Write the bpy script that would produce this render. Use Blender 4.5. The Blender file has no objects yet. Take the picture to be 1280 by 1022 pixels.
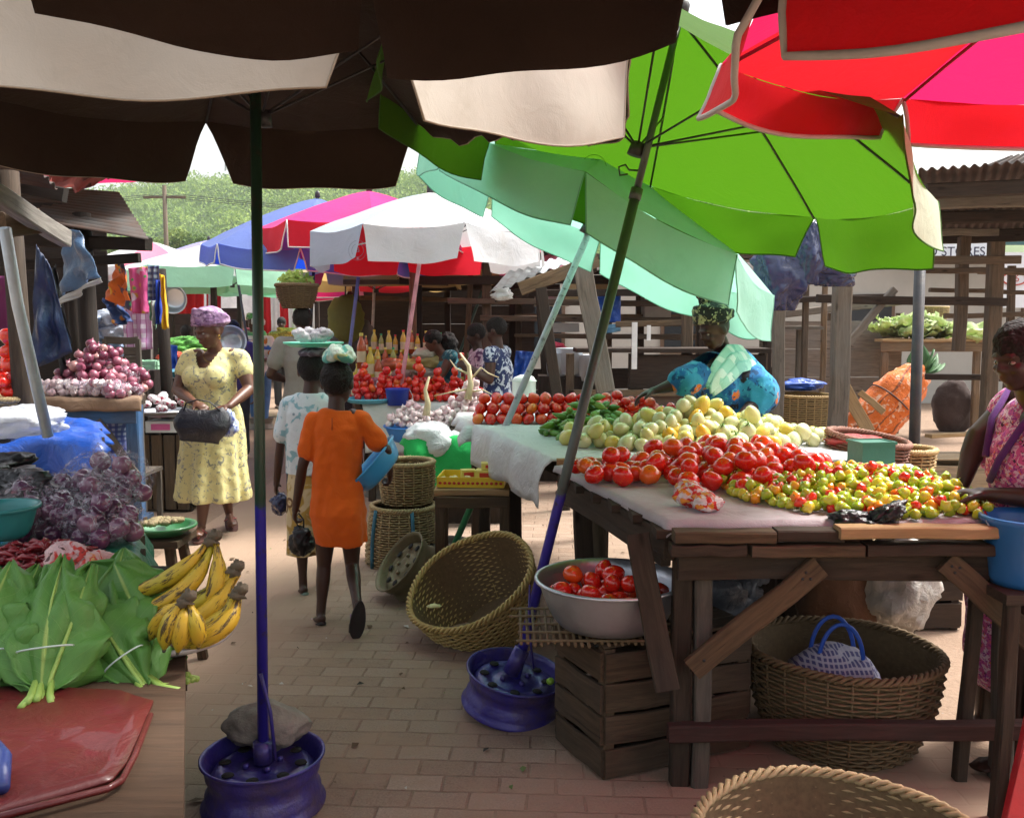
import bpy, bmesh, math, random
from mathutils import Vector, Matrix, Quaternion, noise
R = math.radians
sin, cos, pi = math.sin, math.cos, math.pi
scene = bpy.context.scene
COL = scene.collection
rnd = random.Random(7)

FPX, CX, CY, CAMH, PITCH = 1150.0, 640.0, 511.0, 1.5, math.atan(106 / 1150.0)
_f = Vector((0, cos(PITCH), -sin(PITCH)))
_u = Vector((0, sin(PITCH), cos(PITCH)))
def ray(u, v):
    return _f + Vector((1, 0, 0)) * ((u - CX) / FPX) + _u * ((CY - v) / FPX)
def D(u, v, y):
    d = ray(u, v); return Vector((0, 0, CAMH)) + d * (y / d.y)
def PX(u, y): return D(u, 405, y).x
def Z(u, v, z=0.0):
    d = ray(u, v); return Vector((0, 0, CAMH)) + d * ((z - CAMH) / d.z)

cam = bpy.data.cameras.new('camera'); camo = bpy.data.objects.new('camera', cam); COL.objects.link(camo)
camo.location = (0, 0, CAMH); camo.rotation_euler = (pi / 2 - PITCH, 0, 0)
cam.sensor_fit = 'HORIZONTAL'; cam.sensor_width = 36; cam.lens = 36 * FPX / 1280.0
cam.clip_start = 0.05; cam.clip_end = 2000
scene.camera = camo

MATS = {}
class N:
    """small node helper"""
    def __init__(s, name):
        s.m = bpy.data.materials.new(name); s.m.use_nodes = True
        s.t = s.m.node_tree; s.t.nodes.clear()
        s.out = s.n('ShaderNodeOutputMaterial')
    def n(s, typ, **kw):
        x = s.t.nodes.new(typ)
        for k, v in kw.items(): setattr(x, k, v)
        return x
    def l(s, a, b): s.t.links.new(a, b)
    def coord(s, scale=(1, 1, 1)):
        a = s.n('ShaderNodeAttribute', attribute_name='gc')
        mp = s.n('ShaderNodeMapping'); mp.inputs['Scale'].default_value = scale
        s.l(a.outputs['Vector'], mp.inputs['Vector']); return mp.outputs['Vector']
    def noise(s, vec, scale, detail=4, rough=.55, dist=0):
        x = s.n('ShaderNodeTexNoise'); x.inputs['Scale'].default_value = scale
        x.inputs['Detail'].default_value = detail; x.inputs['Roughness'].default_value = rough
        x.inputs['Distortion'].default_value = dist
        s.l(vec, x.inputs['Vector']); return x.outputs['Fac']
    def voro(s, vec, scale, feature='F1', out='Distance', rand=1):
        x = s.n('ShaderNodeTexVoronoi', feature=feature); x.inputs['Scale'].default_value = scale
        x.inputs['Randomness'].default_value = rand
        s.l(vec, x.inputs['Vector']); return x.outputs[out]
    def ramp(s, fac, stops, interp='LINEAR'):
        x = s.n('ShaderNodeValToRGB'); x.color_ramp.interpolation = interp
        e = x.color_ramp.elements
        while len(e) < len(stops): e.new(.5)
        for k, (p, c) in enumerate(stops):
            e[k].position = p
            e[k].color = (*c, 1) if isinstance(c, (tuple, list)) else (c, c, c, 1)
        s.l(fac, x.inputs['Fac']); return x.outputs['Color']
    def mix(s, fac, a, b, bt='MIX'):
        x = s.n('ShaderNodeMix', data_type='RGBA', blend_type=bt)
        for i, val in ((0, fac), (6, a), (7, b)):
            sock = x.inputs[i]
            if isinstance(val, (int, float)): sock.default_value = val if i == 0 else (val, val, val, 1)
            elif isinstance(val, (tuple, list)): sock.default_value = (*val, 1)
            else: s.l(val, sock)
        return x.outputs[2]
    def math(s, op, a, b=0.0, c=None):
        x = s.n('ShaderNodeMath', operation=op)
        for i, v in enumerate((a, b) if c is None else (a, b, c)):
            if isinstance(v, (int, float)): x.inputs[i].default_value = v
            else: s.l(v, x.inputs[i])
        return x.outputs[0]
    def bump(s, h, strength=.3, dist=.01):
        x = s.n('ShaderNodeBump'); x.inputs['Strength'].default_value = strength
        x.inputs['Distance'].default_value = dist; s.l(h, x.inputs['Height']); return x.outputs['Normal']
    def finish(s, color, rough=.7, metal=0, bump=None, trans=0, tcol=None, spec=.5, coat=0, sheen=0, alpha=None, sss=0, glass=0):
        p = s.n('ShaderNodeBsdfPrincipled')
        def put(k, v):
            if isinstance(v, (int, float)): p.inputs[k].default_value = v
            elif isinstance(v, (tuple, list)): p.inputs[k].default_value = (*v, 1)
            else: s.l(v, p.inputs[k])
        put('Base Color', color); put('Roughness', rough); put('Metallic', metal)
        put('Specular IOR Level', spec); put('Coat Weight', coat); put('Sheen Weight', sheen)
        if glass: put('Transmission Weight', glass)
        if sss:
            put('Subsurface Weight', sss); p.inputs['Subsurface Radius'].default_value = (.02, .008, .004)
            p.inputs['Subsurface Scale'].default_value = .3
        if alpha is not None: put('Alpha', alpha)
        if bump is not None: s.l(bump, p.inputs['Normal'])
        res = p.outputs[0]
        if trans:
            t = s.n('ShaderNodeBsdfTranslucent')
            v = tcol if tcol is not None else color
            if isinstance(v, (tuple, list)): t.inputs['Color'].default_value = (*v, 1)
            else: s.l(v, t.inputs['Color'])
            mx = s.n('ShaderNodeMixShader'); mx.inputs[0].default_value = trans
            s.l(res, mx.inputs[1]); s.l(t.outputs[0], mx.inputs[2]); res = mx.outputs[0]
        s.l(res, s.out.inputs['Surface']); return s.m

def dk(c, k): return tuple(min(1, x * k) for x in c)

def M_plain(name, c, rough=.6, var=.25, scale=8, bump=.15, bs=60, metal=0, trans=0, tcol=None, coat=0, dirt=0, dirtc=(.12, .08, .05), sheen=0, glass=0, spec=.5):
    if name in MATS: return MATS[name]
    s = N(name); v = s.coord()
    f = s.noise(v, scale)
    col = s.mix(f, dk(c, 1 - var), dk(c, 1 + var))
    if dirt:
        d = s.ramp(s.noise(v, scale * .6, 6, .7), [(.45, 0.0), (.7, 1.0)])
        col = s.mix(s.math('MULTIPLY', d, dirt), col, dirtc)
    b = s.bump(s.noise(v, bs, 3), bump) if bump else None
    m = s.finish(col, rough, metal, b, trans, tcol, coat=coat, sheen=sheen, glass=glass, spec=spec)
    MATS[name] = m; return m

def M_wood(name, c, var=.45, rough=.85, grey=.3):
    if name in MATS: return MATS[name]
    s = N(name); v = s.coord((2.2, 26, 26)); v2 = s.coord((1, 1, 1))
    g = s.noise(v, 1.6, 7, .65, 1.2)
    big = s.noise(v2, 3.5, 4)
    col = s.mix(s.ramp(g, [(.3, 0.0), (.7, 1.0)]), dk(c, 1 - var), dk(c, 1 + var * .8))
    gy = sum(c) / 3
    col = s.mix(s.math('MULTIPLY', s.ramp(big, [(.4, 0.0), (.65, 1.0)]), grey), col, (gy * 1.2, gy * 1.12, gy))
    cr = s.ramp(s.noise(s.coord((.8, 40, 40)), 1.5, 5, .8, .5), [(.30, 0.0), (.38, 1.0)])
    col = s.mix(cr, dk(c, .18), col)
    kn = s.ramp(s.voro(s.coord((3, 9, 9)), 1.0), [(.05, 0.0), (.12, 1.0)])
    col = s.mix(kn, dk(c, .35), col)
    m = s.finish(col, rough, 0, s.bump(g, .5, .006), spec=.25)
    MATS[name] = m; return m

def M_rand(name, stops, rough=.3, coat=0, scale=14, mott=.25, bump=.05, trans=0, blotch=None, dots=None):
    """colour picked from stops by the object's own random number"""
    if name in MATS: return MATS[name]
    s = N(name); oi = s.n('ShaderNodeObjectInfo')
    at = s.n('ShaderNodeAttribute', attribute_name='rv')
    rr = s.math('FRACT', s.math('ADD', oi.outputs['Random'], at.outputs['Fac']))
    col = s.ramp(rr, stops)
    v = s.coord()
    f = s.noise(v, scale, 3)
    col = s.mix(1.0, col, s.mix(f, 1 - mott, 1 + mott), 'MULTIPLY')
    if blotch:
        mk = s.ramp(s.noise(v, blotch[1], 3), [(blotch[2], 0.0), (blotch[2] + .12, 1.0)])
        col = s.mix(s.math('MULTIPLY', mk, .8), col, blotch[0])
    m = s.finish(col, rough, 0, s.bump(f, bump), trans, coat=coat, sss=0)
    MATS[name] = m; return m

def M_fabric(name, c, trans=.35, tcol=None, stain=.35, stainc=None, var=.12, rough=.9, wr=.6):
    if name in MATS: return MATS[name]
    s = N(name); v = s.coord()
    f = s.noise(v, 3, 5)
    col = s.mix(f, dk(c, 1 - var), dk(c, 1 + var))
    st = s.ramp(s.noise(v, 5.0, 7, .7, .6), [(.48, 0.0), (.72, 1.0)])
    col = s.mix(s.math('MULTIPLY', st, stain), col, stainc or dk(c, .45))
    weave = s.noise(s.coord((1, 1, 1)), 260, 1)
    wrk = s.noise(v, 9, 5, .6, 1.2)
    h = s.math('ADD', s.math('MULTIPLY', wrk, 1.0), s.math('MULTIPLY', weave, .12))
    m = s.finish(col, rough, 0, s.bump(h, wr, .012), trans, tcol, sheen=.1, spec=.2)
    MATS[name] = m; return m

def M_plastic(name, c, trans=.2, rough=.28, wr=.9, scale=14, var=.2, coat=.2):
    if name in MATS: return MATS[name]
    s = N(name); v = s.coord()
    f = s.noise(v, scale, 6, .6, 1.5)
    col = s.mix(f, dk(c, 1 - var), dk(c, 1 + var))
    m = s.finish(col, rough, 0, s.bump(f, wr, .02), trans, coat=coat)
    MATS[name] = m; return m

def M_print(name, ground, layers, rough=.85, trans=0, wr=.35, sheen=.1):
    """cloth with a woven or printed pattern: layers = (kind, scale, lo, hi, colour)"""
    if name in MATS: return MATS[name]
    s = N(name); v = s.coord()
    col = s.mix(s.noise(v, 4, 4), dk(ground, .88), dk(ground, 1.1))
    for kind, sc, lo, hi, c in layers:
        if kind == 'spot': f = s.ramp(s.voro(v, sc), [(lo, 1.0), (hi, 0.0)])
        elif kind == 'ring':
            x = s.voro(v, sc); f = s.ramp(x, [(lo - .03, 0.0), (lo, 1.0), (hi, 1.0), (hi + .03, 0.0)])
        elif kind == 'noise': f = s.ramp(s.noise(v, sc, 3, .5, .8), [(lo, 0.0), (hi, 1.0)])
        elif kind == 'crescent':
            a = s.voro(v, sc)
            v2 = s.n('ShaderNodeVectorMath', operation='ADD'); s.l(v, v2.inputs[0]); v2.inputs[1].default_value = (lo, lo * .5, lo * 1.2)
            b = s.voro(v2.outputs[0], sc)
            f = s.math('MULTIPLY', s.ramp(a, [(hi, 1.0), (hi + .04, 0.0)]), s.ramp(b, [(hi, 0.0), (hi + .04, 1.0)]))
        elif kind in ('sx', 'sy', 'sz'):
            sp = s.n('ShaderNodeSeparateXYZ'); s.l(v, sp.inputs[0])
            q = s.math('FRACT', s.math('MULTIPLY', sp.outputs['sx sy sz'.split().index(kind)], sc))
            f = s.ramp(q, [(lo, 0.0), (lo + .01, 1.0), (hi, 1.0), (hi + .01, 0.0)])
            f = s.math('MULTIPLY', f, .85)
        elif kind == 'cell':
            cc = s.voro(v, sc, out='Color')
            sp = s.n('ShaderNodeSeparateColor'); s.l(cc, sp.inputs[0])
            f = s.ramp(sp.outputs[0], [(lo, 0.0), (lo + .02, 1.0), (hi, 1.0), (min(1, hi + .02), 0.0)])
        col = s.mix(f, col, c)
    wrk = s.noise(v, 16, 5, .6, 1.0)
    m = s.finish(col, rough, 0, s.bump(wrk, wr, .015), trans, sheen=sheen, spec=.2)
    MATS[name] = m; return m

def basis(d, up=None):
    d = d.normalized()
    up = Vector(up) if up else (Vector((0, 0, 1)) if abs(d.z) < .93 else Vector((0, 1, 0)))
    x = up.cross(d)
    if x.length < 1e-5: x = Vector((1, 0, 0)).cross(d)
    x.normalize(); y = d.cross(x).normalized()
    return x, y, d

class MB:
    def __init__(s): s.v = []; s.f = []; s.mi = []; s.g = []; s.sm = []; s.off = Vector((0, 0, 0))
    def add(s, vs, fs, mi=0, gc=None, smooth=True):
        b = len(s.v); s.v += [Vector(p) for p in vs]
        s.g += [Vector(p) for p in (gc if gc else vs)]
        for f in fs: s.f.append([b + i for i in f]); s.mi.append(mi); s.sm.append(smooth)
        return s
    def box(s, c, sz, rot=None, mi=0, bev=.0, jit=0):
        sx, sy, sz_ = [k / 2 for k in sz]; c = Vector(c)
        vs = [Vector((x * sx, y * sy, z * sz_)) for x in (-1, 1) for y in (-1, 1) for z in (-1, 1)]
        o = Vector((rnd.random() * 9, rnd.random() * 9, rnd.random() * 9))
        L = max(range(3), key=lambda i: sz[i])
        g = [Vector((p[L], p[(L + 1) % 3], p[(L + 2) % 3])) + o for p in vs]
        if jit: vs = [p + Vector([rnd.uniform(-jit, jit) for _ in range(3)]) for p in vs]
        if rot is not None: vs = [rot @ p for p in vs]
        vs = [p + c for p in vs]
        return s.add(vs, [(0, 1, 3, 2), (4, 6, 7, 5), (0, 4, 5, 1), (2, 3, 7, 6), (0, 2, 6, 4), (1, 5, 7, 3)], mi, g, False)
    def beam(s, a, b, w=.06, h=.04, up=None, mi=0, warp=.004, seg=4, roll=0):
        """rough sawn board or pole of rectangular section between two points"""
        a = Vector(a); b = Vector(b); x, y, d = basis(b - a, up)
        if roll:
            q = Quaternion(d, roll); x = q @ x; y = q @ y
        L = (b - a).length; o = Vector([rnd.random() * 9 for _ in range(3)])
        vs = []; g = []; c = min(w, h) * .12
        sec = [(-w / 2 + c, -h / 2), (w / 2 - c, -h / 2), (w / 2, -h / 2 + c), (w / 2, h / 2 - c), (w / 2 - c, h / 2), (-w / 2 + c, h / 2), (-w / 2, h / 2 - c), (-w / 2, -h / 2 + c)]
        for i in range(seg + 1):
            t = i / seg; p = a + d * (L * t) + x * rnd.uniform(-warp, warp) + y * rnd.uniform(-warp, warp)
            for (px, py) in sec:
                j = rnd.uniform(-warp, warp) * .35
                vs.append(p + x * (px + j) + y * (py + j)); g.append(Vector((L * t, px, py)) + o)
        fs = [tuple(range(7, -1, -1)), tuple(range(seg * 8, seg * 8 + 8))]
        for i in range(seg):
            for k in range(8):
                fs.append((i * 8 + k, i * 8 + (k + 1) % 8, i * 8 + 8 + (k + 1) % 8, i * 8 + 8 + k))
        return s.add(vs, fs, mi, g, False)
    def tube(s, pts, r, n=8, mi=0, cap=True, smooth=True, closed=False, ell=1.0, up=None):
        pts = [Vector(p) for p in pts]; m = len(pts)
        rs = r if isinstance(r, (list, tuple)) else [r] * m
        vs = []; g = []; px = None; L = 0; o = rnd.random() * 5
        for i, p in enumerate(pts):
            if closed: d = pts[(i + 1) % m] - pts[i - 1]
            else: d = pts[min(i + 1, m - 1)] - pts[max(i - 1, 0)]
            x, y, d = basis(d, up)
            if px is not None and not up:
                x = (px - d * px.dot(d)); x = x.normalized() if x.length > 1e-6 else basis(d)[0]; y = d.cross(x)
            px = x
            if i: L += (p - pts[i - 1]).length
            for k in range(n):
                a = 2 * pi * k / n
                vs.append(p + (x * cos(a) + y * sin(a) * ell) * rs[i]); g.append(Vector((L + o, cos(a) * rs[i], sin(a) * rs[i])))
        fs = []
        for i in range(m if closed else m - 1):
            j = (i + 1) % m
            for k in range(n): fs.append((i * n + k, i * n + (k + 1) % n, j * n + (k + 1) % n, j * n + k))
        if cap and not closed: fs += [tuple(range(n - 1, -1, -1)), tuple(range((m - 1) * n, m * n))]
        return s.add(vs, fs, mi, g, smooth)
    def lathe(s, prof, n=32, mi=0, mat=None, lobes=0, amp=0, cap=True, smooth=True, wob=None):
        vs = []; fs = []; m = len(prof)
        for (r, z) in prof:
            for k in range(n):
                a = 2 * pi * k / n; q = r * (1 + (amp * cos(lobes * a) if lobes else 0) + (wob(a, z) if wob else 0))
                vs.append(Vector((q * cos(a), q * sin(a), z)))
        for i in range(m - 1):
            for k in range(n): fs.append((i * n + k, i * n + (k + 1) % n, (i + 1) * n + (k + 1) % n, (i + 1) * n + k))
        if cap:
            if prof[0][0] > 1e-4: fs.append(tuple(range(n - 1, -1, -1)))
            if prof[-1][0] > 1e-4: fs.append(tuple(range((m - 1) * n, m * n)))
        g = [v.copy() for v in vs]
        if mat is not None: vs = [mat @ v for v in vs]
        return s.add(vs, fs, mi, g, smooth)
    def ball(s, c, r, n=12, m=8, mi=0, rot=None, amp=0, fq=6, seed=0):
        c = Vector(c); r = Vector(r) if not isinstance(r, (int, float)) else Vector((r, r, r))
        vs = []; fs = []; g = []
        for i in range(m + 1):
            t = pi * i / m
            for k in range(n):
                a = 2 * pi * k / n; d = Vector((sin(t) * cos(a), sin(t) * sin(a), -cos(t)))
                q = 1 + (amp * noise.noise(d * fq * .5 + Vector((seed, seed * 2.3, 1))) if amp else 0)
                p = Vector((d.x * r.x, d.y * r.y, d.z * r.z)) * q
                g.append(p.copy())
                if rot is not None: p = rot @ p
                vs.append(c + p)
        for i in range(m):
            for k in range(n): fs.append((i * n + k, i * n + (k + 1) % n, (i + 1) * n + (k + 1) % n, (i + 1) * n + k))
        return s.add(vs, fs, mi, g)
    def grid(s, fn, nu, nv, mi=0, smooth=True, gs=None):
        vs = [Vector(fn(i / nu, j / nv)) for j in range(nv + 1) for i in range(nu + 1)]
        fs = [(j * (nu + 1) + i, j * (nu + 1) + i + 1, (j + 1) * (nu + 1) + i + 1, (j + 1) * (nu + 1) + i) for j in range(nv) for i in range(nu)]
        g = [Vector((i / nu * gs[0], j / nv * gs[1], 0)) for j in range(nv + 1) for i in range(nu + 1)] if gs else None
        return s.add(vs, fs, mi, g, smooth)
    def prism(s, poly, h, mi=0, up=Vector((0, 0, 1)), smooth=False):
        """closed outline (3-D points) extruded along up by h"""
        n = len(poly); p = [Vector(q) for q in poly]
        return s.add(p + [q + up * h for q in p], [tuple(range(n - 1, -1, -1)), tuple(range(n, 2 * n))] + [(i, (i + 1) % n, n + (i + 1) % n, n + i) for i in range(n)], mi, None, smooth)
    def xf(s, M, start=0):
        for i in range(start, len(s.v)): s.v[i] = M @ s.v[i]
        return s
    def noise(s, amp, fq, start=0, seed=0, dirs=None):
        for i in range(start, len(s.v)):
            q = noise.noise_vector(s.v[i] * fq + Vector((seed, 0, 0)))
            s.v[i] = s.v[i] + (Vector((q.x * dirs[0], q.y * dirs[1], q.z * dirs[2])) if dirs else q) * amp
        return s
    def mesh(s, name, mats, merge=False):
        me = bpy.data.meshes.new(name)
        me.from_pydata([tuple(v) for v in s.v], [], s.f)
        if not isinstance(mats, (list, tuple)): mats = [mats]
        for m in mats: me.materials.append(m)
        me.polygons.foreach_set('material_index', s.mi); me.polygons.foreach_set('use_smooth', s.sm)
        a = me.attributes.new('gc', 'FLOAT_VECTOR', 'POINT')
        a.data.foreach_set('vector', [c for v in s.g for c in v])
        me.validate(); me.update(); return me
    def build(s, name, mats, parent=None, loc=None, solid=0):
        me = s.mesh(name, mats); o = bpy.data.objects.new(name, me); COL.objects.link(o)
        if loc is not None: o.location = loc
        if parent is not None: o.parent = parent
        if solid:
            md = o.modifiers.new('thickness', 'SOLIDIFY'); md.thickness = solid; md.offset = 0
        return o

def tag(o, label=None, cat=None, group=None, kind=None):
    if label: o['label'] = label
    if cat: o['category'] = cat
    if group: o['group'] = group
    if kind: o['kind'] = kind
    return o
def thing(name, label, cat, loc=(0, 0, 0), rz=0, group=None, rot=None):
    o = bpy.data.objects.new(name, None); COL.objects.link(o); o.empty_display_size = .1
    o.location = loc; o.rotation_euler = rot if rot else (0, 0, rz)
    return tag(o, label, cat, group)
def kids(o): return [c for c in bpy.data.objects if c.parent == o]
def put(me, name, loc, rot=(0, 0, 0), sc=1, parent=None):
    o = bpy.data.objects.new(name, me); COL.objects.link(o); o.location = loc; o.rotation_euler = rot
    o.scale = (sc, sc, sc) if isinstance(sc, (int, float)) else sc
    if parent: o.parent = parent
    return o
def copy_thing(o, ch, loc, rz, label=None):
    c = o.copy(); COL.objects.link(c); c.location = loc; c.rotation_euler = rz if not isinstance(rz, (int, float)) else (0, 0, rz)
    if label: c['label'] = label
    for k in ch:
        d = k.copy(); COL.objects.link(d); d.parent = c
    return c

def remeshed(mb, name, mats, voxel, parent=None, smooth=6, fold=None, cut=None, loc=None):
    """join the overlapping closed pieces of mb into one continuous surface"""
    me = mb.mesh('tmp', mats); o = bpy.data.objects.new('tmp', me); COL.objects.link(o)
    md = o.modifiers.new('r', 'REMESH'); md.mode = 'VOXEL'; md.voxel_size = voxel; md.use_smooth_shade = True
    if smooth:
        ms = o.modifiers.new('s', 'SMOOTH'); ms.factor = .5; ms.iterations = smooth
    dg = bpy.context.evaluated_depsgraph_get(); dg.update()
    ev = o.evaluated_get(dg); m2 = bpy.data.meshes.new_from_object(ev, depsgraph=dg)
    bpy.data.objects.remove(o); bpy.data.meshes.remove(me)
    if fold:
        m2.update()
        nm = [v.normal.copy() for v in m2.vertices]
        for v, n_ in zip(m2.vertices, nm): v.co = v.co + n_ * fold(v.co.copy(), n_)
    if cut:
        bm = bmesh.new(); bm.from_mesh(m2)
        bmesh.ops.delete(bm, geom=[f for f in bm.faces if cut(f.calc_center_median(), f.normal)], context='FACES')
        bm.to_mesh(m2); bm.free()
    if 'gc' in m2.attributes: m2.attributes.remove(m2.attributes['gc'])
    a = m2.attributes.new('gc', 'FLOAT_VECTOR', 'POINT')
    a.data.foreach_set('vector', [c for v in m2.vertices for c in v.co])
    for p in m2.polygons: p.use_smooth = True
    m2.materials.clear()
    for m in (mats if isinstance(mats, (list, tuple)) else [mats]): m2.materials.append(m)
    m2.name = name
    ob = bpy.data.objects.new(name, m2); COL.objects.link(ob)
    if parent is not None: ob.parent = parent
    if loc is not None: ob.location = loc
    return ob
SUN_EL, SUN_AZ = R(58), R(65)           # azimuth measured from +Y (away from the camera) towards +X
w = bpy.data.worlds.new('World'); scene.world = w; w.use_nodes = True
nt = w.node_tree; nt.nodes.clear()
sky = nt.nodes.new('ShaderNodeTexSky'); sky.sky_type = 'NISHITA'; sky.sun_disc = False
sky.sun_elevation = SUN_EL; sky.sun_rotation = SUN_AZ; sky.dust_density = 6; sky.air_density = 1.6; sky.ozone_density = .6
hs = nt.nodes.new('ShaderNodeHueSaturation'); hs.inputs['Saturation'].default_value = .3; hs.inputs['Value'].default_value = 1.0
bg = nt.nodes.new('ShaderNodeBackground'); bg.inputs['Strength'].default_value = .15
ow = nt.nodes.new('ShaderNodeOutputWorld')
nt.links.new(sky.outputs[0], hs.inputs['Color']); nt.links.new(hs.outputs[0], bg.inputs['Color']); nt.links.new(bg.outputs[0], ow.inputs['Surface'])
sl = bpy.data.lights.new('sun', 'SUN'); sl.energy = 2.4; sl.angle = R(14); sl.color = (1, .96, .9)
so = bpy.data.objects.new('sun', sl); COL.objects.link(so)
sd = Vector((sin(SUN_AZ) * cos(SUN_EL), cos(SUN_AZ) * cos(SUN_EL), sin(SUN_EL)))
so.rotation_euler = sd.to_track_quat('Z', 'Y').to_euler(); so.location = (3, 3, 20)
scene.view_settings.view_transform = 'Standard'; scene.view_settings.look = 'None'
scene.view_settings.exposure = 1.3; scene.view_settings.gamma = 1
scene.render.engine = 'CYCLES'
scene.cycles.use_denoising = True
try: scene.cycles.denoiser = 'OPENIMAGEDENOISE'
except Exception: pass
scene.cycles.max_bounces = 6; scene.cycles.diffuse_bounces = 3; scene.cycles.glossy_bounces = 2
scene.cycles.transmission_bounces = 4; scene.cycles.transparent_max_bounces = 6
scene.cycles.caustics_reflective = False; scene.cycles.caustics_refractive = False
scene.cycles.sample_clamp_indirect = 4

def m_ground():
    s = N('packed_dirt'); v = s.coord()
    a = s.noise(v, 1.3, 6, .6); b = s.noise(v, 18, 6, .7)
    col = s.mix(a, (.19, .125, .085), (.30, .215, .155)); col = s.mix(s.math('MULTIPLY', s.ramp(b, [(.35, 0.0), (.75, 1.0)]), .5), col, (.33, .235, .17))
    peb = s.ramp(s.voro(v, 42), [(.1, 1.0), (.2, 0.0)]); pm = s.ramp(s.noise(v, 7, 3), [(.5, 0.0), (.6, 1.0)])
    col = s.mix(s.math('MULTIPLY', peb, pm), col, (.30, .26, .22))
    return s.finish(col, .95, 0, s.bump(b, .6, .02), spec=.15)
def m_pavers():
    s = N('worn_pavers'); a = s.n('ShaderNodeAttribute', attribute_name='gc'); mp = s.n('ShaderNodeMapping')
    mp.inputs['Rotation'].default_value = (0, 0, R(3)); s.l(a.outputs['Vector'], mp.inputs['Vector'])
    v = mp.outputs['Vector']
    wob = s.n('ShaderNodeTexNoise'); wob.inputs['Scale'].default_value = 9; s.l(v, wob.inputs['Vector'])
    ad = s.n('ShaderNodeVectorMath', operation='MULTIPLY_ADD'); s.l(wob.outputs['Color'], ad.inputs[0]); ad.inputs[1].default_value = (.014, .014, 0); s.l(v, ad.inputs[2])
    br = s.n('ShaderNodeTexBrick'); br.offset = .5
    br.inputs['Scale'].default_value = 1; br.inputs['Brick Width'].default_value = .185; br.inputs['Row Height'].default_value = .105
    br.inputs['Mortar Size'].default_value = .0055; br.inputs['Mortar Smooth'].default_value = .5; br.inputs['Bias'].default_value = 0
    br.inputs['Color1'].default_value = (.24, .165, .12, 1); br.inputs['Color2'].default_value = (.36, .275, .215, 1); br.inputs['Mortar'].default_value = (.20, .13, .095, 1)
    s.l(ad.outputs[0], br.inputs['Vector'])
    b = s.noise(v, 22, 6, .7); big = s.noise(v, 1.2, 5, .65)
    grit = s.ramp(s.noise(v, 130, 3, .7), [(.3, .72), (.7, 1.25)])
    col = s.mix(1.0, br.outputs['Color'], grit, 'MULTIPLY')
    col = s.mix(s.math('MULTIPLY', s.ramp(b, [(.4, 0.0), (.7, 1.0)]), .45), col, (.34, .27, .215))
    dirt = s.ramp(s.noise(v, 2.6, 9, .78, .5), [(.40, 0.0), (.60, 1.0)])
    sp = s.n('ShaderNodeSeparateXYZ'); s.l(v, sp.inputs[0])
    far = s.ramp(s.math('DIVIDE', sp.outputs[1], 8.0), [(.40, 0.0), (.95, .55)])
    side = s.ramp(s.math('ABSOLUTE', s.math('ADD', sp.outputs[0], .42)), [(.55, 0.0), (1.15, 1.0)])
    f = s.math('MAXIMUM', s.math('MULTIPLY', dirt, .86), s.math('MAXIMUM', far, side))
    dcol = s.mix(big, (.25, .16, .11), (.40, .29, .21))
    col = s.mix(f, col, dcol)
    spots = s.ramp(s.voro(v, 9), [(.03, 1.0), (.05, 0.0)])
    col = s.mix(s.math('MULTIPLY', spots, .5), col, (.06, .045, .035))
    hgt = s.math('ADD', s.math('MULTIPLY', br.outputs['Fac'], -.8), s.math('MULTIPLY', b, .7))
    hgt = s.math('MULTIPLY', hgt, s.math('SUBTRACT', 1.15, f))
    return s.finish(col, .85, 0, s.bump(hgt, .7, .012), spec=.25)
m = MB()
m.grid(lambda a, b: ((a - .5) * 690, b * 350 - 50, -.004 if b * 900 - 60 < 60 else -.004), 40, 60)
tag(m.build('ground', m_ground()), kind='structure')
m = MB()
m.grid(lambda a, b: (-2.3 + a * 3.9, -1 + b * 26, .0), 6, 30)
tag(m.build('path', m_pavers()), kind='structure')

g = random.Random(77); m = MB()
for k in range(240):
    y = 2.2 + 9 * g.random() ** 1.5; x = g.uniform(-1.9, 1.4); a = g.random() * 6; r_ = g.uniform(.004, .02) * (1 if g.random() < .8 else 1.8); c, s_ = cos(a) * r_, sin(a) * r_
    m.add([(x - c, y - s_, .006), (x + s_ * .6, y - c * .6, .010 + g.random() * .006), (x + c, y + s_, .006), (x - s_ * .5, y + c * .5, .008)], [(0, 1, 2, 3)], g.choice((0, 0, 1, 2, 3)))
tag(m.build('litter', [M_plain('litter_brown', (.10, .06, .03), .9), M_plain('litter_green', (.10, .16, .04), .8), M_plain('litter_pale', (.5, .47, .42), .8), M_plain('litter_dark', (.03, .025, .02), .9)]), 'dry leaf scraps and bits of rubbish scattered over the paving', 'litter', kind='stuff')
def hill_h(x, y):
    t = max(0, min(1, (y - 120) / 150)); t = t * t * (3 - 2 * t)
    e = 38 + 6 * noise.noise(Vector((x * .012, 3, 0))) + 2.2 * noise.noise(Vector((x * .05, 8, 0)))
    k = min(1, max(.2, 1 + (x + 62) / 240)) if x < -62 else 1
    return t * e * k * 1.06
hm = MB()
hm.grid(lambda a, b: (-340 + a * 680, 100 + b * 240, hill_h(-340 + a * 680, 100 + b * 240) - .5), 90, 40)
tag(hm.build('hill', M_plain('hill_scrub', (.11, .16, .045), .95, .4, .05, .3, .6)), kind='structure')
def m_leaf(name, a, b, c, trans=.3):
    s = N(name); at = s.n('ShaderNodeAttribute', attribute_name='rv')
    v = s.coord(); col = s.ramp(at.outputs['Fac'], [(0, a), (.5, b), (1, c)])
    col = s.mix(1.0, col, s.mix(s.noise(v, 1.2, 3), .75, 1.25), 'MULTIPLY')
    return s.finish(col, .7, 0, None, trans, spec=.2)
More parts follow.
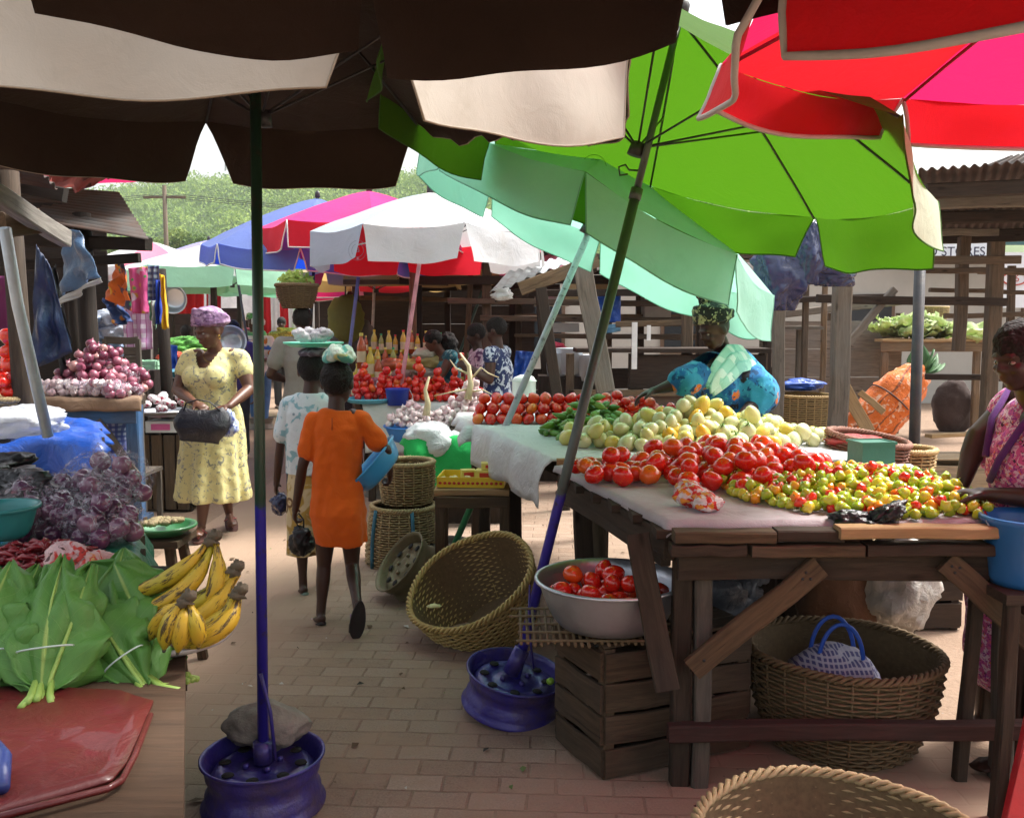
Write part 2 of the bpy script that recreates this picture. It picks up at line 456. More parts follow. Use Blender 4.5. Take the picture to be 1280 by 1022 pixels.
def leafy(mb_pts, size, per, spread, name, mat, parent=None, rv=None, rg=rnd, flat=.8):
    """crowns made of many small leaf clumps; rv is one random value per leaf"""
    vs = []; fs = []; rvs = []
    for (c, r) in mb_pts:
        base = rg.random()
        for _ in range(per):
            d = Vector((rg.gauss(0, 1), rg.gauss(0, 1), rg.gauss(0, 1))).normalized()
            rr = (rg.random() ** .35)
            p = Vector(c) + Vector((d.x * r[0], d.y * r[1], d.z * r[2])) * rr * spread
            x = Vector((rg.gauss(0, 1), rg.gauss(0, 1), rg.gauss(0, 1))).normalized(); y = x.cross(d + Vector((.01, .02, .03))).normalized()
            q = size * rg.uniform(.6, 1.4); b = len(vs)
            vs += [p - x * q, p - y * q * .5, p + x * q, p + y * q * .5 + d * q * .25]
            fs.append((b, b + 1, b + 2, b + 3)); rvs += [min(1, max(0, base * .6 + rg.random() * .4))] * 4
    me = bpy.data.meshes.new(name); me.from_pydata([tuple(v) for v in vs], [], fs)
    me.materials.append(mat)
    a = me.attributes.new('gc', 'FLOAT_VECTOR', 'POINT'); a.data.foreach_set('vector', [k for v in vs for k in v])
    a = me.attributes.new('rv', 'FLOAT', 'POINT'); a.data.foreach_set('value', rvs)
    me.update(); o = bpy.data.objects.new(name, me); COL.objects.link(o)
    if parent: o.parent = parent
    return o
rg = random.Random(3)
pts = []
for k in range(2600):
    y = 150 + 135 * rg.random() ** .9; x = rg.uniform(-.62, .5) * y * 1.0
    s_ = rg.uniform(2.0, 4.6) * (.8 + y / 600)
    pts.append(((x, y, hill_h(x, y) + s_ * .5), (s_, s_, s_ * .8)))
tag(leafy(pts, .42, 150, 1.0, 'forest', m_leaf('hill_leaves', (.08, .16, .02), (.18, .28, .04), (.32, .42, .08)), rg=rg), kind='stuff', label='pale green wooded hillside rising behind the market', cat='forest')
hz = MB(); hz.box((0, 148, 27), (720, 312, 58)); ho = hz.build('haze', None)
hmt = bpy.data.materials.new('air_haze'); hmt.use_nodes = True; hn = hmt.node_tree; hn.nodes.clear()
hv = hn.nodes.new('ShaderNodeVolumePrincipled'); hv.inputs['Color'].default_value = (.86, .92, 1, 1); hv.inputs['Density'].default_value = .0006
hn.links.new(hv.outputs[0], hn.nodes.new('ShaderNodeOutputMaterial').inputs['Volume']); ho.data.materials[0] = hmt; tag(ho, kind='stuff', label='thin pale haze in the air over the market and hill', cat='haze')
mast = thing('radio_mast', 'thin lattice mast standing on top of the wooded hill', 'mast', (-79, 262, 44))
mm = MB()
for q in range(4):
    a = q * pi / 2 + .3; mm.tube([(1.1 * cos(a), 1.1 * sin(a), 0), (.3 * cos(a), .3 * sin(a), 15)], .16, 5)
for k in range(12):
    zz = k * 1.2; r0 = 1.1 - .8 * zz / 15
    for q in range(4):
        a = q * pi / 2 + .3; b = a + pi / 2; r1 = 1.1 - .8 * (zz + 1.2) / 15
        mm.tube([(r0 * cos(a), r0 * sin(a), zz), (r1 * cos(b), r1 * sin(b), zz + 1.2)], .09, 4)
mm.build('lattice', M_plain('far_steel', (.3, .3, .3), .6), mast)
mm = MB(); mm.tube([(-1.6, 0, 12), (1.6, 0, 12)], .12, 5); mm.tube([(-1.4, 0, 11), (-1.4, 0, 13.5)], .14, 5); mm.tube([(1.4, 0, 11), (1.4, 0, 13)], .14, 5); mm.build('antenna', M_plain('far_steel', (.3, .3, .3)), mast)
def tree(x, y, h, r, label, seed, name='broadleaf_tree'):
    g = random.Random(seed); t = thing(name, label, 'tree', (x, y, 0))
    tr = MB(); tr.tube([(0, 0, 0), (.1, 0, h * .3), (-.1, .1, h * .55), (0, 0, h * .9)], [h * .03, h * .024, h * .016, h * .006], 8)
    cl = []
    for k in range(16):
        a = g.random() * 2 * pi; q = r * g.uniform(.2, .8); zz = h * g.uniform(.45, .95)
        tr.tube([(0, 0, zz * .7), (cos(a) * q * .6, sin(a) * q * .6, zz * .92), (cos(a) * q, sin(a) * q, zz)], [h * .011, h * .007, h * .003], 5)
        cl.append(((cos(a) * q, sin(a) * q, zz), (r * .36, r * .36, r * .3)))
    tr.build('trunk', M_wood('bark', (.12, .09, .06)), t)
    leafy(cl, .11, 500, 1.0, 'crown', m_leaf('leaves_%s' % seed, (.05, .10, .02), (.12, .19, .045), (.24, .30, .08)), t, rg=g)
    return t
for k, (u, yy, h, r, lb) in enumerate([(240, 58, 7.2, 2.4, 'leafy green tree above the far umbrellas, nearest the left roofs'), (305, 70, 7.0, 2.6, 'low spreading tree behind the blue umbrella'), (150, 65, 7.2, 2.8, 'bushy tree half hidden behind the rusty roof sheets'), (197, 76, 8.6, 2.6, 'taller tree at the foot of the hill beside the utility pole'), (985, 60, 6.5, 3.4, 'tree crown seen through the gap behind the right hand shed')]):
    p = D(u, 400, yy); tree(p.x, yy, h, r, lb, 40 + k)
up = D(211, 400, 40)
t = thing('utility_pole', 'slim utility pole with cross arm in front of the wooded hill', 'utility pole', (up.x, 40, 0))
q = MB(); q.tube([(0, 0, 0), (0, 0, 7.4)], [.13, .09], 8); q.build('pole', M_wood('bark', (.12, .09, .06)), t)
q = MB(); q.beam((-.9, 0, 6.9), (.9, 0, 6.9), .1, .1); q.build('cross_arm', M_wood('bark', (.12, .09, .06)), t)
q = MB()
for dx in (-.8, 0, .8):
    q.tube([(dx, 0, 7.0)] + [(dx + s_ * 2.2, 0, 7.0 - .9 * sin(pi * s_ / 12)) for s_ in range(1, 13)], .011, 4)
    q.tube([(dx, 0, 7.0)] + [(dx - s_ * 2.2, 0, 7.0 - .9 * sin(pi * s_ / 12)) for s_ in range(1, 13)], .011, 4)
q.build('wire', M_plain('wire_black', (.03, .03, .03)), t)
STEEL = M_plain('galvanised', (.42, .44, .47), .38, .3, 20, .1, 80, metal=.7, dirt=.5)
BLACKM = M_plain('black_metal', (.025, .025, .03), .5, .3, 20, .15, 80, dirt=.3)
PAINTBLUE = None
def m_pole(name, lo, hi, split, rough=.4):
    """painted tube: colour lo below split metres, hi above"""
    s = N(name); g = s.n('ShaderNodeTexCoord'); sp = s.n('ShaderNodeSeparateXYZ'); s.l(g.outputs['Object'], sp.inputs[0])
    v = g.outputs['Object']
    e = s.math('ADD', sp.outputs[2], s.math('MULTIPLY', s.noise(v, 30, 3), .06))
    f = s.ramp(s.math('DIVIDE', e, 4.0), [((split + .03) / 4, 0.0), ((split + .04) / 4, 1.0)])
    col = s.mix(f, lo, hi)
    ch = s.ramp(s.noise(v, 26, 6, .7), [(.55, 0.0), (.66, 1.0)])
    col = s.mix(s.math('MULTIPLY', ch, .75), col, (.05, .035, .03))
    return s.finish(col, rough, .1, s.bump(s.noise(v, 40, 4), .3, .004), coat=.2)
def wheel_profile(r, h, wide=1):
    return [(r * .99, 0), (r, h * .06), (r * .96, h * .10), (r * .93, h * .20), (r * .925, h * .32), (r * .88, h * .40), (r * .865, h * .50), (r * .87, h * .60), (r * .91, h * .66), (r * .925, h * .78), (r * .93, h * .86), (r * .96, h * .93), (r, h * .95), (r * 1.0, h * .99),
            (r * .975, h), (r * .92, h * .94), (r * .90, h * .84), (r * .885, h * .74), (r * .84, h * .66), (r * .84, h * .5)]
def wheel(name, r, h, mat, parent, M=None):
    """steel car wheel lying flat"""
    q = MB(); q.lathe(wheel_profile(r, h), 48, cap=False, mat=M)
    o = q.build(name, mat, parent)
    d = MB(); d.lathe([(r * .85, h * .60), (r * .78, h * .74), (r * .66, h * .80), (r * .52, h * .74), (r * .42, h * .70), (r * .34, h * .76), (r * .2, h * .78), (r * .12, h * .76), (.0001, h * .76)], 40, cap=False, mat=M)
    for k in range(4):
        a = k * pi / 2 + .5; c = Vector((cos(a) * r * .28, sin(a) * r * .28, h * .765)); e = c + Vector((0, 0, .015))
        if M is not None: c = M @ c; e = M @ e
        d.tube([c, e], .011, 6)
    do = d.build('wheel_disc', mat, o)
    for k in range(8):
        hm_ = MB()
        a = k * pi / 4; c = Vector((cos(a) * r * .62, sin(a) * r * .62, h * .805)); e = c + Vector((0, 0, .003))
        if M is not None: c = M @ c; e = M @ e
        hm_.tube([c, e], [.02, .018], 8)
        hm_.build('wheel_hole', M_plain('hole_black', (.008, .008, .008), .9, 0, 1, 0), o)
    return o

def umbrella(name, label, base, apex, rim_c, Rr, a0, cols, vals, pole_mat, drop=.4, val=.2, axis=None, ribmat=None,
             trim=None, pole_r=.018, wheelbase=None, skip_val=(), notch=.12, group='market umbrellas', gap=.06, seed=0, wave=.02, near_ribs=True, hub=True,
             stretcher=True, valflare=.03, inner_pole=None, finial=True, collar=None, torn=(), shade_lining=None, trim_r=.0075):
    """base, apex: pole ends in world space; rim_c: centre of the rim circle; cols/vals: material index list for 8 panels"""
    g = random.Random(seed)
    base, apex, rim_c = Vector(base), Vector(apex), Vector(rim_c)
    ax = (apex - rim_c).normalized() if axis is None else Vector(axis).normalized()
    X = Vector((1, 0, 0)); X = (X - ax * X.dot(ax)).normalized(); Y = ax.cross(X)
    t = thing(name, label, 'umbrella', base, group=group)
    o0 = base
    mats, idx, vidx = cols[0], cols[1], vals
    n = len(idx)
    def rimpt(a, s=1.0, sag=0):
        rr = Rr * s
        return rim_c + (X * cos(a) + Y * sin(a)) * rr * (1 - sag) + ax * (drop * (1 - s ** 1.25) - sag * .35 * Rr)
    m = MB()
    for i in range(n):
        A, B = a0 + 2 * pi * i / n, a0 + 2 * pi * (i + 1) / n
        def fn(uu, ss, A=A, B=B):
            s = .03 + .97 * ss
            p = rimpt(A, s).lerp(rimpt(B, s), uu)
            bow = sin(pi * uu) * s
            return p - ax * (bow * .035) + ax * .008 * noise.noise(p * 4) - o0
        m.grid(fn, 8, 10, idx[i])
    can = m.build('canopy', mats, t)
    if shade_lining:  # dark inner layer, its colour stands in for backlit shade under the canopy
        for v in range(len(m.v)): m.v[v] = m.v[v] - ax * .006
        m.mi = [0] * len(m.mi); m.build('shade_lining', shade_lining, can)
    for i in range(n):
        if i in skip_val: continue
        A, B = a0 + 2 * pi * i / n, a0 + 2 * pi * (i + 1) / n
        PA, PB = rimpt(A), rimpt(B); mid = (A + B) / 2; outw = (X * cos(mid) + Y * sin(mid))
        dn = (Vector((0, 0, -1)) * .75 - ax * .25).normalized()
        ph = g.random() * 9; w1 = g.uniform(-.02, .02); vv = val if not isinstance(val, (list, tuple)) else val[i]
        gA, gB = gap * g.uniform(.7, 1.3), gap * g.uniform(.7, 1.3)
        def fn(uu, ss, PA=PA, PB=PB, outw=outw, ph=ph, vv=vv, gA=gA, gB=gB, w1=w1, i=i):
            k = uu + (gA * (1 - uu) - gB * uu) * ss ** .8
            p = PA.lerp(PB, k)
            e = max(0, 1 - abs(uu - .5) * 2)
            p = p - ax * (sin(pi * k) * .035) + dn * (ss * vv * (1 + w1 * uu * 4 + .03 * sin(uu * 9 + ph)))
            if i in torn: p = p - dn * (ss * vv * (.45 + .5 * noise.noise(Vector((uu * 7, ph, 0)))))
            return p + outw * (valflare * ss + wave * sin(uu * 7 + ph) * ss + .012 * noise.noise(Vector((uu * 4, ss * 2, ph)))) - o0
        q = MB(); q.grid(fn, 16, 5, vidx[i]); vo = q.build('valance', mats, t)
        if shade_lining:
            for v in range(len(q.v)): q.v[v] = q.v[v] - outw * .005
            q.mi = [0] * len(q.mi); q.build('shade_lining', shade_lining, vo)
        if trim:
            pts = [fn(0, k / 5) for k in range(6)] + [fn(k / 16, 1) for k in range(1, 17)] + [fn(1, 1 - k / 5) for k in range(1, 6)]
            q = MB(); q.tube(pts, trim_r, 5); q.build('piping', trim, vo)
    rb = ribmat or BLACKM
    hubp = rim_c + ax * (drop * .5 - Rr * .28)
    for i in range(n):
        A = a0 + 2 * pi * i / n
        q = MB(); pts = [rimpt(A, s) - ax * .012 - o0 for s in (.03, .3, .6, .85, .99)]
        q.tube(pts, .0055, 5)
        ro = q.build('rib', rb, t)
        if stretcher:
            q = MB(); q.tube([hubp - o0, rimpt(A, .55) - ax * .016 - o0], .0045, 5); q.build('strut', rb, ro)
    q = MB(); pa = (apex - base)
    if inner_pole is None:
        q.tube([(0, 0, 0), pa], pole_r, 12)
    else:
        k = inner_pole
        q.tube([(0, 0, 0), pa * k], pole_r, 12); q.tube([pa * (k - .02), pa], pole_r * .72, 10)
        q.tube([pa * (k - .012), pa * (k + .004)], pole_r * 1.2, 12)
    po = q.build('pole', pole_mat, t)
    if collar:
        q = MB(); c = pa * collar; q.tube([c + Vector((-.015, 0, 0)), c + Vector((-.05, -.01, .0)), c + Vector((-.065, -.01, .02)), c + Vector((-.09, -.01, .012)), c + Vector((-.085, -.01, -.02)), c + Vector((-.055, -.01, -.015))], .004, 6)
        q.build('locking_screw', rb, t)
    if hub:
        q = MB(); q.tube([hubp - ax * .03 - o0, hubp + ax * .02 - o0], [.034, .03], 12); q.build('hub', rb, t)
    if finial:
        q = MB(); q.tube([apex - ax * .02 - o0, apex + ax * .03 - o0, apex + ax * .05 - o0], [.03, .026, .008], 10); q.build('finial', rb, t)
    if wheelbase: wheelbase(t)
    return t

POLE_A = m_pole('pole_blue_green', (.03, .02, .30), (.018, .05, .03), .93)
WHEELBLUE = M_plain('chipped_indigo_paint', (.035, .025, .22), .42, .35, 12, .4, 40, metal=.2, dirt=.8, dirtc=(.09, .06, .07), coat=.2)
HEMC = M_plain('cream_hem', (.32, .27, .21), .9); HEMG = M_plain('green_hem', (.04, .13, .01), .9); HEMM = M_plain('mint_hem', (.16, .38, .28), .9)
BR_O = M_fabric('cream_canvas', (.52, .47, .40), .2, (.30, .24, .18), stain=.35, stainc=(.30, .24, .17), wr=.18)
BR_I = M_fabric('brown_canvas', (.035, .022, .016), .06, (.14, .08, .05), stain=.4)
def wb_B(t):
    o = wheel('wheel_base', .192, .165, WHEELBLUE, t)
    q = MB(); q.tube([(0.0, 0, .135), (0, 0, .2)], .03, 12); q.tube([(.045, -.02, .15), (.03, -.01, .3), (.0, 0, .42)], .006, 6); q.build('socket', WHEELBLUE, t)

pb = Z(330, 1003, 0.0); pb.z = 0
BR_T = M_fabric('tatter_brown', (.032, .02, .015), .05, (.1, .06, .04))
umbrella('market_umbrella', 'large cream umbrella with its backlit underside coloured dark brown on the blue painted pole in the aisle', pb, Vector((-.80, 3.0, 2.29)) + Vector((0, -.03, .43)), (-.80, 3.0, 2.29), 1.19, R(26), ([BR_O], [0] * 8), [0] * 8, POLE_A, drop=.40, val=[.13, .25, .24, .2, .24, .22, .27, .17], axis=(0, -.075, 1), wheelbase=wb_B, torn=(0,), pole_r=.0175, gap=.09, seed=4, shade_lining=BR_I, ribmat=BLACKM, trim=HEMC, trim_r=.003)
umbrella('market_umbrella', 'dark brown umbrella closest to the camera, its flaps hanging across the top of the picture', (.04, 1.02, 2.0), (.04, 1.02, 2.55), (.04, 1.02, 2.21), .83, R(22.5), ([BR_I], [0] * 8), [0] * 8, m_pole('pole_brown', (.05, .04, .04), (.05, .04, .04), 1), drop=.34, val=[.20, .205, .165, .2, .2, .2, .2, .2], gap=.07, seed=9, wave=.008, valflare=.0, shade_lining=BR_T, axis=(-.12, 0, 1))
tf = thing('timber_frame', 'rough timber frame overhead that carries the nearest brown umbrella', 'frame', (0, 1.0, 0))
q = MB(); q.beam((-1.6, 0, 2.0), (1.6, 0, 2.0), .07, .07); q.build('cross_beam', M_wood('old_wood', (.048, .032, .021)), tf)
for sx in (-1.55, 1.55):
    q = MB(); q.beam((sx, -.2, 0), (sx, 0, 2.1), .08, .08); q.build('post', M_wood('old_wood', (.048, .032, .021)), tf)
RED = M_fabric('red_canvas', (.62, .010, .015), .45, (.55, .012, .02), stain=.25, stainc=(.75, .03, .14), var=.15)
PINK = M_fabric('pink_red_canvas', (.60, .010, .07), .45, (.62, .015, .10), stain=.2, stainc=(.6, .01, .03))
WHT = M_plain('grey_tape', (.45, .42, .4), .8, .2)
rimE = Vector((1.56, 1.87, 2.15)); axE = Vector((-.02, -.06, 1)).normalized()
umbrella('market_umbrella', 'bright red and pink umbrella with pale piping at the upper right', (1.56, 1.87, 0), rimE + axE * .4, rimE, 1.17, R(16), ([RED, PINK], [1, 1, 0, 1, 1, 1, 1, 1]), [0] * 8, m_pole('pole_red', (.2, .02, .03), (.2, .02, .03), 1), drop=.38, axis=(-.02, -.06, 1), val=[.14, .14, .11, .13, .18, .21, .2, .2], gap=.035, seed=3, trim=WHT, ribmat=M_plain('red_rib', (.25, .02, .03), .5), wheelbase=lambda t: wheel('wheel_base', .19, .18, WHEELBLUE, t), valflare=.04)
GRN = M_fabric('green_canvas', (.065, .17, .012), .5, (.055, .17, .006), stain=.3, stainc=(.04, .12, .01))
GRO = M_fabric('lit_green_canvas', (.50, .56, .42), .25, (.3, .5, .2), stain=.1)  # paler copy of the green canvas, lit outer side put into the colour
POLE_F = m_pole('pole_green_blue', (.04, .03, .33), (.06, .08, .07), .78)
axF = Vector((.23, .02, .97)).normalized()
rimF = Vector((.52, 3.66, 2.28)); apF = rimF + Vector((.30, .02, .95)).normalized() * .44
def wb_F(t):
    Mx = Matrix.Translation((0, 0, -.03)) @ Matrix.Rotation(R(9), 4, 'Y') @ Matrix.Rotation(R(6), 4, 'X')
    o = wheel('wheel_base', .195, .15, WHEELBLUE, t, Mx)
    q = MB(); q.tube([(0, 0, .1), axF * .2], .032, 12); q.tube([(.09, -.03, .13), (.07, -.01, .3), (.075, 0, .45)], .004, 6); q.build('socket', WHEELBLUE, t)
bF = Z(638, 872, .05)
umbrella('market_umbrella', 'bright green umbrella tilted to the right on a long leaning pole', bF, apF, rimF, 1.12, R(35), ([GRN, GRO], [0] * 8), [0, 0, 0, 0, 1, 1, 1, 0], POLE_F, drop=.42, val=[.19, .25, .27, .22, .20, .09, .20, .22], collar=.77, inner_pole=.74, wheelbase=wb_F, skip_val=(5,), gap=.07, seed=11, shade_lining=None, pole_r=.02, trim=HEMG, trim_r=.0032)
MINT = M_fabric('mint_canvas', (.38, .66, .56), .45, (.32, .72, .54), stain=.3, stainc=(.25, .50, .36))
MINTG = M_fabric('mint_green_canvas', (.42, .72, .60), .48, (.34, .76, .56), stain=.35, stainc=(.2, .46, .28))
axG = Vector((.43, -.02, .9)).normalized(); rimG = Vector((.48, 5.42, 2.15))
def wb_G(t):
    wheel('wheel_base', .19, .18, M_plain('rusty_wheel', (.16, .14, .11), .6, .4, 10, .4, 40, dirt=.6), t)
umbrella('market_umbrella', 'pale mint umbrella leaning low over the vendor in blue', (-.42, 5.5, 0), rimG + axG * .42, rimG, 1.13, R(-98), ([MINT, MINTG], [1, 0, 0, 0, 0, 0, 0, 0]), [1, 0, 0, 0, 0, 0, 0, 0], m_pole('pole_steel_green', (.05, .30, .12), (.38, .42, .46), .42, .3), drop=.42, val=.25, gap=.03, seed=21, stretcher=True, wheelbase=wb_G, valflare=.02, wave=.012, pole_r=.02, trim=HEMM, trim_r=.0035)
WHC = M_fabric('white_canvas', (.62, .62, .64), .25, (.6, .6, .6), stain=.18, stainc=(.6, .5, .38))
GYC = M_fabric('grey_blue_canvas', (.42, .50, .60), .3, (.4, .45, .55), stain=.15)
REDV = M_fabric('red_panel', (.55, .02, .04), .4, (.8, .03, .05), stain=.1)
BLU = M_fabric('blue_canvas', (.20, .28, .62), .5, (.03, .10, .75), stain=.15)
DBL = M_fabric('deep_blue_canvas', (.05, .10, .55), .5, (.02, .10, .8), stain=.15)
PNK = M_fabric('magenta_canvas', (.85, .04, .25), .4, (.95, .05, .2), stain=.15)
PUR = M_fabric('lilac_canvas', (.36, .34, .66), .4, (.3, .25, .7), stain=.15)
LGR = M_fabric('pale_green_canvas', (.45, .80, .58), .4, (.3, .8, .5), stain=.15)
TAN = M_fabric('tan_canvas', (.55, .45, .24), .4, (.6, .4, .15), stain=.2)
ROSE = M_fabric('rose_canvas', (.85, .30, .42), .5, (.95, .15, .3), stain=.15)
whitepole = M_plain('white_pole', (.7, .7, .68), .5, .1, 20, .1, dirt=.3)
def far_umb(label, u_ap, v_rim, y, Rr, a0, cols, vals, polemat, u_base=None, drop=.34, val=.16, trim=None, tilt=(0, 0), gap=.05, seed=0, zoff=0, skip=()):
    c = D(u_ap, v_rim, y); ax = Vector((tilt[0], tilt[1], 1)).normalized()
    ub = u_base if u_base is not None else u_ap
    b = D(ub, 500, y); b.z = 0
    return umbrella('market_umbrella', label, b, c + ax * drop * 1.05, c, Rr, R(a0), cols, vals, polemat, drop=drop, val=val, trim=trim, gap=gap, seed=seed, skip_val=skip, wave=.012,
        wheelbase=lambda t: wheel('wheel_base', .18, .16, M_plain('rusty_wheel', (.16, .14, .11), .6), t))
far_umb('white and grey umbrella with a red panel showing behind its flaps', 538, 294, 8.0, 1.02, 20, ([WHC, GYC, REDV], [0, 0, 2, 0, 1, 0, 0, 0]), [0, 2, 2, 1, 1, 0, 0, 0], M_plain('pink_pole', (.75, .35, .42), .5, .15, 20, .1, dirt=.4), 480, drop=.36, val=.27, seed=31, gap=.06)
far_umb('magenta umbrella with white piping behind the white and grey one', 462, 287, 9.4, 1.08, 10, ([PNK, REDV], [0] * 8), [1, 0, 0, 0, 1, 1, 1, 0], M_plain('blue_pole', (.18, .24, .55), .5, .15, 20, .1, dirt=.3), 417, drop=.38, val=.24, trim=whitepole, seed=32)
far_umb('big faded blue umbrella with a deep blue underside', 395, 313, 10.0, 1.2, 5, ([BLU, DBL], [1, 1, 1, 0, 0, 0, 0, 0]), [1, 1, 1, 0, 0, 0, 0, 0], m_pole('pole_dark', (.03, .04, .05), (.03, .04, .05), 1), 378, drop=.55, val=.19, trim=whitepole, seed=33, tilt=(.06, -.06))
far_umb('lilac umbrella beyond the white and green one', 262, 332, 15.5, 1.15, 12, ([PUR], [0] * 8), [0] * 8, whitepole, drop=.42, val=.14, seed=34)
far_umb('white topped umbrella with pale green flaps', 290, 338, 13.2, 1.5, 18, ([WHC, LGR], [0] * 8), [1] * 8, m_pole('pole_dark2', (.04, .05, .09), (.04, .05, .09), 1), 326, drop=.42, val=.26, seed=35, gap=.02)
far_umb('pink and white striped umbrella beside the hanging cloth stall', 190, 336, 14.6, 1.1, 0, ([ROSE, WHC], [0, 1] * 4), [0, 1] * 4, whitepole, drop=.42, val=.12, seed=36)
far_umb('pale green umbrella edge behind the blue one', 372, 352, 15, 1.35, 9, ([LGR], [0] * 8), [0] * 8, whitepole, 360, drop=.3, val=.2, seed=37)
far_umb('small rose pink umbrella beside the hanging yellow bag', 430, 357, 13.5, .95, 15, ([ROSE, PNK], [0, 1] * 4), [1, 0, 1, 1, 0, 1, 0, 1], whitepole, 407, drop=.32, val=.17, trim=whitepole, seed=38)
far_umb('tan umbrella with red trim under the white and grey one', 470, 345, 11.6, 1.1, 22, ([TAN, REDV], [0, 0, 0, 1, 0, 1, 0, 0]), [0, 1, 0, 0, 1, 0, 0, 0], whitepole, 459, drop=.26, val=.14, seed=39)
far_umb('cream umbrella on a white pole behind the bottles stall', 520, 336, 11.2, 1.0, 0, ([TAN, WHC], [0, 1] * 4), [0] * 8, whitepole, 497, drop=.26, val=.14, seed=40)
far_umb('light pink umbrella hanging behind the right end of the white one', 632, 318, 11.0, 1.05, 14, ([ROSE, WHC, PNK], [0, 2, 0, 1, 0, 2, 0, 0]), [0, 0, 2, 0, 2, 0, 0, 0], M_plain('green_pole', (.05, .12, .09), .5), 530, drop=.3, val=.2, seed=41)
far_umb('old grey canvas umbrella with a magenta fringe over the left roofs', 22, 168, 6.3, 1.05, 10, ([M_fabric('grey_old_canvas', (.33, .29, .24), .25, (.3, .25, .2), stain=.6), PNK, TAN], [0] * 8), [1, 1, 1, 2, 2, 1, 1, 2], m_pole('pole_old', (.08, .07, .06), (.08, .07, .06), 1), 10, drop=.4, val=.14, seed=42)

def badge(parent, c, nrm, up, r, mat, rows=('B', '181')):
    nrm = nrm.normalized(); x = up.cross(nrm).normalized(); y = nrm.cross(x)
    c = c - parent.location
    q = MB()
    for rr in (r, r * .66): q.tube([c + (x * cos(a) + y * sin(a)) * rr for a in [k * pi / 16 for k in range(32)]], r * .02, 4, closed=True)
    q.build('badge_ring', mat, parent)
    for k, t_ in enumerate(rows):
        o = text_mesh('badge_text', t_, r * (.75 if k == 0 else .28), mat, parent, c + y * (0.05 * r if k == 0 else -.84 * r) , x, y, nrm)
def text_mesh(name, body, size, mat, parent, loc, x, y, n, ext=.0012):
    cu = bpy.data.curves.new('t', 'FONT'); cu.body = body; cu.size = size; cu.align_x = 'CENTER'; cu.align_y = 'CENTER'; cu.extrude = ext
    to = bpy.data.objects.new('t', cu); COL.objects.link(to)
    dg = bpy.context.evaluated_depsgraph_get(); me = bpy.data.meshes.new_from_object(to.evaluated_get(dg), depsgraph=dg)
    bpy.data.objects.remove(to)
    me.transform(Matrix((x, y, n)).transposed().to_4x4()); me.materials.clear(); me.materials.append(mat); me.name = name
    a = me.attributes.new('gc', 'FLOAT_VECTOR', 'POINT')
    o = bpy.data.objects.new(name, me); COL.objects.link(o); o.location = loc
    if parent: o.parent = parent
    return o
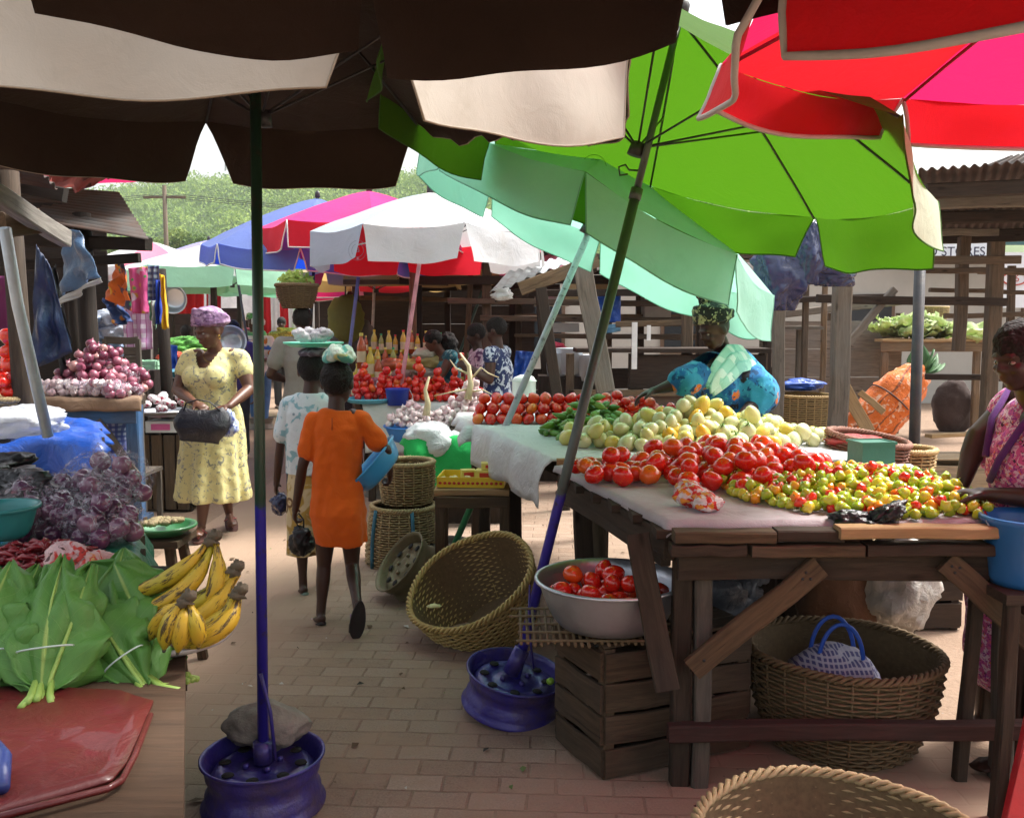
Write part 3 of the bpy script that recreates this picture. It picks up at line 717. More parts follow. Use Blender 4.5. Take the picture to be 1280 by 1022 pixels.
def proto_meshes(kind):
    out = []
    if kind == 'tomato':
        mt = M_rand('tomato_skin', [(0, (.62, .012, .008)), (.6, (.74, .02, .010)), (.85, (.78, .06, .012)), (1, (.80, .20, .02))], .17, coat=.5, scale=12, mott=.16, blotch=((.75, .24, .03), 9, .60))
        for k, (lb, am, fl) in enumerate([(5, .05, .78), (6, .035, .86), (4, .06, .74), (7, .04, .82)]):
            m = MB(); pr = []
            for i in range(11):
                t = pi * i / 10; r = sin(t); z = -cos(t) * fl
                if i >= 9: z -= .10 * (1 - r / .31) if r < .31 else 0
                pr.append((max(r, .0001), z))
            m.lathe(pr, 18, lobes=lb, amp=am, cap=False); m.noise(.05, 1.3, seed=k)
            m.lathe([(.0001, fl * .93), (.10, fl * .90), (.05, fl * .82)], 6, mi=1, cap=False)
            out.append(m.mesh('tomato', [mt, M_plain('stem_scar', (.10, .12, .03), .8)]))
    elif kind == 'garden_egg':
        mt = M_rand('garden_egg_skin', [(0, (.52, .55, .27)), (.55, (.62, .62, .36)), (.8, (.60, .57, .18)), (.93, (.70, .48, .05)), (1, (.74, .34, .02))], .25, coat=.35, scale=6, mott=.14)
        for k in range(3):
            m = MB(); L = (1.2, 1.35, 1.05)[k]
            m.lathe([(max(.0001, sin(pi * i / 10) * (1 - .16 * cos(pi * i / 10) * -1 * (1 if k else .6))), -cos(pi * i / 10) * L) for i in range(11)], 14, cap=False); m.noise(.06, .9, seed=k + 5)
            out.append(m.mesh('garden_egg', mt))
    elif kind == 'calyx':
        m = MB(); mt = M_plain('calyx_green', (.10, .22, .03), .6)
        for k in range(5):
            a = k * 2 * pi / 5
            m.add([(0, 0, 1.12), (.28 * cos(a - .4), .28 * sin(a - .4), 1.10), (.62 * cos(a), .62 * sin(a), .92), (.28 * cos(a + .4), .28 * sin(a + .4), 1.10)], [(0, 1, 2, 3)])
        m.tube([(0, 0, 1.05), (.05, .02, 1.3), (.16, .05, 1.55)], [.12, .09, .07], 6)
        out.append(m.mesh('calyx', mt))
    elif kind == 'pepper':
        mt = M_rand('pepper_skin', [(0, (.30, .46, .02)), (.42, (.46, .56, .04)), (.62, (.66, .60, .05)), (.74, (.82, .32, .012)), (.84, (.72, .04, .012)), (1, (.66, .012, .01))], .2, coat=.4, scale=4, mott=.15)
        for k in range(3):
            m = MB(); L = (1.0, 1.25, .9)[k]
            m.lathe([(max(.0001, sin(pi * i / 7) * (1 + .25 * cos(pi * i / 7) * -1)), -cos(pi * i / 7) * L) for i in range(8)], 10, lobes=(4, 3, 5)[k], amp=.15, cap=False); m.noise(.26, 1.3, seed=k)
            m.tube([(0, 0, L * .9), (.05, 0, L * 1.1), (.2, .1, L * 1.4)], [.12, .1, .08], 4, mi=1)
            out.append(m.mesh('scotch_bonnet_pepper', [mt, M_plain('calyx_green', (.10, .22, .03))]))
    elif kind == 'okra':
        mt = M_rand('okra_skin', [(0, (.06, .16, .015)), (.5, (.12, .26, .03)), (1, (.22, .36, .06))], .4, coat=.15, scale=5, mott=.2)
        for k in range(3):
            m = MB(); L = (3.2, 2.6, 1.9)[k]
            m.lathe([(.0001, -L), (.25, -L * .8), (.6, -L * .4), (.95, 0), (1.0, L * .4), (.75, L * .75), (.55, L * .8), (.25, L * .95), (.2, L * 1.15), (.0001, L * 1.16)], 8, lobes=5, amp=.09, cap=False)
            for i in range(len(m.v)): m.v[i].x += .10 * (m.v[i].z ** 2) / L * .5
            out.append(m.mesh('okra', mt))
    elif kind == 'onion':
        mt = M_rand('onion_skin', [(0, (.17, .035, .07)), (.5, (.28, .07, .12)), (.85, (.38, .14, .18)), (1, (.48, .25, .22))], .3, coat=.3, scale=3, mott=.3)
        for k in range(3):
            m = MB(); m.lathe([(.0001, -.86), (.2, -.84), (.6, -.7), (.92, -.3), (1, 0), (.92, .38), (.62, .72), (.26, .9), (.12, 1.05), (.09, 1.3), (.0001, 1.34)], 14, cap=False); m.noise(.07, 1.1, seed=k)
            out.append(m.mesh('onion', mt))
    elif kind == 'onion_dark':
        mt = M_rand('purple_onion_skin', [(0, (.07, .012, .05)), (.5, (.13, .03, .09)), (1, (.24, .10, .16))], .18, coat=.6, scale=3, mott=.3)
        for k in range(2):
            m = MB(); m.lathe([(.0001, -.86), (.2, -.84), (.6, -.7), (.92, -.3), (1, 0), (.92, .38), (.62, .72), (.26, .9), (.12, 1.05), (.09, 1.3), (.0001, 1.34)], 14, cap=False); m.noise(.07, 1.1, seed=k)
            out.append(m.mesh('onion', mt))
    elif kind == 'garlic':
        mt = M_rand('garlic_skin', [(0, (.62, .50, .50)), (.5, (.74, .66, .64)), (1, (.60, .38, .42))], .6, scale=4, mott=.2)
        for k in range(2):
            m = MB(); m.lathe([(.0001, -.7), (.5, -.65), (.95, -.2), (.95, .15), (.6, .55), (.2, .8), (.12, 1.25), (.0001, 1.3)], 14, lobes=7, amp=.08, cap=False)
            out.append(m.mesh('garlic_bulb', mt))
    elif kind == 'pile_stone':
        pass
    return out
PM = {k: proto_meshes(k) for k in ('tomato', 'garden_egg', 'calyx', 'pepper', 'okra', 'onion', 'onion_dark', 'garlic')}

def heap(n, r, spot, z0, tries=10, k=.93, seed=1, jitter=.1):
    """drop n balls of radius r; spot(g) gives (x, y, zmax) inside the footprint; returns (x, y, z, radius)"""
    g = random.Random(seed); P = []; cell = {}
    cs = r * 2.4
    def rest(x, y, rr):
        z = z0(x, y) + rr * .85 if callable(z0) else z0 + rr * .85
        cx, cy = int(math.floor(x / cs)), int(math.floor(y / cs))
        for i in (-1, 0, 1):
            for j in (-1, 0, 1):
                for (a, b, c, q) in cell.get((cx + i, cy + j), ()):
                    d2 = (a - x) ** 2 + (b - y) ** 2; s_ = (rr + q) * k
                    if d2 < s_ * s_: z = max(z, c + math.sqrt(s_ * s_ - d2) * .92)
        return z
    for _ in range(n):
        best = None; rr = r * g.uniform(1 - jitter, 1 + jitter)
        for _t in range(tries):
            x, y, zm = spot(g); z = rest(x, y, rr)
            sc = z - zm
            if best is None or sc < best[0]: best = (sc, x, y, z)
        _, x, y, z = best
        P.append((x, y, z, rr)); cell.setdefault((int(math.floor(x / cs)), int(math.floor(y / cs))), []).append(P[-1])
    return P
def ell(cx, cy, a, b, h, rot=0):
    c, s_ = cos(rot), sin(rot)
    def f(g):
        q = math.sqrt(g.random()); t = g.random() * 2 * pi; x, y = a * q * cos(t), b * q * sin(t)
        return cx + x * c - y * s_, cy + x * s_ + y * c, h * (1 - q)
    return f
def quadspot(p, h, edge=.15):
    """p: 4 corners (x,y); pile highest in the middle"""
    p = [Vector((*q, 0)) for q in p]
    def f(g):
        a, b = g.random(), g.random()
        v = p[0].lerp(p[1], a).lerp(p[3].lerp(p[2], a), b)
        return v.x, v.y, h * min(1, min(a, 1 - a, b, 1 - b) / edge)
    return f
def scatter(kind, P, name, label, cat, group, calyx=False, flat=False, maxn=300, seed=5, stuff_label=None, squash=1):
    """every item an object of its own; past maxn the rest is one mesh"""
    g = random.Random(seed); ms = PM[kind]
    P = sorted(P, key=lambda p: -(p[2] * 1.5 - p[1]) )
    for i, (x, y, z, r) in enumerate(P[:maxn]):
        if flat: rot = (pi / 2 + g.uniform(-.4, .4), g.uniform(-.3, .3), g.random() * 2 * pi)
        else: rot = (g.gauss(0, .7), g.gauss(0, .7), g.random() * 2 * pi)
        o = put(g.choice(ms), name, (x, y, z), rot, r * g.uniform(.95, 1.05))
        tag(o, label, cat, group)
        if calyx and g.random() < .6: put(PM['calyx'][0], 'calyx', (0, 0, 0), (0, 0, g.random() * 6), 1, o)
    rest = P[maxn:]
    if rest:
        vs = []; fs = []; rv = []; mi = []
        for (x, y, z, r) in rest:
            me = g.choice(ms); e = Matrix.Translation((x, y, z)) @ Quaternion((g.random(), g.random(), g.random(), g.random())).normalized().to_matrix().to_4x4() @ Matrix.Scale(r, 4)
            b = len(vs); vs += [e @ v.co for v in me.vertices]; q = g.random()
            rv += [q] * len(me.vertices)
            for p in me.polygons: fs.append([b + k for k in p.vertices]); mi.append(p.material_index)
        me = bpy.data.meshes.new(name); me.from_pydata([tuple(v) for v in vs], [], fs)
        for m_ in ms[0].materials: me.materials.append(m_)
        me.polygons.foreach_set('material_index', mi)
        me.polygons.foreach_set('use_smooth', [True] * len(fs))
        a = me.attributes.new('gc', 'FLOAT_VECTOR', 'POINT'); a.data.foreach_set('vector', [k for v in vs for k in v])
        a = me.attributes.new('rv', 'FLOAT', 'POINT'); a.data.foreach_set('value', rv)
        o = bpy.data.objects.new(name + '_heap', me); COL.objects.link(o)
        tag(o, stuff_label or (label + ', the many small ones at the back of the heap'), cat, kind='stuff')

OLD = M_wood('old_wood', (.048, .032, .021))
DARKW = M_wood('dark_wood', (.022, .015, .011))
GREYW = M_wood('grey_wood', (.10, .082, .065), grey=.6)
FRESH = M_wood('fresh_wood', (.36, .23, .11), var=.25, grey=.1)
MIDW = M_wood('mid_wood', (.095, .06, .033), grey=.25)
BLUEW = M_wood('blue_painted_wood', (.04, .10, .22), var=.35, grey=.3)
CANE = M_rand('cane', [(0, (.34, .25, .12)), (1, (.42, .31, .16))], .7, scale=60, mott=.45)
CANED = M_rand('dark_cane', [(0, (.13, .085, .038)), (1, (.17, .11, .055))], .75, scale=60, mott=.5)
def basket(name, label, r0, r1, h, loc, rot=(0, 0, 0), mat=None, rows=20, stakes=22, group='woven cane baskets', sag=0, rimr=None, lid=False, stripes=None, seg=None, seed=0, bow=.06):
    mat = mat or CANE; g = random.Random(seed)
    t = thing(name, label, 'basket', loc, rot=rot, group=group)
    def rad(f): return r0 + (r1 - r0) * f ** .85 + bow * (r1) * sin(pi * f)
    def wob(a, f): return 1 + .02 * sin(2 * a + 1 + seed) * f + .012 * sin(5 * a + seed * 2)
    q = MB(); n = stakes * 4
    for i in range(rows):
        f = (i + .5) / rows; ph = (i % 2) * pi; rr = rad(f)
        th = h / rows * .50
        pts = []
        for k in range(n):
            a = 2 * pi * k / n; w_ = .0045 * cos(stakes * a / 1 * 1 + ph) if stakes * 4 == n else 0
            R_ = (rr + w_ * (1.3)) * wob(a, f)
            pts.append(Vector((R_ * cos(a), R_ * sin(a), h * f + .004 * noise.noise(Vector((a * 2, i, seed))) + sag * f * cos(a))))
        q.tube(pts, th, 5, closed=True, ell=.55, up=(0, 0, 1))
    wv = q.build('weave', mat, t)
    q = MB()
    for k in range(stakes):
        a = 2 * pi * (k + .5) / stakes
        q.tube([Vector((rad(f) * wob(a, f) * cos(a), rad(f) * wob(a, f) * sin(a), h * f + sag * f * cos(a))) for f in (0, .25, .5, .75, 1.0)], .005, 5)
    q.build('stakes', mat, wv)
    q = MB(); rr = rad(1)
    for ph in (0, 2.1, 4.2):
        n2 = 130; q.tube([Vector(((rr + .011 * cos(a * 24 + ph)) * wob(a, 1) * cos(a), (rr + .011 * cos(a * 24 + ph)) * wob(a, 1) * sin(a), h + .011 * sin(a * 24 + ph) + sag * cos(a))) for a in [2 * pi * k / n2 for k in range(n2)]], .0075, 5, closed=True)
    q.build('rim', mat, t)
    q = MB(); q.lathe([(.0001, .008), (r0 * .5, .008), (r0, .004), (r0 * 1.03, .02)], 40, cap=False)
    q.lathe([(rad(f) * .985 - .004, h * f) for f in (0, .2, .4, .6, .8, .97)], n // 2, cap=False, wob=lambda a, z: .02 * sin(2 * a + 1 + seed) * z / h)
    q.build('base', CANED, t)
    return t
def cloth(name, label, cat, corners, z, over, mat, parent=None, amp=.008, seed=0, group=None, nu=44, nv=44, fold=.03, thick=.003, zf=None):
    """corners: 4 (x,y) points of the table top; over: overhang (left, right, near, far) in metres"""
    c = [Vector((*q, 0)) for q in corners]   # near-left, near-right, far-right, far-left
    L, Rr, Nn, Fa = over
    wx = ((c[1] - c[0]).length + (c[2] - c[3]).length) / 2; wy = ((c[3] - c[0]).length + (c[2] - c[1]).length) / 2
    def fn(a, b):
        s_ = -L + a * (wx + L + Rr); t_ = -Nn + b * (wy + Nn + Fa)
        sc, tc = min(max(s_, 0), wx), min(max(t_, 0), wy)
        p = c[0].lerp(c[1], sc / wx).lerp(c[3].lerp(c[2], sc / wx), tc / wy)
        dx = s_ - sc; dy = t_ - tc
        drop = math.hypot(dx, dy)
        ex = (c[1] - c[0]).normalized(); ey = (c[3] - c[0]).normalized()
        q = noise.noise(Vector((s_ * 5, t_ * 5, seed))) * amp + noise.noise(Vector((s_ * 14, t_ * 14, seed + 4))) * amp * .4
        zz = z + q
        if drop > 0:
            e = (ex * dx + ey * dy).normalized()
            along = s_ * 1.0 if abs(dy) > abs(dx) else t_
            fl = fold * (1 + sin(along * 17 + seed + 2 * noise.noise(Vector((along * 2, seed, 0))))) * min(1, drop / .12)
            edge = .02 * (1 - math.exp(-drop / .03))
            p = p + e * (fl + edge + abs(q))
            zz = z - max(0, drop - .01) * (1 + .1 * noise.noise(Vector((along * 6, seed, 2)))) + q * .5
        if zf: zz += zf(p.x, p.y) if drop == 0 else 0
        return (p.x, p.y, zz)
    m = MB(); m.grid(fn, nu, nv)
    o = m.build(name, mat, parent, solid=thick)
    if label: tag(o, label, cat, group)
    return o
def crumple(name, label, cat, c, r, mat, amp=.35, fq=3.2, seed=0, n=44, m_=30, parent=None, rot=None, group=None, flat=.0, pinch=0, solid=0):
    """soft crumpled bag or wad"""
    q = MB(); r = Vector(r)
    for i in range(m_ + 1):
        t = pi * i / m_
        for k in range(n):
            a = 2 * pi * k / n; d = Vector((sin(t) * cos(a), sin(t) * sin(a), -cos(t)))
            s_ = Vector((seed * 1.7, seed, 3))
            w_ = 1 + amp * noise.noise(d * fq * .5 + s_) + amp * .45 * abs(noise.noise(d * fq * 1.3 + s_)) * 1.5 + amp * .22 * noise.noise(d * fq * 3.3 + s_)
            if pinch: w_ *= (1 - pinch * max(0, d.z) ** 2)
            p = Vector((d.x * r.x * w_, d.y * r.y * w_, d.z * r.z * (w_ * .6 + .4)))
            if p.z < -r.z * (1 - flat): p.z = -r.z * (1 - flat)
            q.v.append(p)
    q.g = [v.copy() for v in q.v]
    for i in range(m_):
        for k in range(n): q.f.append([i * n + k, i * n + (k + 1) % n, (i + 1) * n + (k + 1) % n, (i + 1) * n + k]); q.mi.append(0); q.sm.append(True)
    if rot is not None: q.v = [rot @ v for v in q.v]
    o = q.build(name, mat, parent, loc=c)
    if label: tag(o, label, cat, group)
    return o
def plank_table(name, label, corners, z, mat, nplank=5, thick=.035, legs=None, legw=.07, apron=.09, along=0, group=None, cat='table', legmat=None, gapf=.94, lean=0, jit=.003, floor=0, skip_apron=()):
    """corners near-left, near-right, far-right, far-left as (x, y)"""
    c = [Vector((*q, z)) for q in corners]; cen = sum(c, Vector()) / 4; base = Vector((cen.x, cen.y, floor))
    t = thing(name, label, cat, base, group=group)
    for k in range(nplank):
        a, b = (k + .5) / nplank, 1.0 / nplank
        if along == 0: p0, p1 = c[0].lerp(c[3], a), c[1].lerp(c[2], a); wd = (c[3] - c[0]).length * b * gapf
        else: p0, p1 = c[0].lerp(c[1], a), c[3].lerp(c[2], a); wd = (c[1] - c[0]).length * b * gapf
        e = (p1 - p0).normalized(); p0 = p0 - e * rnd.uniform(0, jit * 3); p1 = p1 + e * rnd.uniform(0, jit * 3)
        q = MB(); plank(q, p0 - base, p1 - base, wd, thick)
        q.build('plank', mat, t)
    za = z - thick - apron / 2 - .003
    for i in range(4):
        if i in skip_apron: continue
        p, r_ = c[i].lerp(cen, .05), c[(i + 1) % 4].lerp(cen, .05)
        p = Vector((p.x, p.y, za)); r_ = Vector((r_.x, r_.y, za)); q = MB()
        inn = (cen - (p + r_) / 2); inn.z = 0; inn.normalize()
        vplank(q, p - base + inn * .01 * (i % 2), r_ - base + inn * .01 * (i % 2), apron, .03); q.build('apron', legmat or mat, t)
    for i in range(4):
        p = c[i].lerp(cen, .12); q = MB(); f_ = p + (p - cen) * lean
        q.beam((p.x - base.x, p.y - base.y, z - thick - .004), (f_.x - base.x, f_.y - base.y, floor), legw, legw * .8); q.build('leg', legmat or mat, t)
    return t
def plank(q, a, b, w_, t_):
    """flat board lying between a and b, top face at their height"""
    q.beam(a - Vector((0, 0, t_ / 2)), b - Vector((0, 0, t_ / 2)), w_, t_, up=(0, 0, 1))
    return q
def vplank(q, a, b, h_, t_):
    d = (b - a).normalized(); q.beam(a, b, t_, h_, up=Vector((0, 0, 1)))
    return q
def crate(name, label, c, sz, mat, slats=4, group=None, rz=0, open_top=True, fmat=None):
    """slatted box; c is the centre of its base"""
    t = thing(name, label, 'crate', c, rz=rz, group=group); X, Y, H = sz
    for sx in (-1, 1):
        for sy in (-1, 1):
            q = MB(); q.box((sx * (X / 2 - .02), sy * (Y / 2 - .02), H / 2), (.04, .04, H), jit=.002); q.build('corner_post', fmat or mat, t)
    for k in range(slats):
        z = H * (k + .5) / slats; hh = H / slats * .86
        for sy in (-1, 1):
            q = MB(); vplank(q, Vector((-X / 2, sy * (Y / 2 + .008), z + rnd.uniform(-.006, .006))), Vector((X / 2, sy * (Y / 2 + .008), z + rnd.uniform(-.006, .006))), hh, .014); q.build('slat', mat, t)
        for sx in (-1, 1):
            q = MB(); vplank(q, Vector((sx * (X / 2 + .008), -Y / 2, z + rnd.uniform(-.006, .006))), Vector((sx * (X / 2 + .008), Y / 2, z + rnd.uniform(-.006, .006))), hh, .014); q.build('slat', mat, t)
    q = MB(); q.box((0, 0, .02), (X - .05, Y - .05, .014)); q.build('bottom', mat, t)
    if not open_top:
        for k in range(4):
            q = MB(); q.box((0, -Y / 2 + Y * (k + .5) / 4, H + .009), (X, Y / 4 * .9, .014), jit=.002); q.build('slat', mat, t)
    return t
def bowl(name, label, c, r, h, mat, flat=.55, group=None, rot=None, cat='basin', lip=.012):
    pr = [(.0001, .004), (r * flat, .004), (r * (flat + .1), .012)] + [(r * (flat + .1 + (.9 - flat) * f ** .8), .012 + (h - .012) * f ** 1.2) for f in (.2, .4, .6, .8, 1)]
    pr2 = pr + [(r + lip, h + .002), (r + lip * 1.2, h - .006), (r + lip * .7, h - .012)]
    q = MB(); q.lathe(pr2, 56, cap=False)
    pr3 = [(x * 1.0 + .003, z - .003) for x, z in pr]; q.lathe(pr3[::-1], 56, cap=False)
    o = q.build(name, mat, None, loc=c)
    if rot: o.rotation_euler = rot
    return tag(o, label, cat, group)
CANV = M_fabric('grey_lilac_canvas', (.46, .42, .44), .08, stain=.35, stainc=(.24, .19, .16), wr=.8)
WPL = M_plastic('white_sheet', (.66, .67, .68), .2, .45, 1.0, 9, .1, .05)
ALU = M_plain('dull_aluminium', (.52, .55, .60), .33, .12, 6, .25, 30, metal=.85, dirt=.25, dirtc=(.2, .2, .2))
BLKP = M_plastic('black_plastic', (.006, .006, .008), .03, .32, .45, 12, .3, .1)
NAVP = M_plastic('dark_blue_plastic', (.004, .012, .075), .06, .2, .6, 10, .5, .6)
WHP = M_plastic('white_plastic', (.72, .74, .78), .35, .3, 1.0, 14, .12, .3)
BLUP = M_plain('blue_bucket', (.03, .16, .42), .35, .1, 6, .08, 40, coat=.2, trans=.1)
TZ = .87
T1 = [(.50, 2.84), (1.50, 2.84), (1.76, 4.0), (.20, 4.0)]
t = thing('market_stall', 'heavy weathered timber stall table holding the tomatoes and scotch bonnets, nearest on the right', 'stall table', (.95, 3.4, 0))
b0 = Vector((.95, 3.4, 0))
def tp(x, y, z): return Vector((x, y, z)) - b0
for k in range(6):
    f0 = (k + .5) / 6; q = MB(); a = Vector((.20 + (.50 - .20) * (1 - f0), 4.0 - 1.16 * (1 - f0), 0)); b = Vector((1.76 - .26 * (1 - f0), a.y, 0))
    plank(q, tp(a.x - .02, a.y, TZ - .012 + (k % 2) * .002), tp(b.x + .02, b.y, TZ - .012 + (k % 2) * .002), .185, .03); q.build('plank', OLD, t)
for (x0, x1, z, y, mt) in [(.50, .81, TZ - .003, 2.80, MIDW), (.815, 1.02, TZ - .001, 2.805, OLD), (1.0, 1.52, TZ + .014, 2.785, FRESH), (.49, .72, TZ - .045, 2.80, OLD), (.735, 1.08, TZ - .047, 2.795, MIDW), (1.09, 1.54, TZ - .045, 2.80, OLD)]:
    q = MB(); q.beam(tp(x0, y, z - .018), tp(x1, y, z - .018), .07, .036, up=(0, 0, 1), warp=.003); q.build('edge_board', mt, t)
for (a, b, hh, mt) in [((.52, 2.83, .745), (1.62, 2.83, .745), .085, OLD), ((.50, 2.86, .80), (.22, 3.98, .80), .09, OLD), ((.49, 2.88, .755), (.21, 4.0, .755), .045, OLD), ((1.52, 2.86, .78), (1.74, 3.98, .78), .09, OLD), ((.24, 3.97, .78), (1.74, 3.97, .78), .09, OLD)]:
    q = MB(); vplank(q, tp(*a), tp(*b), hh, .035); q.build('apron', mt, t)
for (x, y, w_, d_, mt, lx) in [(.545, 2.895, .062, .05, OLD, 0), (.612, 2.885, .055, .05, GREYW, 0), (1.60, 2.92, .06, .06, GREYW, .02), (.30, 3.9, .08, .06, OLD, .03), (1.1, 3.92, .09, .08, DARKW, 0), (1.7, 3.9, .08, .08, OLD, 0)]:
    q = MB(); q.beam(tp(x, y, .84), tp(x + lx, y, 0), w_, d_, warp=.004); q.build('leg', mt, t)
q = MB(); q.beam(tp(.50, 2.845, .20), tp(1.66, 2.855, .205), .05, .055, up=(0, 0, 1)); q.build('rail', M_wood('red_brown_wood', (.05, .022, .018)), t)
def board(a, b, w_, th, mt, nm='brace', par=t, nails=True, org=None):
    org = org or b0
    a = Vector(a); b = Vector(b); q = MB(); q.beam(a - org, b - org, w_, th, up=(0, -1, 0), warp=.003); o = q.build(nm, mt, par)
    return o
board((.955, 2.80, .755), (.565, 2.80, .42), .075, .022, MIDW)
board((1.345, 2.80, .77), (1.64, 2.79, .50), .075, .022, MIDW)
board((.40, 2.90, .83), (.48, 2.76, .37), .075, .03, OLD)
nl = M_plain('nail', (.02, .02, .02), .5)
for (x, z) in [(.90, .715), (.925, .715), (.91, .735), (1.36, .755), (1.385, .75), (1.37, .735), (.60, .455), (1.59, .545)]:
    q = MB(); q.tube([tp(x, 2.79, z), tp(x, 2.7865, z)], .005, 6); q.build('nail', nl, t)
def bulge(x, y): return .0
cloth('canvas_cover', 'grey lilac canvas spread under the tomatoes and peppers of the nearest stall', 'cloth', [(.50, 2.87), (1.52, 2.87), (1.76, 4.02), (.20, 4.02)], TZ + .010, (.035, .02, .045, .02), CANV, amp=.009, seed=3, fold=.008, thick=.006, nu=60, nv=60)
def inq(p, k=1): return p
TG = 'ripe red tomatoes heaped on the stalls'
z1 = TZ + .016
P = heap(14, .042, ell(*Z(775, 595, TZ).xy[:], .13, .14, .10, .3), z1, seed=11)
c1 = Z(768, 603, TZ)
P = heap(15, .040, ell(c1.x, c1.y, .15, .17, .08, .2), z1, seed=11)
scatter('tomato', P, 'tomato', 'ripe tomato in the small group apart at the left corner of the nearest stall', 'tomato', 'tomatoes in the small left group', flat=False)
c1 = Z(915, 603, TZ)
P = heap(104, .041, ell(c1.x + .03, c1.y + .06, .42, .44, .06, .15), z1, seed=12, tries=14)
scatter('tomato', P, 'tomato', 'ripe red tomato in the big heap beside the scotch bonnets', 'tomato', 'tomatoes in the big heap')
P = []
g = random.Random(5)
CP = [Z(925, 642, TZ), Z(1225, 652, TZ), Z(1180, 610, TZ), Z(1010, 596, TZ)]
cc = Z(1080, 628, TZ)
P = heap(900, .0178, ell(cc.x + .02, cc.y + .06, .50, .42, .08, -.35), z1, seed=13, tries=9, k=.9)
P = [p for p in P if p[0] < 1.56 and p[1] > 2.86]
scatter('pepper', P, 'scotch_bonnet_pepper', 'small lumpy scotch bonnet pepper in the mixed green yellow and red heap', 'pepper', 'scotch bonnet peppers in the heap', maxn=300, stuff_label='rest of the green, yellow and red scotch bonnet heap')
CLR = M_rand('pink_clear_bag', [(0, (.70, .35, .36)), (1, (.72, .40, .42))], .15, coat=.8, scale=30, mott=.3, blotch=((.72, .05, .04), 30, .47))
CLR2 = M_print('bag_of_small_peppers', (.62, .42, .42), [('cell', 55, 0, .35, (.62, .03, .02)), ('cell', 55, .5, .7, (.75, .30, .04)), ('cell', 60, .8, .97, (.75, .70, .68))], .2, wr=.8)
for k, (u, v, rx, rz_) in enumerate([(868, 640, .055, .04), (885, 645, .05, .032), (862, 626, .045, .03)]):
    p = Z(u, v, TZ); crumple('bag_of_peppers', ['knotted clear bag of mixed small peppers at the front of the tomato heap', 'flat clear bag of red peppers right of the knotted one', 'small clear bag of peppers resting against the tomatoes'][k], 'bag', (p.x, p.y + .03, z1 + rz_ * .8), (rx, .05, rz_), CLR2, .35, 3, 20 + k, group='clear bags of small peppers')
p = D(1062, 648, 2.86); crumple('plastic_scrap', 'black plastic bag draped over the front edge of the pepper heap, left wad', 'plastic bag', p, (.058, .04, .028), BLKP, .5, 4, 5)
p = D(1110, 642, 2.84); crumple('plastic_scrap', 'black plastic scrap with a pointed corner on the peppers, right wad', 'plastic bag', p, (.048, .035, .026), BLKP, .7, 5, 8, rot=Matrix.Rotation(-.5, 3, 'Y'))
p = D(1098, 656, 2.82); crumple('plastic_scrap', 'thin twist of black plastic hanging over the fresh front board', 'plastic bag', p, (.045, .02, .014), BLKP, .7, 5, 9)
crate('wooden_crate', 'slatted brown wooden crate under the aluminium basin, by the leaning umbrella base', (.50, 3.185, .0), (.58, .33, .44), M_wood('crate_wood', (.075, .05, .03)), 4, rz=R(24), open_top=False, fmat=MIDW)
tm = thing('wicker_mat', 'frayed wicker mat sticking out from under the aluminium basin', 'mat', (.33, 3.1, .462))
for k in range(26):
    q = MB(); x = -.30 + k * .022; q.tube([(x, -.19 + rnd.uniform(-.02, .02), 0), (x, 0, .004 * (-1) ** k), (x, .2, 0)], .006, 5); q.build('strand', CANED, tm)
for k in range(5):
    q = MB(); y = -.17 + k * .085; q.tube([(-.32 + rnd.uniform(-.02, .02), y, .006), (0, y, .006), (.28, y, .006)], .005, 5); q.build('cross_strand', CANED, tm)
bc = Vector((.335, 3.08, .474))
bowl('basin', 'big dull aluminium basin holding tomatoes on the crate under the stall', bc, .245, .165, ALU, .6)
P = heap(30, .038, ell(bc.x - .01, bc.y - .01, .19, .17, .12), bc.z + .02, seed=17)
def inb(p):
    return p
P = [p for p in P if math.hypot(p[0] - bc.x, p[1] - bc.y) < .19]
P = heap(25, .036, ell(bc.x, bc.y, .185, .18, .03), lambda x, y: bc.z + .075 + .0 * x, seed=17)
scatter('tomato', P, 'tomato', 'ripe tomato in the aluminium basin below the stall', 'tomato', 'tomatoes in the aluminium basin')
cb = CANED
basket('cane_basket', 'large dark cane basket under the stall with a blue handled bag in it', .24, .325, .34, (1.19, 3.22, 0), mat=CANED, rows=22, stakes=26, seed=2)
basket('cane_basket', 'pale cane basket cut off by the bottom of the picture in front of the stall', .27, .35, .262, (.80, 2.10, 0), mat=CANE, rows=18, stakes=26, seed=3)
tb_ = thing('carrier_bag', 'blue handled checked bag lying inside the large dark basket', 'bag', (1.15, 3.2, .12))
q = MB(); q.ball((0, 0, .1), (.17, .15, .13), 20, 12, amp=.2, seed=3); q.build('bag_body', M_print('check_bag', (.10, .10, .25), [('sx', 60, 0, .4, (.5, .5, .6)), ('sz', 60, 0, .4, (.5, .5, .6))]), tb_)
for dy in (-.05, .04):
    q = MB(); q.tube([(.01 - .08 * cos(a), dy, .18 + .15 * sin(a)) for a in [k * pi / 14 for k in range(15)]], .008, 6, ell=.5); q.build('handle', M_plain('blue_strap', (.02, .09, .5), .5), tb_)
BUR = M_fabric('brown_sack', (.16, .085, .05), 0, stain=.4, wr=1)
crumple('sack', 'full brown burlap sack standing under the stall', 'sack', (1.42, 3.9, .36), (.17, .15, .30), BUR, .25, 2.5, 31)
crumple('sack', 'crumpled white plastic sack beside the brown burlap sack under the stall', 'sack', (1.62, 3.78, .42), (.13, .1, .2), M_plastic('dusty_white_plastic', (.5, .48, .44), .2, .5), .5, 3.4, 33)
crumple('plastic_bag', 'dark grey plastic bag in the shade behind the left legs of the stall', 'plastic bag', (.82, 3.7, .25), (.22, .14, .22), M_plastic('grey_plastic', (.08, .09, .11), .1, .3), .6, 3.4, 35)
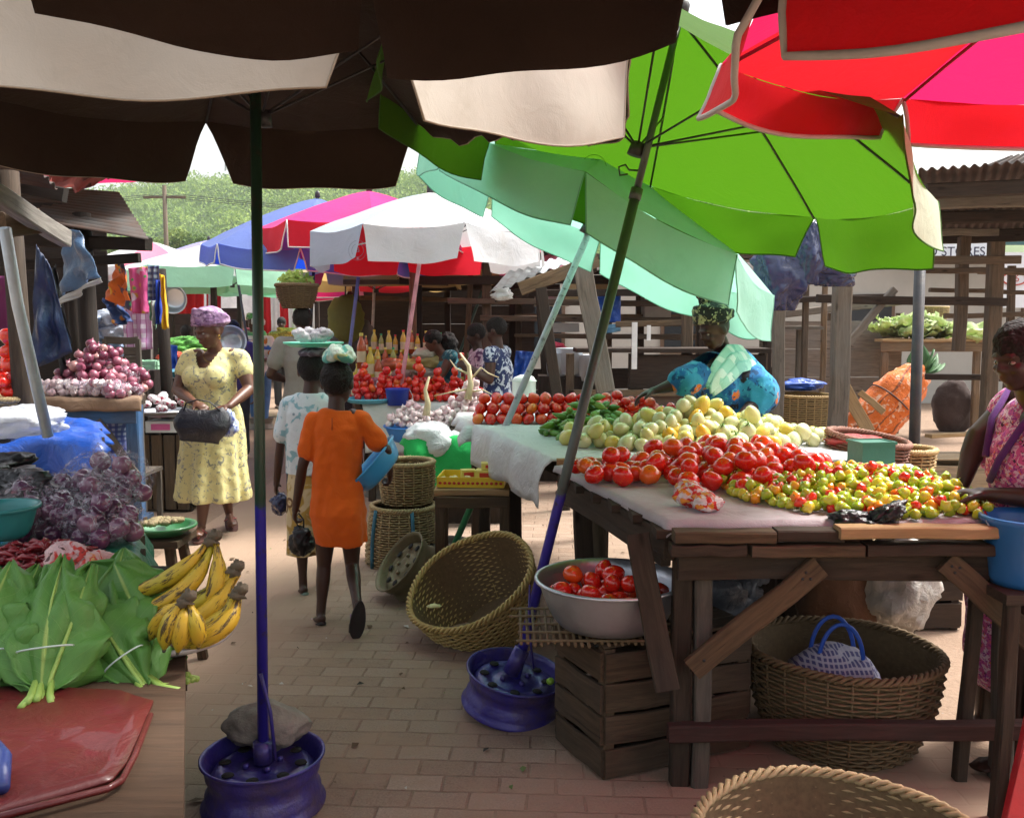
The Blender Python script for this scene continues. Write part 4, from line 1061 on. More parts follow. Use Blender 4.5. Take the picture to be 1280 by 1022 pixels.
crumple('plastic_bag', 'bluish plastic bag in the shade above the dark basket', 'plastic bag', (.98, 3.86, .55), (.16, .12, .14), M_plastic('bluegrey_plastic', (.12, .15, .2), .1, .3), .6, 3.4, 37)
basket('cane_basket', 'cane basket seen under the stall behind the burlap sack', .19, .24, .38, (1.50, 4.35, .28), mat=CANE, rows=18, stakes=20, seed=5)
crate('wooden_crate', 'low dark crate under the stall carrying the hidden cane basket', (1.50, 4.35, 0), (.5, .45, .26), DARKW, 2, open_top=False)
q = MB(); q.box((.50, 3.95, .33), (.10, .16, .20), jit=.004); tag(q.build('carton', M_plain('blue_carton', (.1, .22, .42), .6)), 'pale blue carton standing in the shadow below the stall corner', 'carton')
q = MB(); q.tube([(.39, 4.2, .2), (.39, 4.2, .75)], .05, 12); tag(q.build('log', M_wood('bark', (.12, .09, .06))), 'short round log standing behind the left edge of the nearest stall', 'log')
q = MB(); q.beam((1.49, 2.62, 0), (1.66, 2.72, .62), .06, .03); tag(q.build('plank', M_plain('red_paint', (.45, .02, .03), .4, .2, 9, .2, 40, coat=.3, dirt=.3)), 'bright red painted plank leaning at the lower right edge', 'plank')
bk = thing('bucket', 'sky blue plastic bucket at the right end of the pepper stall', 'bucket', (1.60, 2.80, .70))
q = MB(); q.lathe([(.0001, 0), (.105, 0), (.112, .02), (.135, .19), (.142, .195), (.142, .21), (.134, .212), (.128, .19), (.104, .012), (.0001, .01)], 40, cap=False); q.build('bucket_body', BLUP, bk)
q = MB(); q.tube([Vector((.14 * cos(a), -.012 + .142 * sin(a) * .3 - .14 * abs(sin(a)) * .6, .2 - .07 * sin(a))) for a in [pi * k / 14 for k in range(15)]], .003, 5); q.build('handle', ALU, bk)
st = thing('stool', 'rough stool carrying the blue bucket at the right end of the stall', 'stool', (1.60, 2.80, 0))
q = MB(); q.box((0, 0, .683), (.26, .26, .03)); q.build('seat', OLD, st)
for sx in (-.1, .1):
    for sy in (-.1, .1):
        q = MB(); q.beam((sx, sy, .666), (sx * 1.2, sy * 1.2, 0), .04, .04); q.build('leg', OLD, st)
stz = .56
for (x, y, lab, w_) in [(1.66, 4.55, 'crate hidden behind the tomatoes that carries the red brown basket', .5), (2.0, 4.62, 'crate carrying the small golden basket behind the peppers', .4)]:
    crate('wooden_crate', lab, (x, y, 0), (w_, .4, stz), OLD, 4, open_top=False)
basket('cane_basket', 'red brown basket with a slanting rim behind the tomato heap', .15, .19, .34, (1.70, 4.5, stz + .05), (R(4), R(8), 0), M_rand('red_cane', [(0, (.17, .07, .045)), (1, (.24, .11, .07))], .7, scale=60, mott=.4), rows=20, stakes=18, seed=6)
crumple('red_plastic', 'pink red plastic poking out of the red brown basket', 'plastic bag', (1.67, 4.45, .93), (.12, .1, .035), M_plastic('pinkred_plastic', (.6, .08, .07), .3, .3), .4, 3, 40)
basket('cane_basket', 'small golden basket behind the green measuring tin', .10, .14, .22, (1.98, 4.6, stz + .09), mat=M_rand('gold_cane', [(0, (.40, .26, .10)), (1, (.46, .31, .13))], .6, scale=60, mott=.4), rows=13, stakes=16, seed=7)
q = MB(); GT = M_plain('green_tin', (.02, .14, .09), .4, .2, 8, .15, 40)
mt_ = thing('measuring_tin', 'dark green square tin standing behind the pepper heap', 'tin', (1.535, 3.90, TZ + .012), R(10))
q.box((0, 0, .06), (.15, .12, .12)); q.build('tin_body', GT, mt_)
q = MB(); q.box((0, -.062, .118), (.156, .008, .012)); q.box((0, .062, .118), (.156, .008, .012)); q.box((-.077, 0, .118), (.008, .13, .012)); q.box((.077, 0, .118), (.008, .13, .012)); q.build('rim', GT, mt_)

T2 = [(.29, 4.12), (1.72, 4.12), (1.6, 5.15), (-.10, 5.5)]
plank_table('market_stall', 'second timber stall under the garden eggs and okra', T2, .885, OLD, 6, legw=.08, group=None)
cloth('plastic_cover', 'white plastic sheet under the garden eggs, hanging off the left end', 'cloth', [(.18, 4.1), (1.70, 4.1), (1.6, 5.12), (-.22, 5.5)], .90, (.24, .02, .02, .02), WPL, amp=.010, seed=8, fold=.02, nu=50, nv=40)
q = MB(); q.beam((.20, 4.085, .885), (1.02, 4.085, .885), .03, .035, up=(0, 0, 1)); tag(q.build('edging_board', FRESH), 'thin fresh wooden strip along the front of the garden egg heap', 'board')
z2 = .905
ce = Z(862, 562, .9)
P = heap(205, .037, ell(ce.x + .08, ce.y + .26, .68, .38, .15, .16), z2, seed=21, tries=12, k=.92)
P = [p for p in P if p[1] > 4.13]
scatter('garden_egg', P, 'garden_egg', 'cream or yellow egg shaped garden egg in the big pale heap', 'garden egg', 'garden eggs in the pale heap', calyx=True)
co = Z(742, 548, .9)
P = heap(150, .0185, ell(co.x + .0, co.y + .10, .30, .26, .22, .2), z2, seed=22, k=1.25, tries=10)
scatter('okra', P, 'okra_pod', 'green ridged okra pod in the heap between garden eggs and tomatoes', 'okra', 'okra pods in the green heap', flat=True)
ct = Z(765, 530, .9)
P = heap(110, .033, ell(ct.x + .05, ct.y + .02, .36, .28, .15, .0), z2, seed=23, k=.92)
scatter('tomato', P, 'tomato', 'dark red tomato in the round heap under the vendor\'s outstretched hand', 'tomato', 'tomatoes in the heap by the vendor', maxn=70, stuff_label='rest of the dark red tomato heap under the vendor in blue')
T3 = [(-.22, 5.6), (.62, 5.6), (.66, 6.4), (-.31, 6.4)]
plank_table('market_stall', 'timber stall under the neat rows of shiny tomatoes', T3, .865, OLD, 4, legw=.07)
cloth('plastic_cover', 'white sheet under the shiny rows of tomatoes, hanging to the left and front', 'cloth', [(-.28, 5.58), (.60, 5.58), (.64, 6.42), (-.38, 6.42)], .88, (.07, .02, .10, .02), WPL, amp=.010, seed=9, fold=.03, nu=44, nv=44)
g = random.Random(8); P = []
for row in range(3):
    for k in range(10 - row):
        for lay in range(3 - row):
            P.append((-.23 + k * .076 + row * .02 + lay * .02 + g.uniform(-.008, .008), 5.68 + row * .07 + lay * .02, .915 + lay * .058 + row * .0, .038))
P = [(-.21 + k * .078 + lay * .018 + g.uniform(-.006, .006), 5.66 + j * .078 + lay * .035, .915 + lay * .06, .039) for lay in range(3) for j in range(3 - lay + 1) for k in range(11 - lay)]
scatter('tomato', P, 'tomato', 'glossy tomato laid in straight rows on the white sheet', 'tomato', 'tomatoes laid in neat rows', flat=False, seed=9, maxn=65, stuff_label='rest of the glossy tomatoes laid in rows on the white sheet')
pt = thing('enamel_pot', 'small white enamel pot heaped with white flour at the back of the tomato rows', 'pot', D(655, 495, 6.35))
q = MB(); q.lathe([(.0001, 0), (.075, 0), (.082, .01), (.082, .10), (.09, .105), (.085, .11)], 28, cap=False); q.build('pot_body', M_plain('enamel_green', (.62, .74, .68), .3, .05, 8, 0, coat=.5), pt)
q = MB(); q.ball((0, 0, .105), (.082, .082, .045), 20, 10, amp=.1); q.build('heaped_flour', M_plain('white_flour', (.75, .75, .75), .9), pt)

axb = Vector((-.40, -.40, .82)).normalized()
qr = Vector((0, 0, 1)).rotation_difference(axb).to_euler()
pbk = D(622, 783, 4.42)
basket('cane_basket', 'big empty golden basket tipped on its side in front of the stalls', .20, .315, .33, pbk, tuple(qr), M_rand('olive_cane', [(0, (.42, .30, .10)), (1, (.48, .35, .13))], .65, scale=60, mott=.45), rows=24, stakes=28, seed=8)
crumple('vegetable_scrap', 'pale yellow green husk left inside the tipped golden basket', 'scrap', D(543, 757, 4.17), (.03, .02, .008), M_plain('scrap_yellow', (.6, .6, .3), .7), .5, 4, 3)
pc = Z(500, 712, 0)
bs = basket('cane_basket', 'upturned basket with blue stripes standing on the ground beside the girl', .235, .20, .36, (pc.x, pc.y + .2, 0), mat=CANE, rows=24, stakes=22, seed=9)
for a in (-2.35, -1.2):
    q = MB(); q.tube([((.235 + .012 - .035 * f + .012 * sin(pi * f)) * cos(a), (.235 + .012 - .035 * f + .012 * sin(pi * f)) * sin(a), .36 * f) for f in (0, .2, .4, .6, .8, 1)], .012, 6, ell=.5); q.build('blue_stripe', M_plain('blue_strip', (.03, .14, .22), .6), bs)
basket('cane_basket', 'smaller basket stacked on top of the upturned striped basket', .15, .17, .26, (pc.x + .02, pc.y + .25, .37), mat=CANE, rows=16, stakes=18, seed=10)
Mx = Matrix.Rotation(R(-48), 4, 'Y') @ Matrix.Rotation(R(20), 4, 'X')
tw = thing('steel_wheel', 'rusty olive steel wheel leaning between the striped basket and the tipped golden basket', 'wheel', D(528, 722, 5.0))
wheel('wheel_rim', .19, .18, M_plain('rusty_olive', (.16, .14, .075), .6, .3, 10, .4, 40, metal=.2, dirt=.5), tw, Mx)
p0 = Z(548, 612, .61)
ys = [(-.50, 5.95), (-.08, 5.95), (-.08, 6.35), (-.50, 6.35)]
ys = [(p0.x - .02, p0.y), (p0.x + .38, p0.y), (p0.x + .38, p0.y + .34), (p0.x - .02, p0.y + .34)]
plank_table('small_table', 'small plain wooden table under the yellow carton tray', ys, .61, FRESH, 3, legw=.05, apron=.06, legmat=MIDW)
tr = thing('carton_tray', 'yellow printed carton tray with a row of red dots along its side', 'tray', (p0.x + .18, p0.y + .17, .613), R(-4))
YC = M_plain('yellow_card', (.75, .52, .02), .5, .06, 6, 0)
q = MB(); q.box((0, 0, .004), (.36, .26, .006)); q.build('tray_floor', YC, tr)
for (cx_, cy_, sx, sy) in [(0, -.13, .36, .008), (0, .13, .36, .008), (-.18, 0, .008, .268), (.18, 0, .008, .268)]:
    q = MB(); q.box((cx_, cy_, .03), (sx, sy, .055)); q.build('tray_side', YC, tr)
for k in range(14):
    q = MB(); q.ball((-.165 + k * .0255, -.1345, .026), (.009, .003, .008), 8, 6); q.build('printed_dot', M_plain('print_red', (.5, .03, .02), .6), tr)
for k, (x, y, z, sx, sy, sz_, lb) in enumerate([(.10, .02, .055, .17, .09, .05, 'small yellow and white box on the right half of the yellow tray'), (.12, .04, .10, .15, .08, .035, 'second yellow box lying across the first one on the tray'), (-.03, .06, .05, .08, .06, .05, 'small cream carton in the middle of the yellow tray')]):
    q = MB(); q.box((0, 0, 0), (sx, sy, sz_)); q.box((0, -sy / 2 - .001, 0), (sx * .7, .002, sz_ * .5), mi=1)
    o = q.build('sweet_box', [M_plain('yellow_box', (.72, .62, .15), .45, .05), M_plain('print_red', (.5, .03, .02), .6)], loc=(p0.x + .18 + x, p0.y + .17 + y, .61 + z)); o.rotation_euler = (0, 0, .15 * k - .1); tag(o, lb, 'box')
g = random.Random(4)
for k in range(22):
    q = MB(); q.ball((0, 0, 0), (.016, .010, .008), 8, 6)
    o = q.build('sweet', M_plain('sweet_cream', (.75, .65, .35), .4), loc=(p0.x + .18 - .17 + g.random() * .16, p0.y + .08 + g.random() * .15, .63 + g.random() * .025)); o.rotation_euler = (0, 0, g.random() * 3); tag(o, 'cream wrapped sweet loose in the left half of the yellow tray', 'sweet', 'wrapped sweets in the yellow tray')

y6 = 6.75
gt = [(D(505, 0, y6).x, y6), (D(598, 0, y6).x, y6), (D(598, 0, y6).x + .1, y6 + .5), (D(500, 0, y6).x, y6 + .5)]
plank_table('market_stall', 'low table hidden under the bright green cloth', gt, .66, OLD, 3, legw=.05)
cloth('green_cloth', 'bright green cloth hanging over the front of the garlic table', 'cloth', [(gt[0][0] - .01, gt[0][1] - .01), gt[1], gt[2], gt[3]], .675, (.08, .02, .42, .02), M_fabric('bright_green_cloth', (.03, .50, .12), .25, stain=.15, wr=.8), amp=.02, seed=12, fold=.03)
crumple('plastic_bag', 'puffy white plastic bag on the green cloth in front of the garlic', 'plastic bag', D(538, 548, 6.85), (.19, .15, .16), WHP, .4, 2.6, 41, pinch=.4)
crumple('plastic_bag', 'small white plastic bag right of the puffy one on the green cloth', 'plastic bag', D(572, 552, 6.85), (.10, .1, .08), WHP, .4, 3, 42)
bowl('basin', 'blue plastic basin full of garlic behind the puffy white bag', D(520, 552, 7.15), .24, .13, M_plain('blue_plastic', (.03, .20, .60), .35, .08, 8, 0), .6)
cg = D(520, 535, 7.15)
scatter('garlic', heap(90, .028, ell(cg.x, cg.y, .24, .2, .16), cg.z + .02, seed=31), 'garlic_bulb', 'pinkish garlic bulb in the blue basin heap', 'garlic', 'garlic bulbs in the blue basin')
cg = D(585, 522, 7.1)
q = MB(); q.box((cg.x + .02, 7.1, .36), (.62, .5, .72)); tag(q.build('display_box', OLD), 'wooden box counter carrying the tall garlic heap and the ginger roots', 'counter')
scatter('garlic', heap(150, .030, ell(cg.x + .02, cg.y, .30, .24, .36), .72, seed=32), 'garlic_bulb', 'pinkish garlic bulb in the tall heap under the forked root', 'garlic', 'garlic bulbs in the tall heap')
ROOT = M_plain('pale_root', (.55, .45, .28), .8, .25, 10, .4, 30)
for k, (u, v, pts) in enumerate([(585, 500, [[(0, 0, 0), (.02, 0, .12), (0, 0, .26), (-.06, 0, .36)], [(.02, 0, .15), (.1, 0, .24), (.16, 0, .20), (.24, 0, .17)], [(0, 0, .08), (-.12, 0, .06), (-.26, 0, .03)], [(0, 0, .2), (-.09, .02, .24), (-.14, 0, .3)], [(.02, 0, .06), (.12, 0, .08), (.2, 0, .03)]]), (533, 520, [[(0, 0, 0), (.01, 0, .1), (-.01, 0, .2), (.02, 0, .3)]])]):
    q = MB()
    for i, c_ in enumerate(pts):
        rr = (.032 if i == 0 else .010); q.tube(c_, [rr * (1 - .75 * j / (len(c_) - 1)) for j in range(len(c_))], 8)
    q.noise(.012, 9); tag(q.build('yam_root', ROOT, loc=D(u, v, 6.95)), ['forked pale root with long side shoots on top of the tall garlic heap', 'single pointed pale root standing in front of the garlic'][k], 'root')

y7 = 7.7
wc = [(D(448, 0, y7).x, y7), (D(592, 0, y7).x, y7), (D(600, 0, y7 + .6).x, y7 + .7), (D(440, 0, y7 + .6).x, y7 + .7)]
plank_table('market_stall', 'counter under the white cloth and the distant tomato pyramids', wc, .82, OLD, 4, legw=.06)
cloth('white_cloth', 'white cloth on the counter of small tomato pyramids', 'cloth', wc, .835, (.02, .02, .42, .02), M_fabric('white_counter_cloth', (.62, .64, .62), .1, stain=.2), amp=.01, seed=14, fold=.02)
P = []; g = random.Random(77)
for (u, n_, h_) in [(455, 34, .24), (482, 30, .2), (498, 30, .24), (525, 34, .3), (548, 30, .22), (568, 30, .2), (588, 22, .16)]:
    c_ = D(u, 500, y7 + .3); P += heap(n_, .036, ell(c_.x, c_.y + .02, .13, .2, h_ * 1.1), .845, seed=u)
scatter('tomato', P, 'tomato', 'small bright tomato in the pyramids on the far white counter', 'tomato', 'tomatoes in far pyramids', maxn=0, stuff_label='little pyramids of bright tomatoes on the far white counter')
bq = thing('bucket', 'deep blue bucket with a wire handle among the far tomato pyramids', 'bucket', D(497, 506, y7 + .02))
q = MB(); q.lathe([(.0001, 0), (.085, 0), (.10, .13), (.106, .135), (.1, .14), (.083, .01)], 28, cap=False); q.build('bucket_body', M_plain('deep_blue', (.02, .05, .42), .35, .05, 8, 0), bq)
q = MB(); q.tube([(.10, 0, .13), (.13, -.02, .08), (.12, -.02, .03), (.10, -.01, 0)], .004, 5); q.build('handle', WHT, bq)
bowl('tray', 'light blue tray under the left tomato pyramid on the far counter', D(462, 503, y7 + .1), .2, .04, M_plain('light_blue', (.12, .45, .62), .4, .05), .8, cat='tray')
BOARD = M_wood('table_board', (.085, .05, .03), var=.3, grey=.15)
A1, A2 = Z(232, 818, .75), Z(232, 1030, .75)
A2.x = -.46; A2.y = 1.22
t = thing('display_table', 'brown board table under the folded leaves and red plastic at the lower left', 'table', (-1.1, 1.6, 0))
o0 = Vector((-1.1, 1.6, 0)); dv = (A1 - A2).normalized(); sv = Vector((-dv.y, dv.x, 0))
far = A1 + dv * .12
q = MB(); q.prism([A2 - dv * .5 - o0 + Vector((0, 0, -.03)), A2 - dv * .075 - o0 + Vector((0, 0, -.03)), A2 - dv * .075 + sv * 1.3 - o0 + Vector((0, 0, -.03)), A2 - dv * .5 + sv * 1.3 - o0 + Vector((0, 0, -.03))], .03); q.build('board', BOARD, t)
q = MB(); q.prism([A2 - dv * .07 - o0 + Vector((0, 0, -.03)), far - o0 + Vector((0, 0, -.03)), far + sv * 1.4 - o0 + Vector((0, 0, -.03)), A2 - dv * .07 + sv * 1.4 - o0 + Vector((0, 0, -.03))], .03); q.build('board', BOARD, t)
q = MB(); vplank(q, A2 - dv * .5 - o0 + Vector((0, 0, -.075)) + sv * .02, far - o0 + Vector((0, 0, -.075)) + sv * .02, .085, .03); q.build('apron', OLD, t)
q = MB(); vplank(q, far - o0 + Vector((0, 0, -.075)) - dv * .03, far + sv * 1.4 - o0 + Vector((0, 0, -.075)) - dv * .03, .085, .03); q.build('apron', OLD, t)
for p in (far - dv * .08 + sv * .07, far - dv * .08 + sv * 1.2, A2 + sv * .07):
    q = MB(); q.beam(p - o0 + Vector((0, 0, -.03)), Vector((p.x, p.y, 0)) - o0, .06, .06); q.build('leg', OLD, t)
REDP = M_plastic('dark_red_plastic', (.11, .007, .007), .03, .5, .5, 8, .15, .3)
rp = [Z(u, v, .757) for (u, v) in [(-90, 1060), (-5, 1022), (55, 1006), (105, 992), (140, 982), (158, 958), (176, 920), (192, 880), (150, 868), (60, 862), (-60, 865), (-160, 900)]]
q = MB(); c_ = sum(rp, Vector()) / len(rp); n_ = len(rp)
rings = [c_] ; vs = [c_.copy()]
for s_ in (.25, .5, .75, 1.0):
    for i in range(n_ * 4):
        a = rp[i // 4].lerp(rp[(i // 4 + 1) % n_], (i % 4) / 4); p = c_.lerp(a, s_); p.z += .006 * noise.noise(p * 9) + .003 + (.004 if s_ == 1 else 0); vs.append(p)
m_ = n_ * 4; fs = [(0, 1 + i, 1 + (i + 1) % m_) for i in range(m_)]
for r_ in range(3): fs += [(1 + r_ * m_ + i, 1 + r_ * m_ + m_ + i, 1 + r_ * m_ + m_ + (i + 1) % m_, 1 + r_ * m_ + (i + 1) % m_) for i in range(m_)]
q.add(vs, fs); tag(q.build('plastic_sheet', REDP, solid=.006), 'dark red plastic sheet lying on the brown board table', 'plastic sheet')
q = MB(); q.tube([Z(188, 893, .765), Z(168, 945, .765), Z(152, 975, .765), Z(135, 985, .765), Z(60, 1004, .766), Z(0, 1020, .766)], .006, 6); tag(q.build('plastic_fold', REDP), 'rolled hem along the edge of the dark red plastic sheet', 'hem')
q = MB(); q.tube([Z(-8, 930, .78), Z(5, 945, .79), Z(2, 985, .775)], .012, 8); tag(q.build('strap', M_plain('navy_strap', (.03, .05, .2), .4)), 'short navy blue strap at the left edge of the red plastic', 'strap')

def m_bigleaf():
    s = N('cocoyam_leaf'); v = s.coord(); sp = s.n('ShaderNodeSeparateXYZ'); s.l(v, sp.inputs[0])
    ax_ = s.math('ABSOLUTE', sp.outputs[0])
    w_ = s.math('SUBTRACT', s.math('MULTIPLY', sp.outputs[1], 7.0), s.math('MULTIPLY', ax_, 2.6))
    vein = s.ramp(s.math('PINGPONG', w_, .5), [(.0, 1.0), (.035, 0.0)])
    mid = s.ramp(ax_, [(.015, 1.0), (.05, 0.0)])
    f = s.noise(v, 3.0, 4)
    col = s.mix(f, (.06, .18, .03), (.13, .31, .06))
    col = s.mix(s.math('MULTIPLY', vein, .5), col, (.19, .36, .09)); col = s.mix(mid, col, (.30, .42, .10))
    tear = s.ramp(s.noise(v, 1.4, 2), [(.62, 0.0), (.75, 1.0)]); col = s.mix(s.math('MULTIPLY', tear, .3), col, (.16, .22, .05))
    h = s.math('ADD', vein, s.noise(v, 9, 3))
    return s.finish(col, .48, 0, s.bump(h, .35, .006), .18, (.14, .35, .04), spec=.4)
LEAF = m_bigleaf(); STALK = M_plain('leaf_stalk', (.26, .40, .08), .5, .2, 10, .1)
def fold_leaf(par, a, b, wid, nrm, curl=.9, seed=0, bend=.03, tipw=.10, cone=True):
    """big leaf folded round its midrib: a stalk end, b wide folded top, in world coordinates"""
    a, b = Vector(a), Vector(b); d = b - a; L = d.length; x = d.normalized().cross(Vector(nrm)).normalized(); n = x.cross(d.normalized()).normalized()
    org = par.location; q = MB()
    def fn(s_, t_):
        k = s_ * 2 - 1
        if cone: w_ = wid * (.22 + .83 * min(1, t_ / .26) ** .8 if t_ < .26 else 1.05 * (1 - ((t_ - .26) / .76)) ** .8 + .03)
        else: w_ = wid * (tipw + (1 - tipw) * min(1, t_ / .55) ** .75) * (1 if t_ < .78 else max(.02, 1 - ((t_ - .78) / .23) ** 1.6))
        edge = abs(k) ** 2 * (.010 * noise.noise(Vector((t_ * 11, seed, k))) + .006 * sin(t_ * 25 + seed))
        p = a + d * (t_ + .03 * noise.noise(Vector((k * 3, seed, 0))) * (t_ > .8)) + x * (w_ * k + edge) + n * (bend * sin(pi * t_) - abs(k) ** 1.3 * w_ * (.30 + .25 * curl) + edge * 1.5)
        return p + n * (.016 * noise.noise(Vector((k * 1.8, t_ * 2.4, seed))) + .006 * sin(k * 7 + t_ * 5 + seed)) - org
    q.grid(fn, 18, 24); q.g = [Vector((i / 18 * 2 - 1, j / 24 * 1.6 + seed, seed)) for j in range(25) for i in range(19)]
    lo = q.build('leaf', LEAF, par, solid=.0015)
    q = MB(); q.tube([a - d * .10 - org, a - org, a + d * .25 + n * (bend * .7 + .002) - org, a + d * .6 + n * (bend * .95 + .002) - org, a + d * .9 + n * (bend * .3 + .002) - org], [.0075, .006, .0045, .003, .0015], 7); q.build('midrib', STALK, lo)
    return lo
TIE = M_plain('string', (.5, .6, .55), .6)
def bundle(label, a, b, wid, nrm, seed, n=5, sp=.045):
    t = thing('leaf_bundle', label, 'leaf bundle', a, group='bundles of folded green leaves'); g = random.Random(seed)
    a, b = Vector(a), Vector(b); nn = Vector(nrm).normalized(); d = (b - a); x = d.normalized().cross(nn).normalized()
    for k in range(n):
        off = -nn * (k * .016) + x * g.uniform(-sp, sp) * (k > 0); e = b + off * 1.0 + x * g.uniform(-sp, sp) * 1.6 * (k > 0) + d * g.uniform(-.06, .05)
        fold_leaf(t, a + off * .35, e, wid * g.uniform(.95, 1.2), nn + x * g.uniform(-.7, .7) * (k > 0), .3 + .9 * g.random() * (k > 0), seed + k, .03, cone=(seed in (1, 5) or k % 2 == 1))
    for k in range(9):
        q = MB(); o_ = x * g.uniform(-.02, .02) - nn * g.uniform(0, .03)
        dh = Vector((d.x, d.y, 0)).normalized(); q.tube([o_ + d * .08 + nn * .012, o_ * 1.2 + nn * .01 - dh * .02, o_ * 1.8 - dh * g.uniform(.05, .085) + Vector((0, 0, .004))], [.006, .0075, .007], 6); q.build('stalk', STALK, t)
    q = MB(); c = d * .3; r = wid * .52
    q.tube([c + x * (r * cos(w_)) + nn * (r * .55 * sin(w_) + .02) for w_ in [pi * k / 10 for k in range(11)]], .002, 5); q.build('string_tie', TIE, t)
    return t
bundle('upright folded leaf bundle with pale stalks, leftmost complete one on the table', D(52, 865, 1.78), D(80, 700, 2.02), .105, (.15, -1, .45), 1)
bundle('leaf bundle slanting down to the right between the two upright ones', D(182, 862, 1.86), D(105, 745, 2.05), .085, (.2, -1, .6), 2)
bundle('leaf bundle at the right edge of the table against the plantains', D(205, 845, 1.98), D(142, 702, 2.12), .092, (.35, -1, .5), 3)
bundle('leaf bundle standing up behind the others with pointed tips', D(135, 800, 2.16), D(112, 700, 2.22), .12, (.0, -1, .3), 4, n=4)
bundle('leaf bundle cut off by the left edge of the picture', D(-22, 868, 1.80), D(14, 705, 2.0), .115, (.1, -1, .5), 5)
bundle('low leaf bundle lying flat behind the leftmost upright one', D(-5, 842, 1.9), D(60, 762, 2.1), .12, (.0, -.6, 1), 6, n=3)
0 and crumple('plastic_bag', 'crumpled clear bag between the leaf bundles at the back of the red plastic', 'plastic bag', Z(165, 868, .765), (.04, .03, .014), M_plastic('clear_bluish', (.35, .4, .5), .4, .15), .8, 4, 44)

pl = Z(216, 803, .70); pl = Z(214, 806, .752)
bowl('plate', 'dull metal dish holding the plantains at the edge of the leaf table', pl, .125, .03, M_plain('dull_enamel', (.42, .40, .40), .4, .15, 10, .1, metal=.4), .7, cat='dish')
def m_banana():
    s = N('plantain_skin'); v = s.coord(); sp = s.n('ShaderNodeSeparateXYZ'); s.l(v, sp.inputs[0])
    f = s.noise(v, 25, 4); col = s.mix(f, (.46, .27, .015), (.60, .40, .03))
    col = s.mix(s.ramp(s.noise(v, 5, 2), [(.45, 0.0), (.7, .8)]), col, (.28, .34, .03))
    sx = s.n('ShaderNodeMapping'); sx.inputs['Scale'].default_value = (14, 70, 70); s.l(v, sx.inputs['Vector'])
    spk = s.ramp(s.noise(sx.outputs[0], 1.2, 5, .75), [(.53, 0.0), (.60, 1.0)]); col = s.mix(s.math('MULTIPLY', spk, .95), col, (.035, .02, .012))
    return s.finish(col, .45, 0, s.bump(f, .1, .004), spec=.4)
BAN = m_banana(); BTIP = M_plain('plantain_stem', (.11, .085, .055), .8, .3, 20)
def plantain(par, org, p0, p1, p2, r=.019, nm='plantain'):
    pts = [Vector(p0) * (1 - t_) ** 2 + Vector(p1) * 2 * t_ * (1 - t_) + Vector(p2) * t_ * t_ - org for t_ in [k / 12 for k in range(13)]]
    rr = [.35, .42, .55, .8, .95, 1, 1.02, 1, .97, .9, .7, .4, .18]
    q = MB(); st_ = len(q.v); q.tube(pts, [r * 1.14 * k for k in rr], 7)
    for i, g_ in enumerate(q.g): q.g[i] = g_
    o = q.build(nm, BAN, par)
    q = MB(); q.tube([pts[-1] - (pts[-1] - pts[-2]) * .3, pts[-1] + (pts[-1] - pts[-2]) * .5], [r * .28, r * .2], 6); q.build('tip', BTIP, o)
def hand(label, crown, tips, r=.019, side=(0, 0, .03)):
    t = thing('plantain_hand', label, 'plantains', crown, group='hands of ripe plantain in the dish'); crown = Vector(crown)
    q = MB(); q.ball((0, 0, 0), (.018, .014, .013), 14, 9, amp=.6, fq=7, seed=crown.x * 9); q.ball((.01, 0, .014), (.015, .012, .014), 12, 8, amp=.7, fq=8, seed=3); q.build('crown', BTIP, t)
    for k, (tip, md) in enumerate(tips): plantain(t, crown, crown + Vector(((k % 3 - 1) * .01, (k % 2) * .01, -.005)), md, tip, r)
    return t
Yp = 2.06
hand('tall hand of plantains with its dark crown at the very top of the dish', D(264, 676, Yp + .05), [(D(150, 745, Yp + .02), D(225, 730, Yp)), (D(160, 768, Yp - .02), D(246, 752, Yp - .03)), (D(250, 765, Yp), D(282, 735, Yp))], .0185)
hand('hand of plantains pointing up right, the middle one of the dish', D(292, 714, Yp + .02), [(D(170, 778, Yp + .0), D(262, 762, Yp)), (D(185, 795, Yp - .03), D(262, 790, Yp - .05)), (D(215, 760, Yp + .05), D(270, 755, Yp + .05))], .0205)
hand('hand of plantains ending lowest at the right of the dish', D(296, 743, Yp - .05), [(D(195, 800, Yp - .05), D(280, 800, Yp - .08)), (D(215, 806, Yp - .1), D(292, 798, Yp - .1))], .021)
hand('short hand of plantains at the front left of the dish with a black crown', D(231, 752, Yp - .14), [(D(205, 812, Yp - .15), D(208, 782, Yp - .16)), (D(222, 815, Yp - .15), D(228, 785, Yp - .17)), (D(248, 808, Yp - .13), D(248, 785, Yp - .16)), (D(188, 800, Yp - .1), D(200, 770, Yp - .12))], .018)

TEAL = M_plastic('teal_plastic', (.015, .22, .14), .12, .3, 1.0, 10, .2, .3)
L4 = [(-2.0, 2.72), (PX(163, 2.75), 2.72), (PX(148, 3.45), 3.45), (-2.3, 3.45)]
zt = .80
plank_table('display_table', 'low table under the shiny teal plastic cloth', L4, zt - .02, OLD, 4, legw=.05)
cloth('plastic_cover', 'shiny teal green plastic cloth hanging over the right end of the onion bag table', 'cloth', L4, zt, (.02, .30, .05, .02), TEAL, amp=.015, seed=22, fold=.035, nu=50, nv=50)
ONB = M_print('bagged_onions', (.34, .16, .24), [('noise', 7, .48, .6, (.16, .04, .10)), ('noise', 22, .56, .64, (.62, .50, .58)), ('noise', 50, .62, .68, (.72, .66, .70))], .16, wr=.8, sheen=0)
CLB = M_plastic('clear_bag', (.75, .70, .74), .3, .12, 1.0, 22, .1, .8)
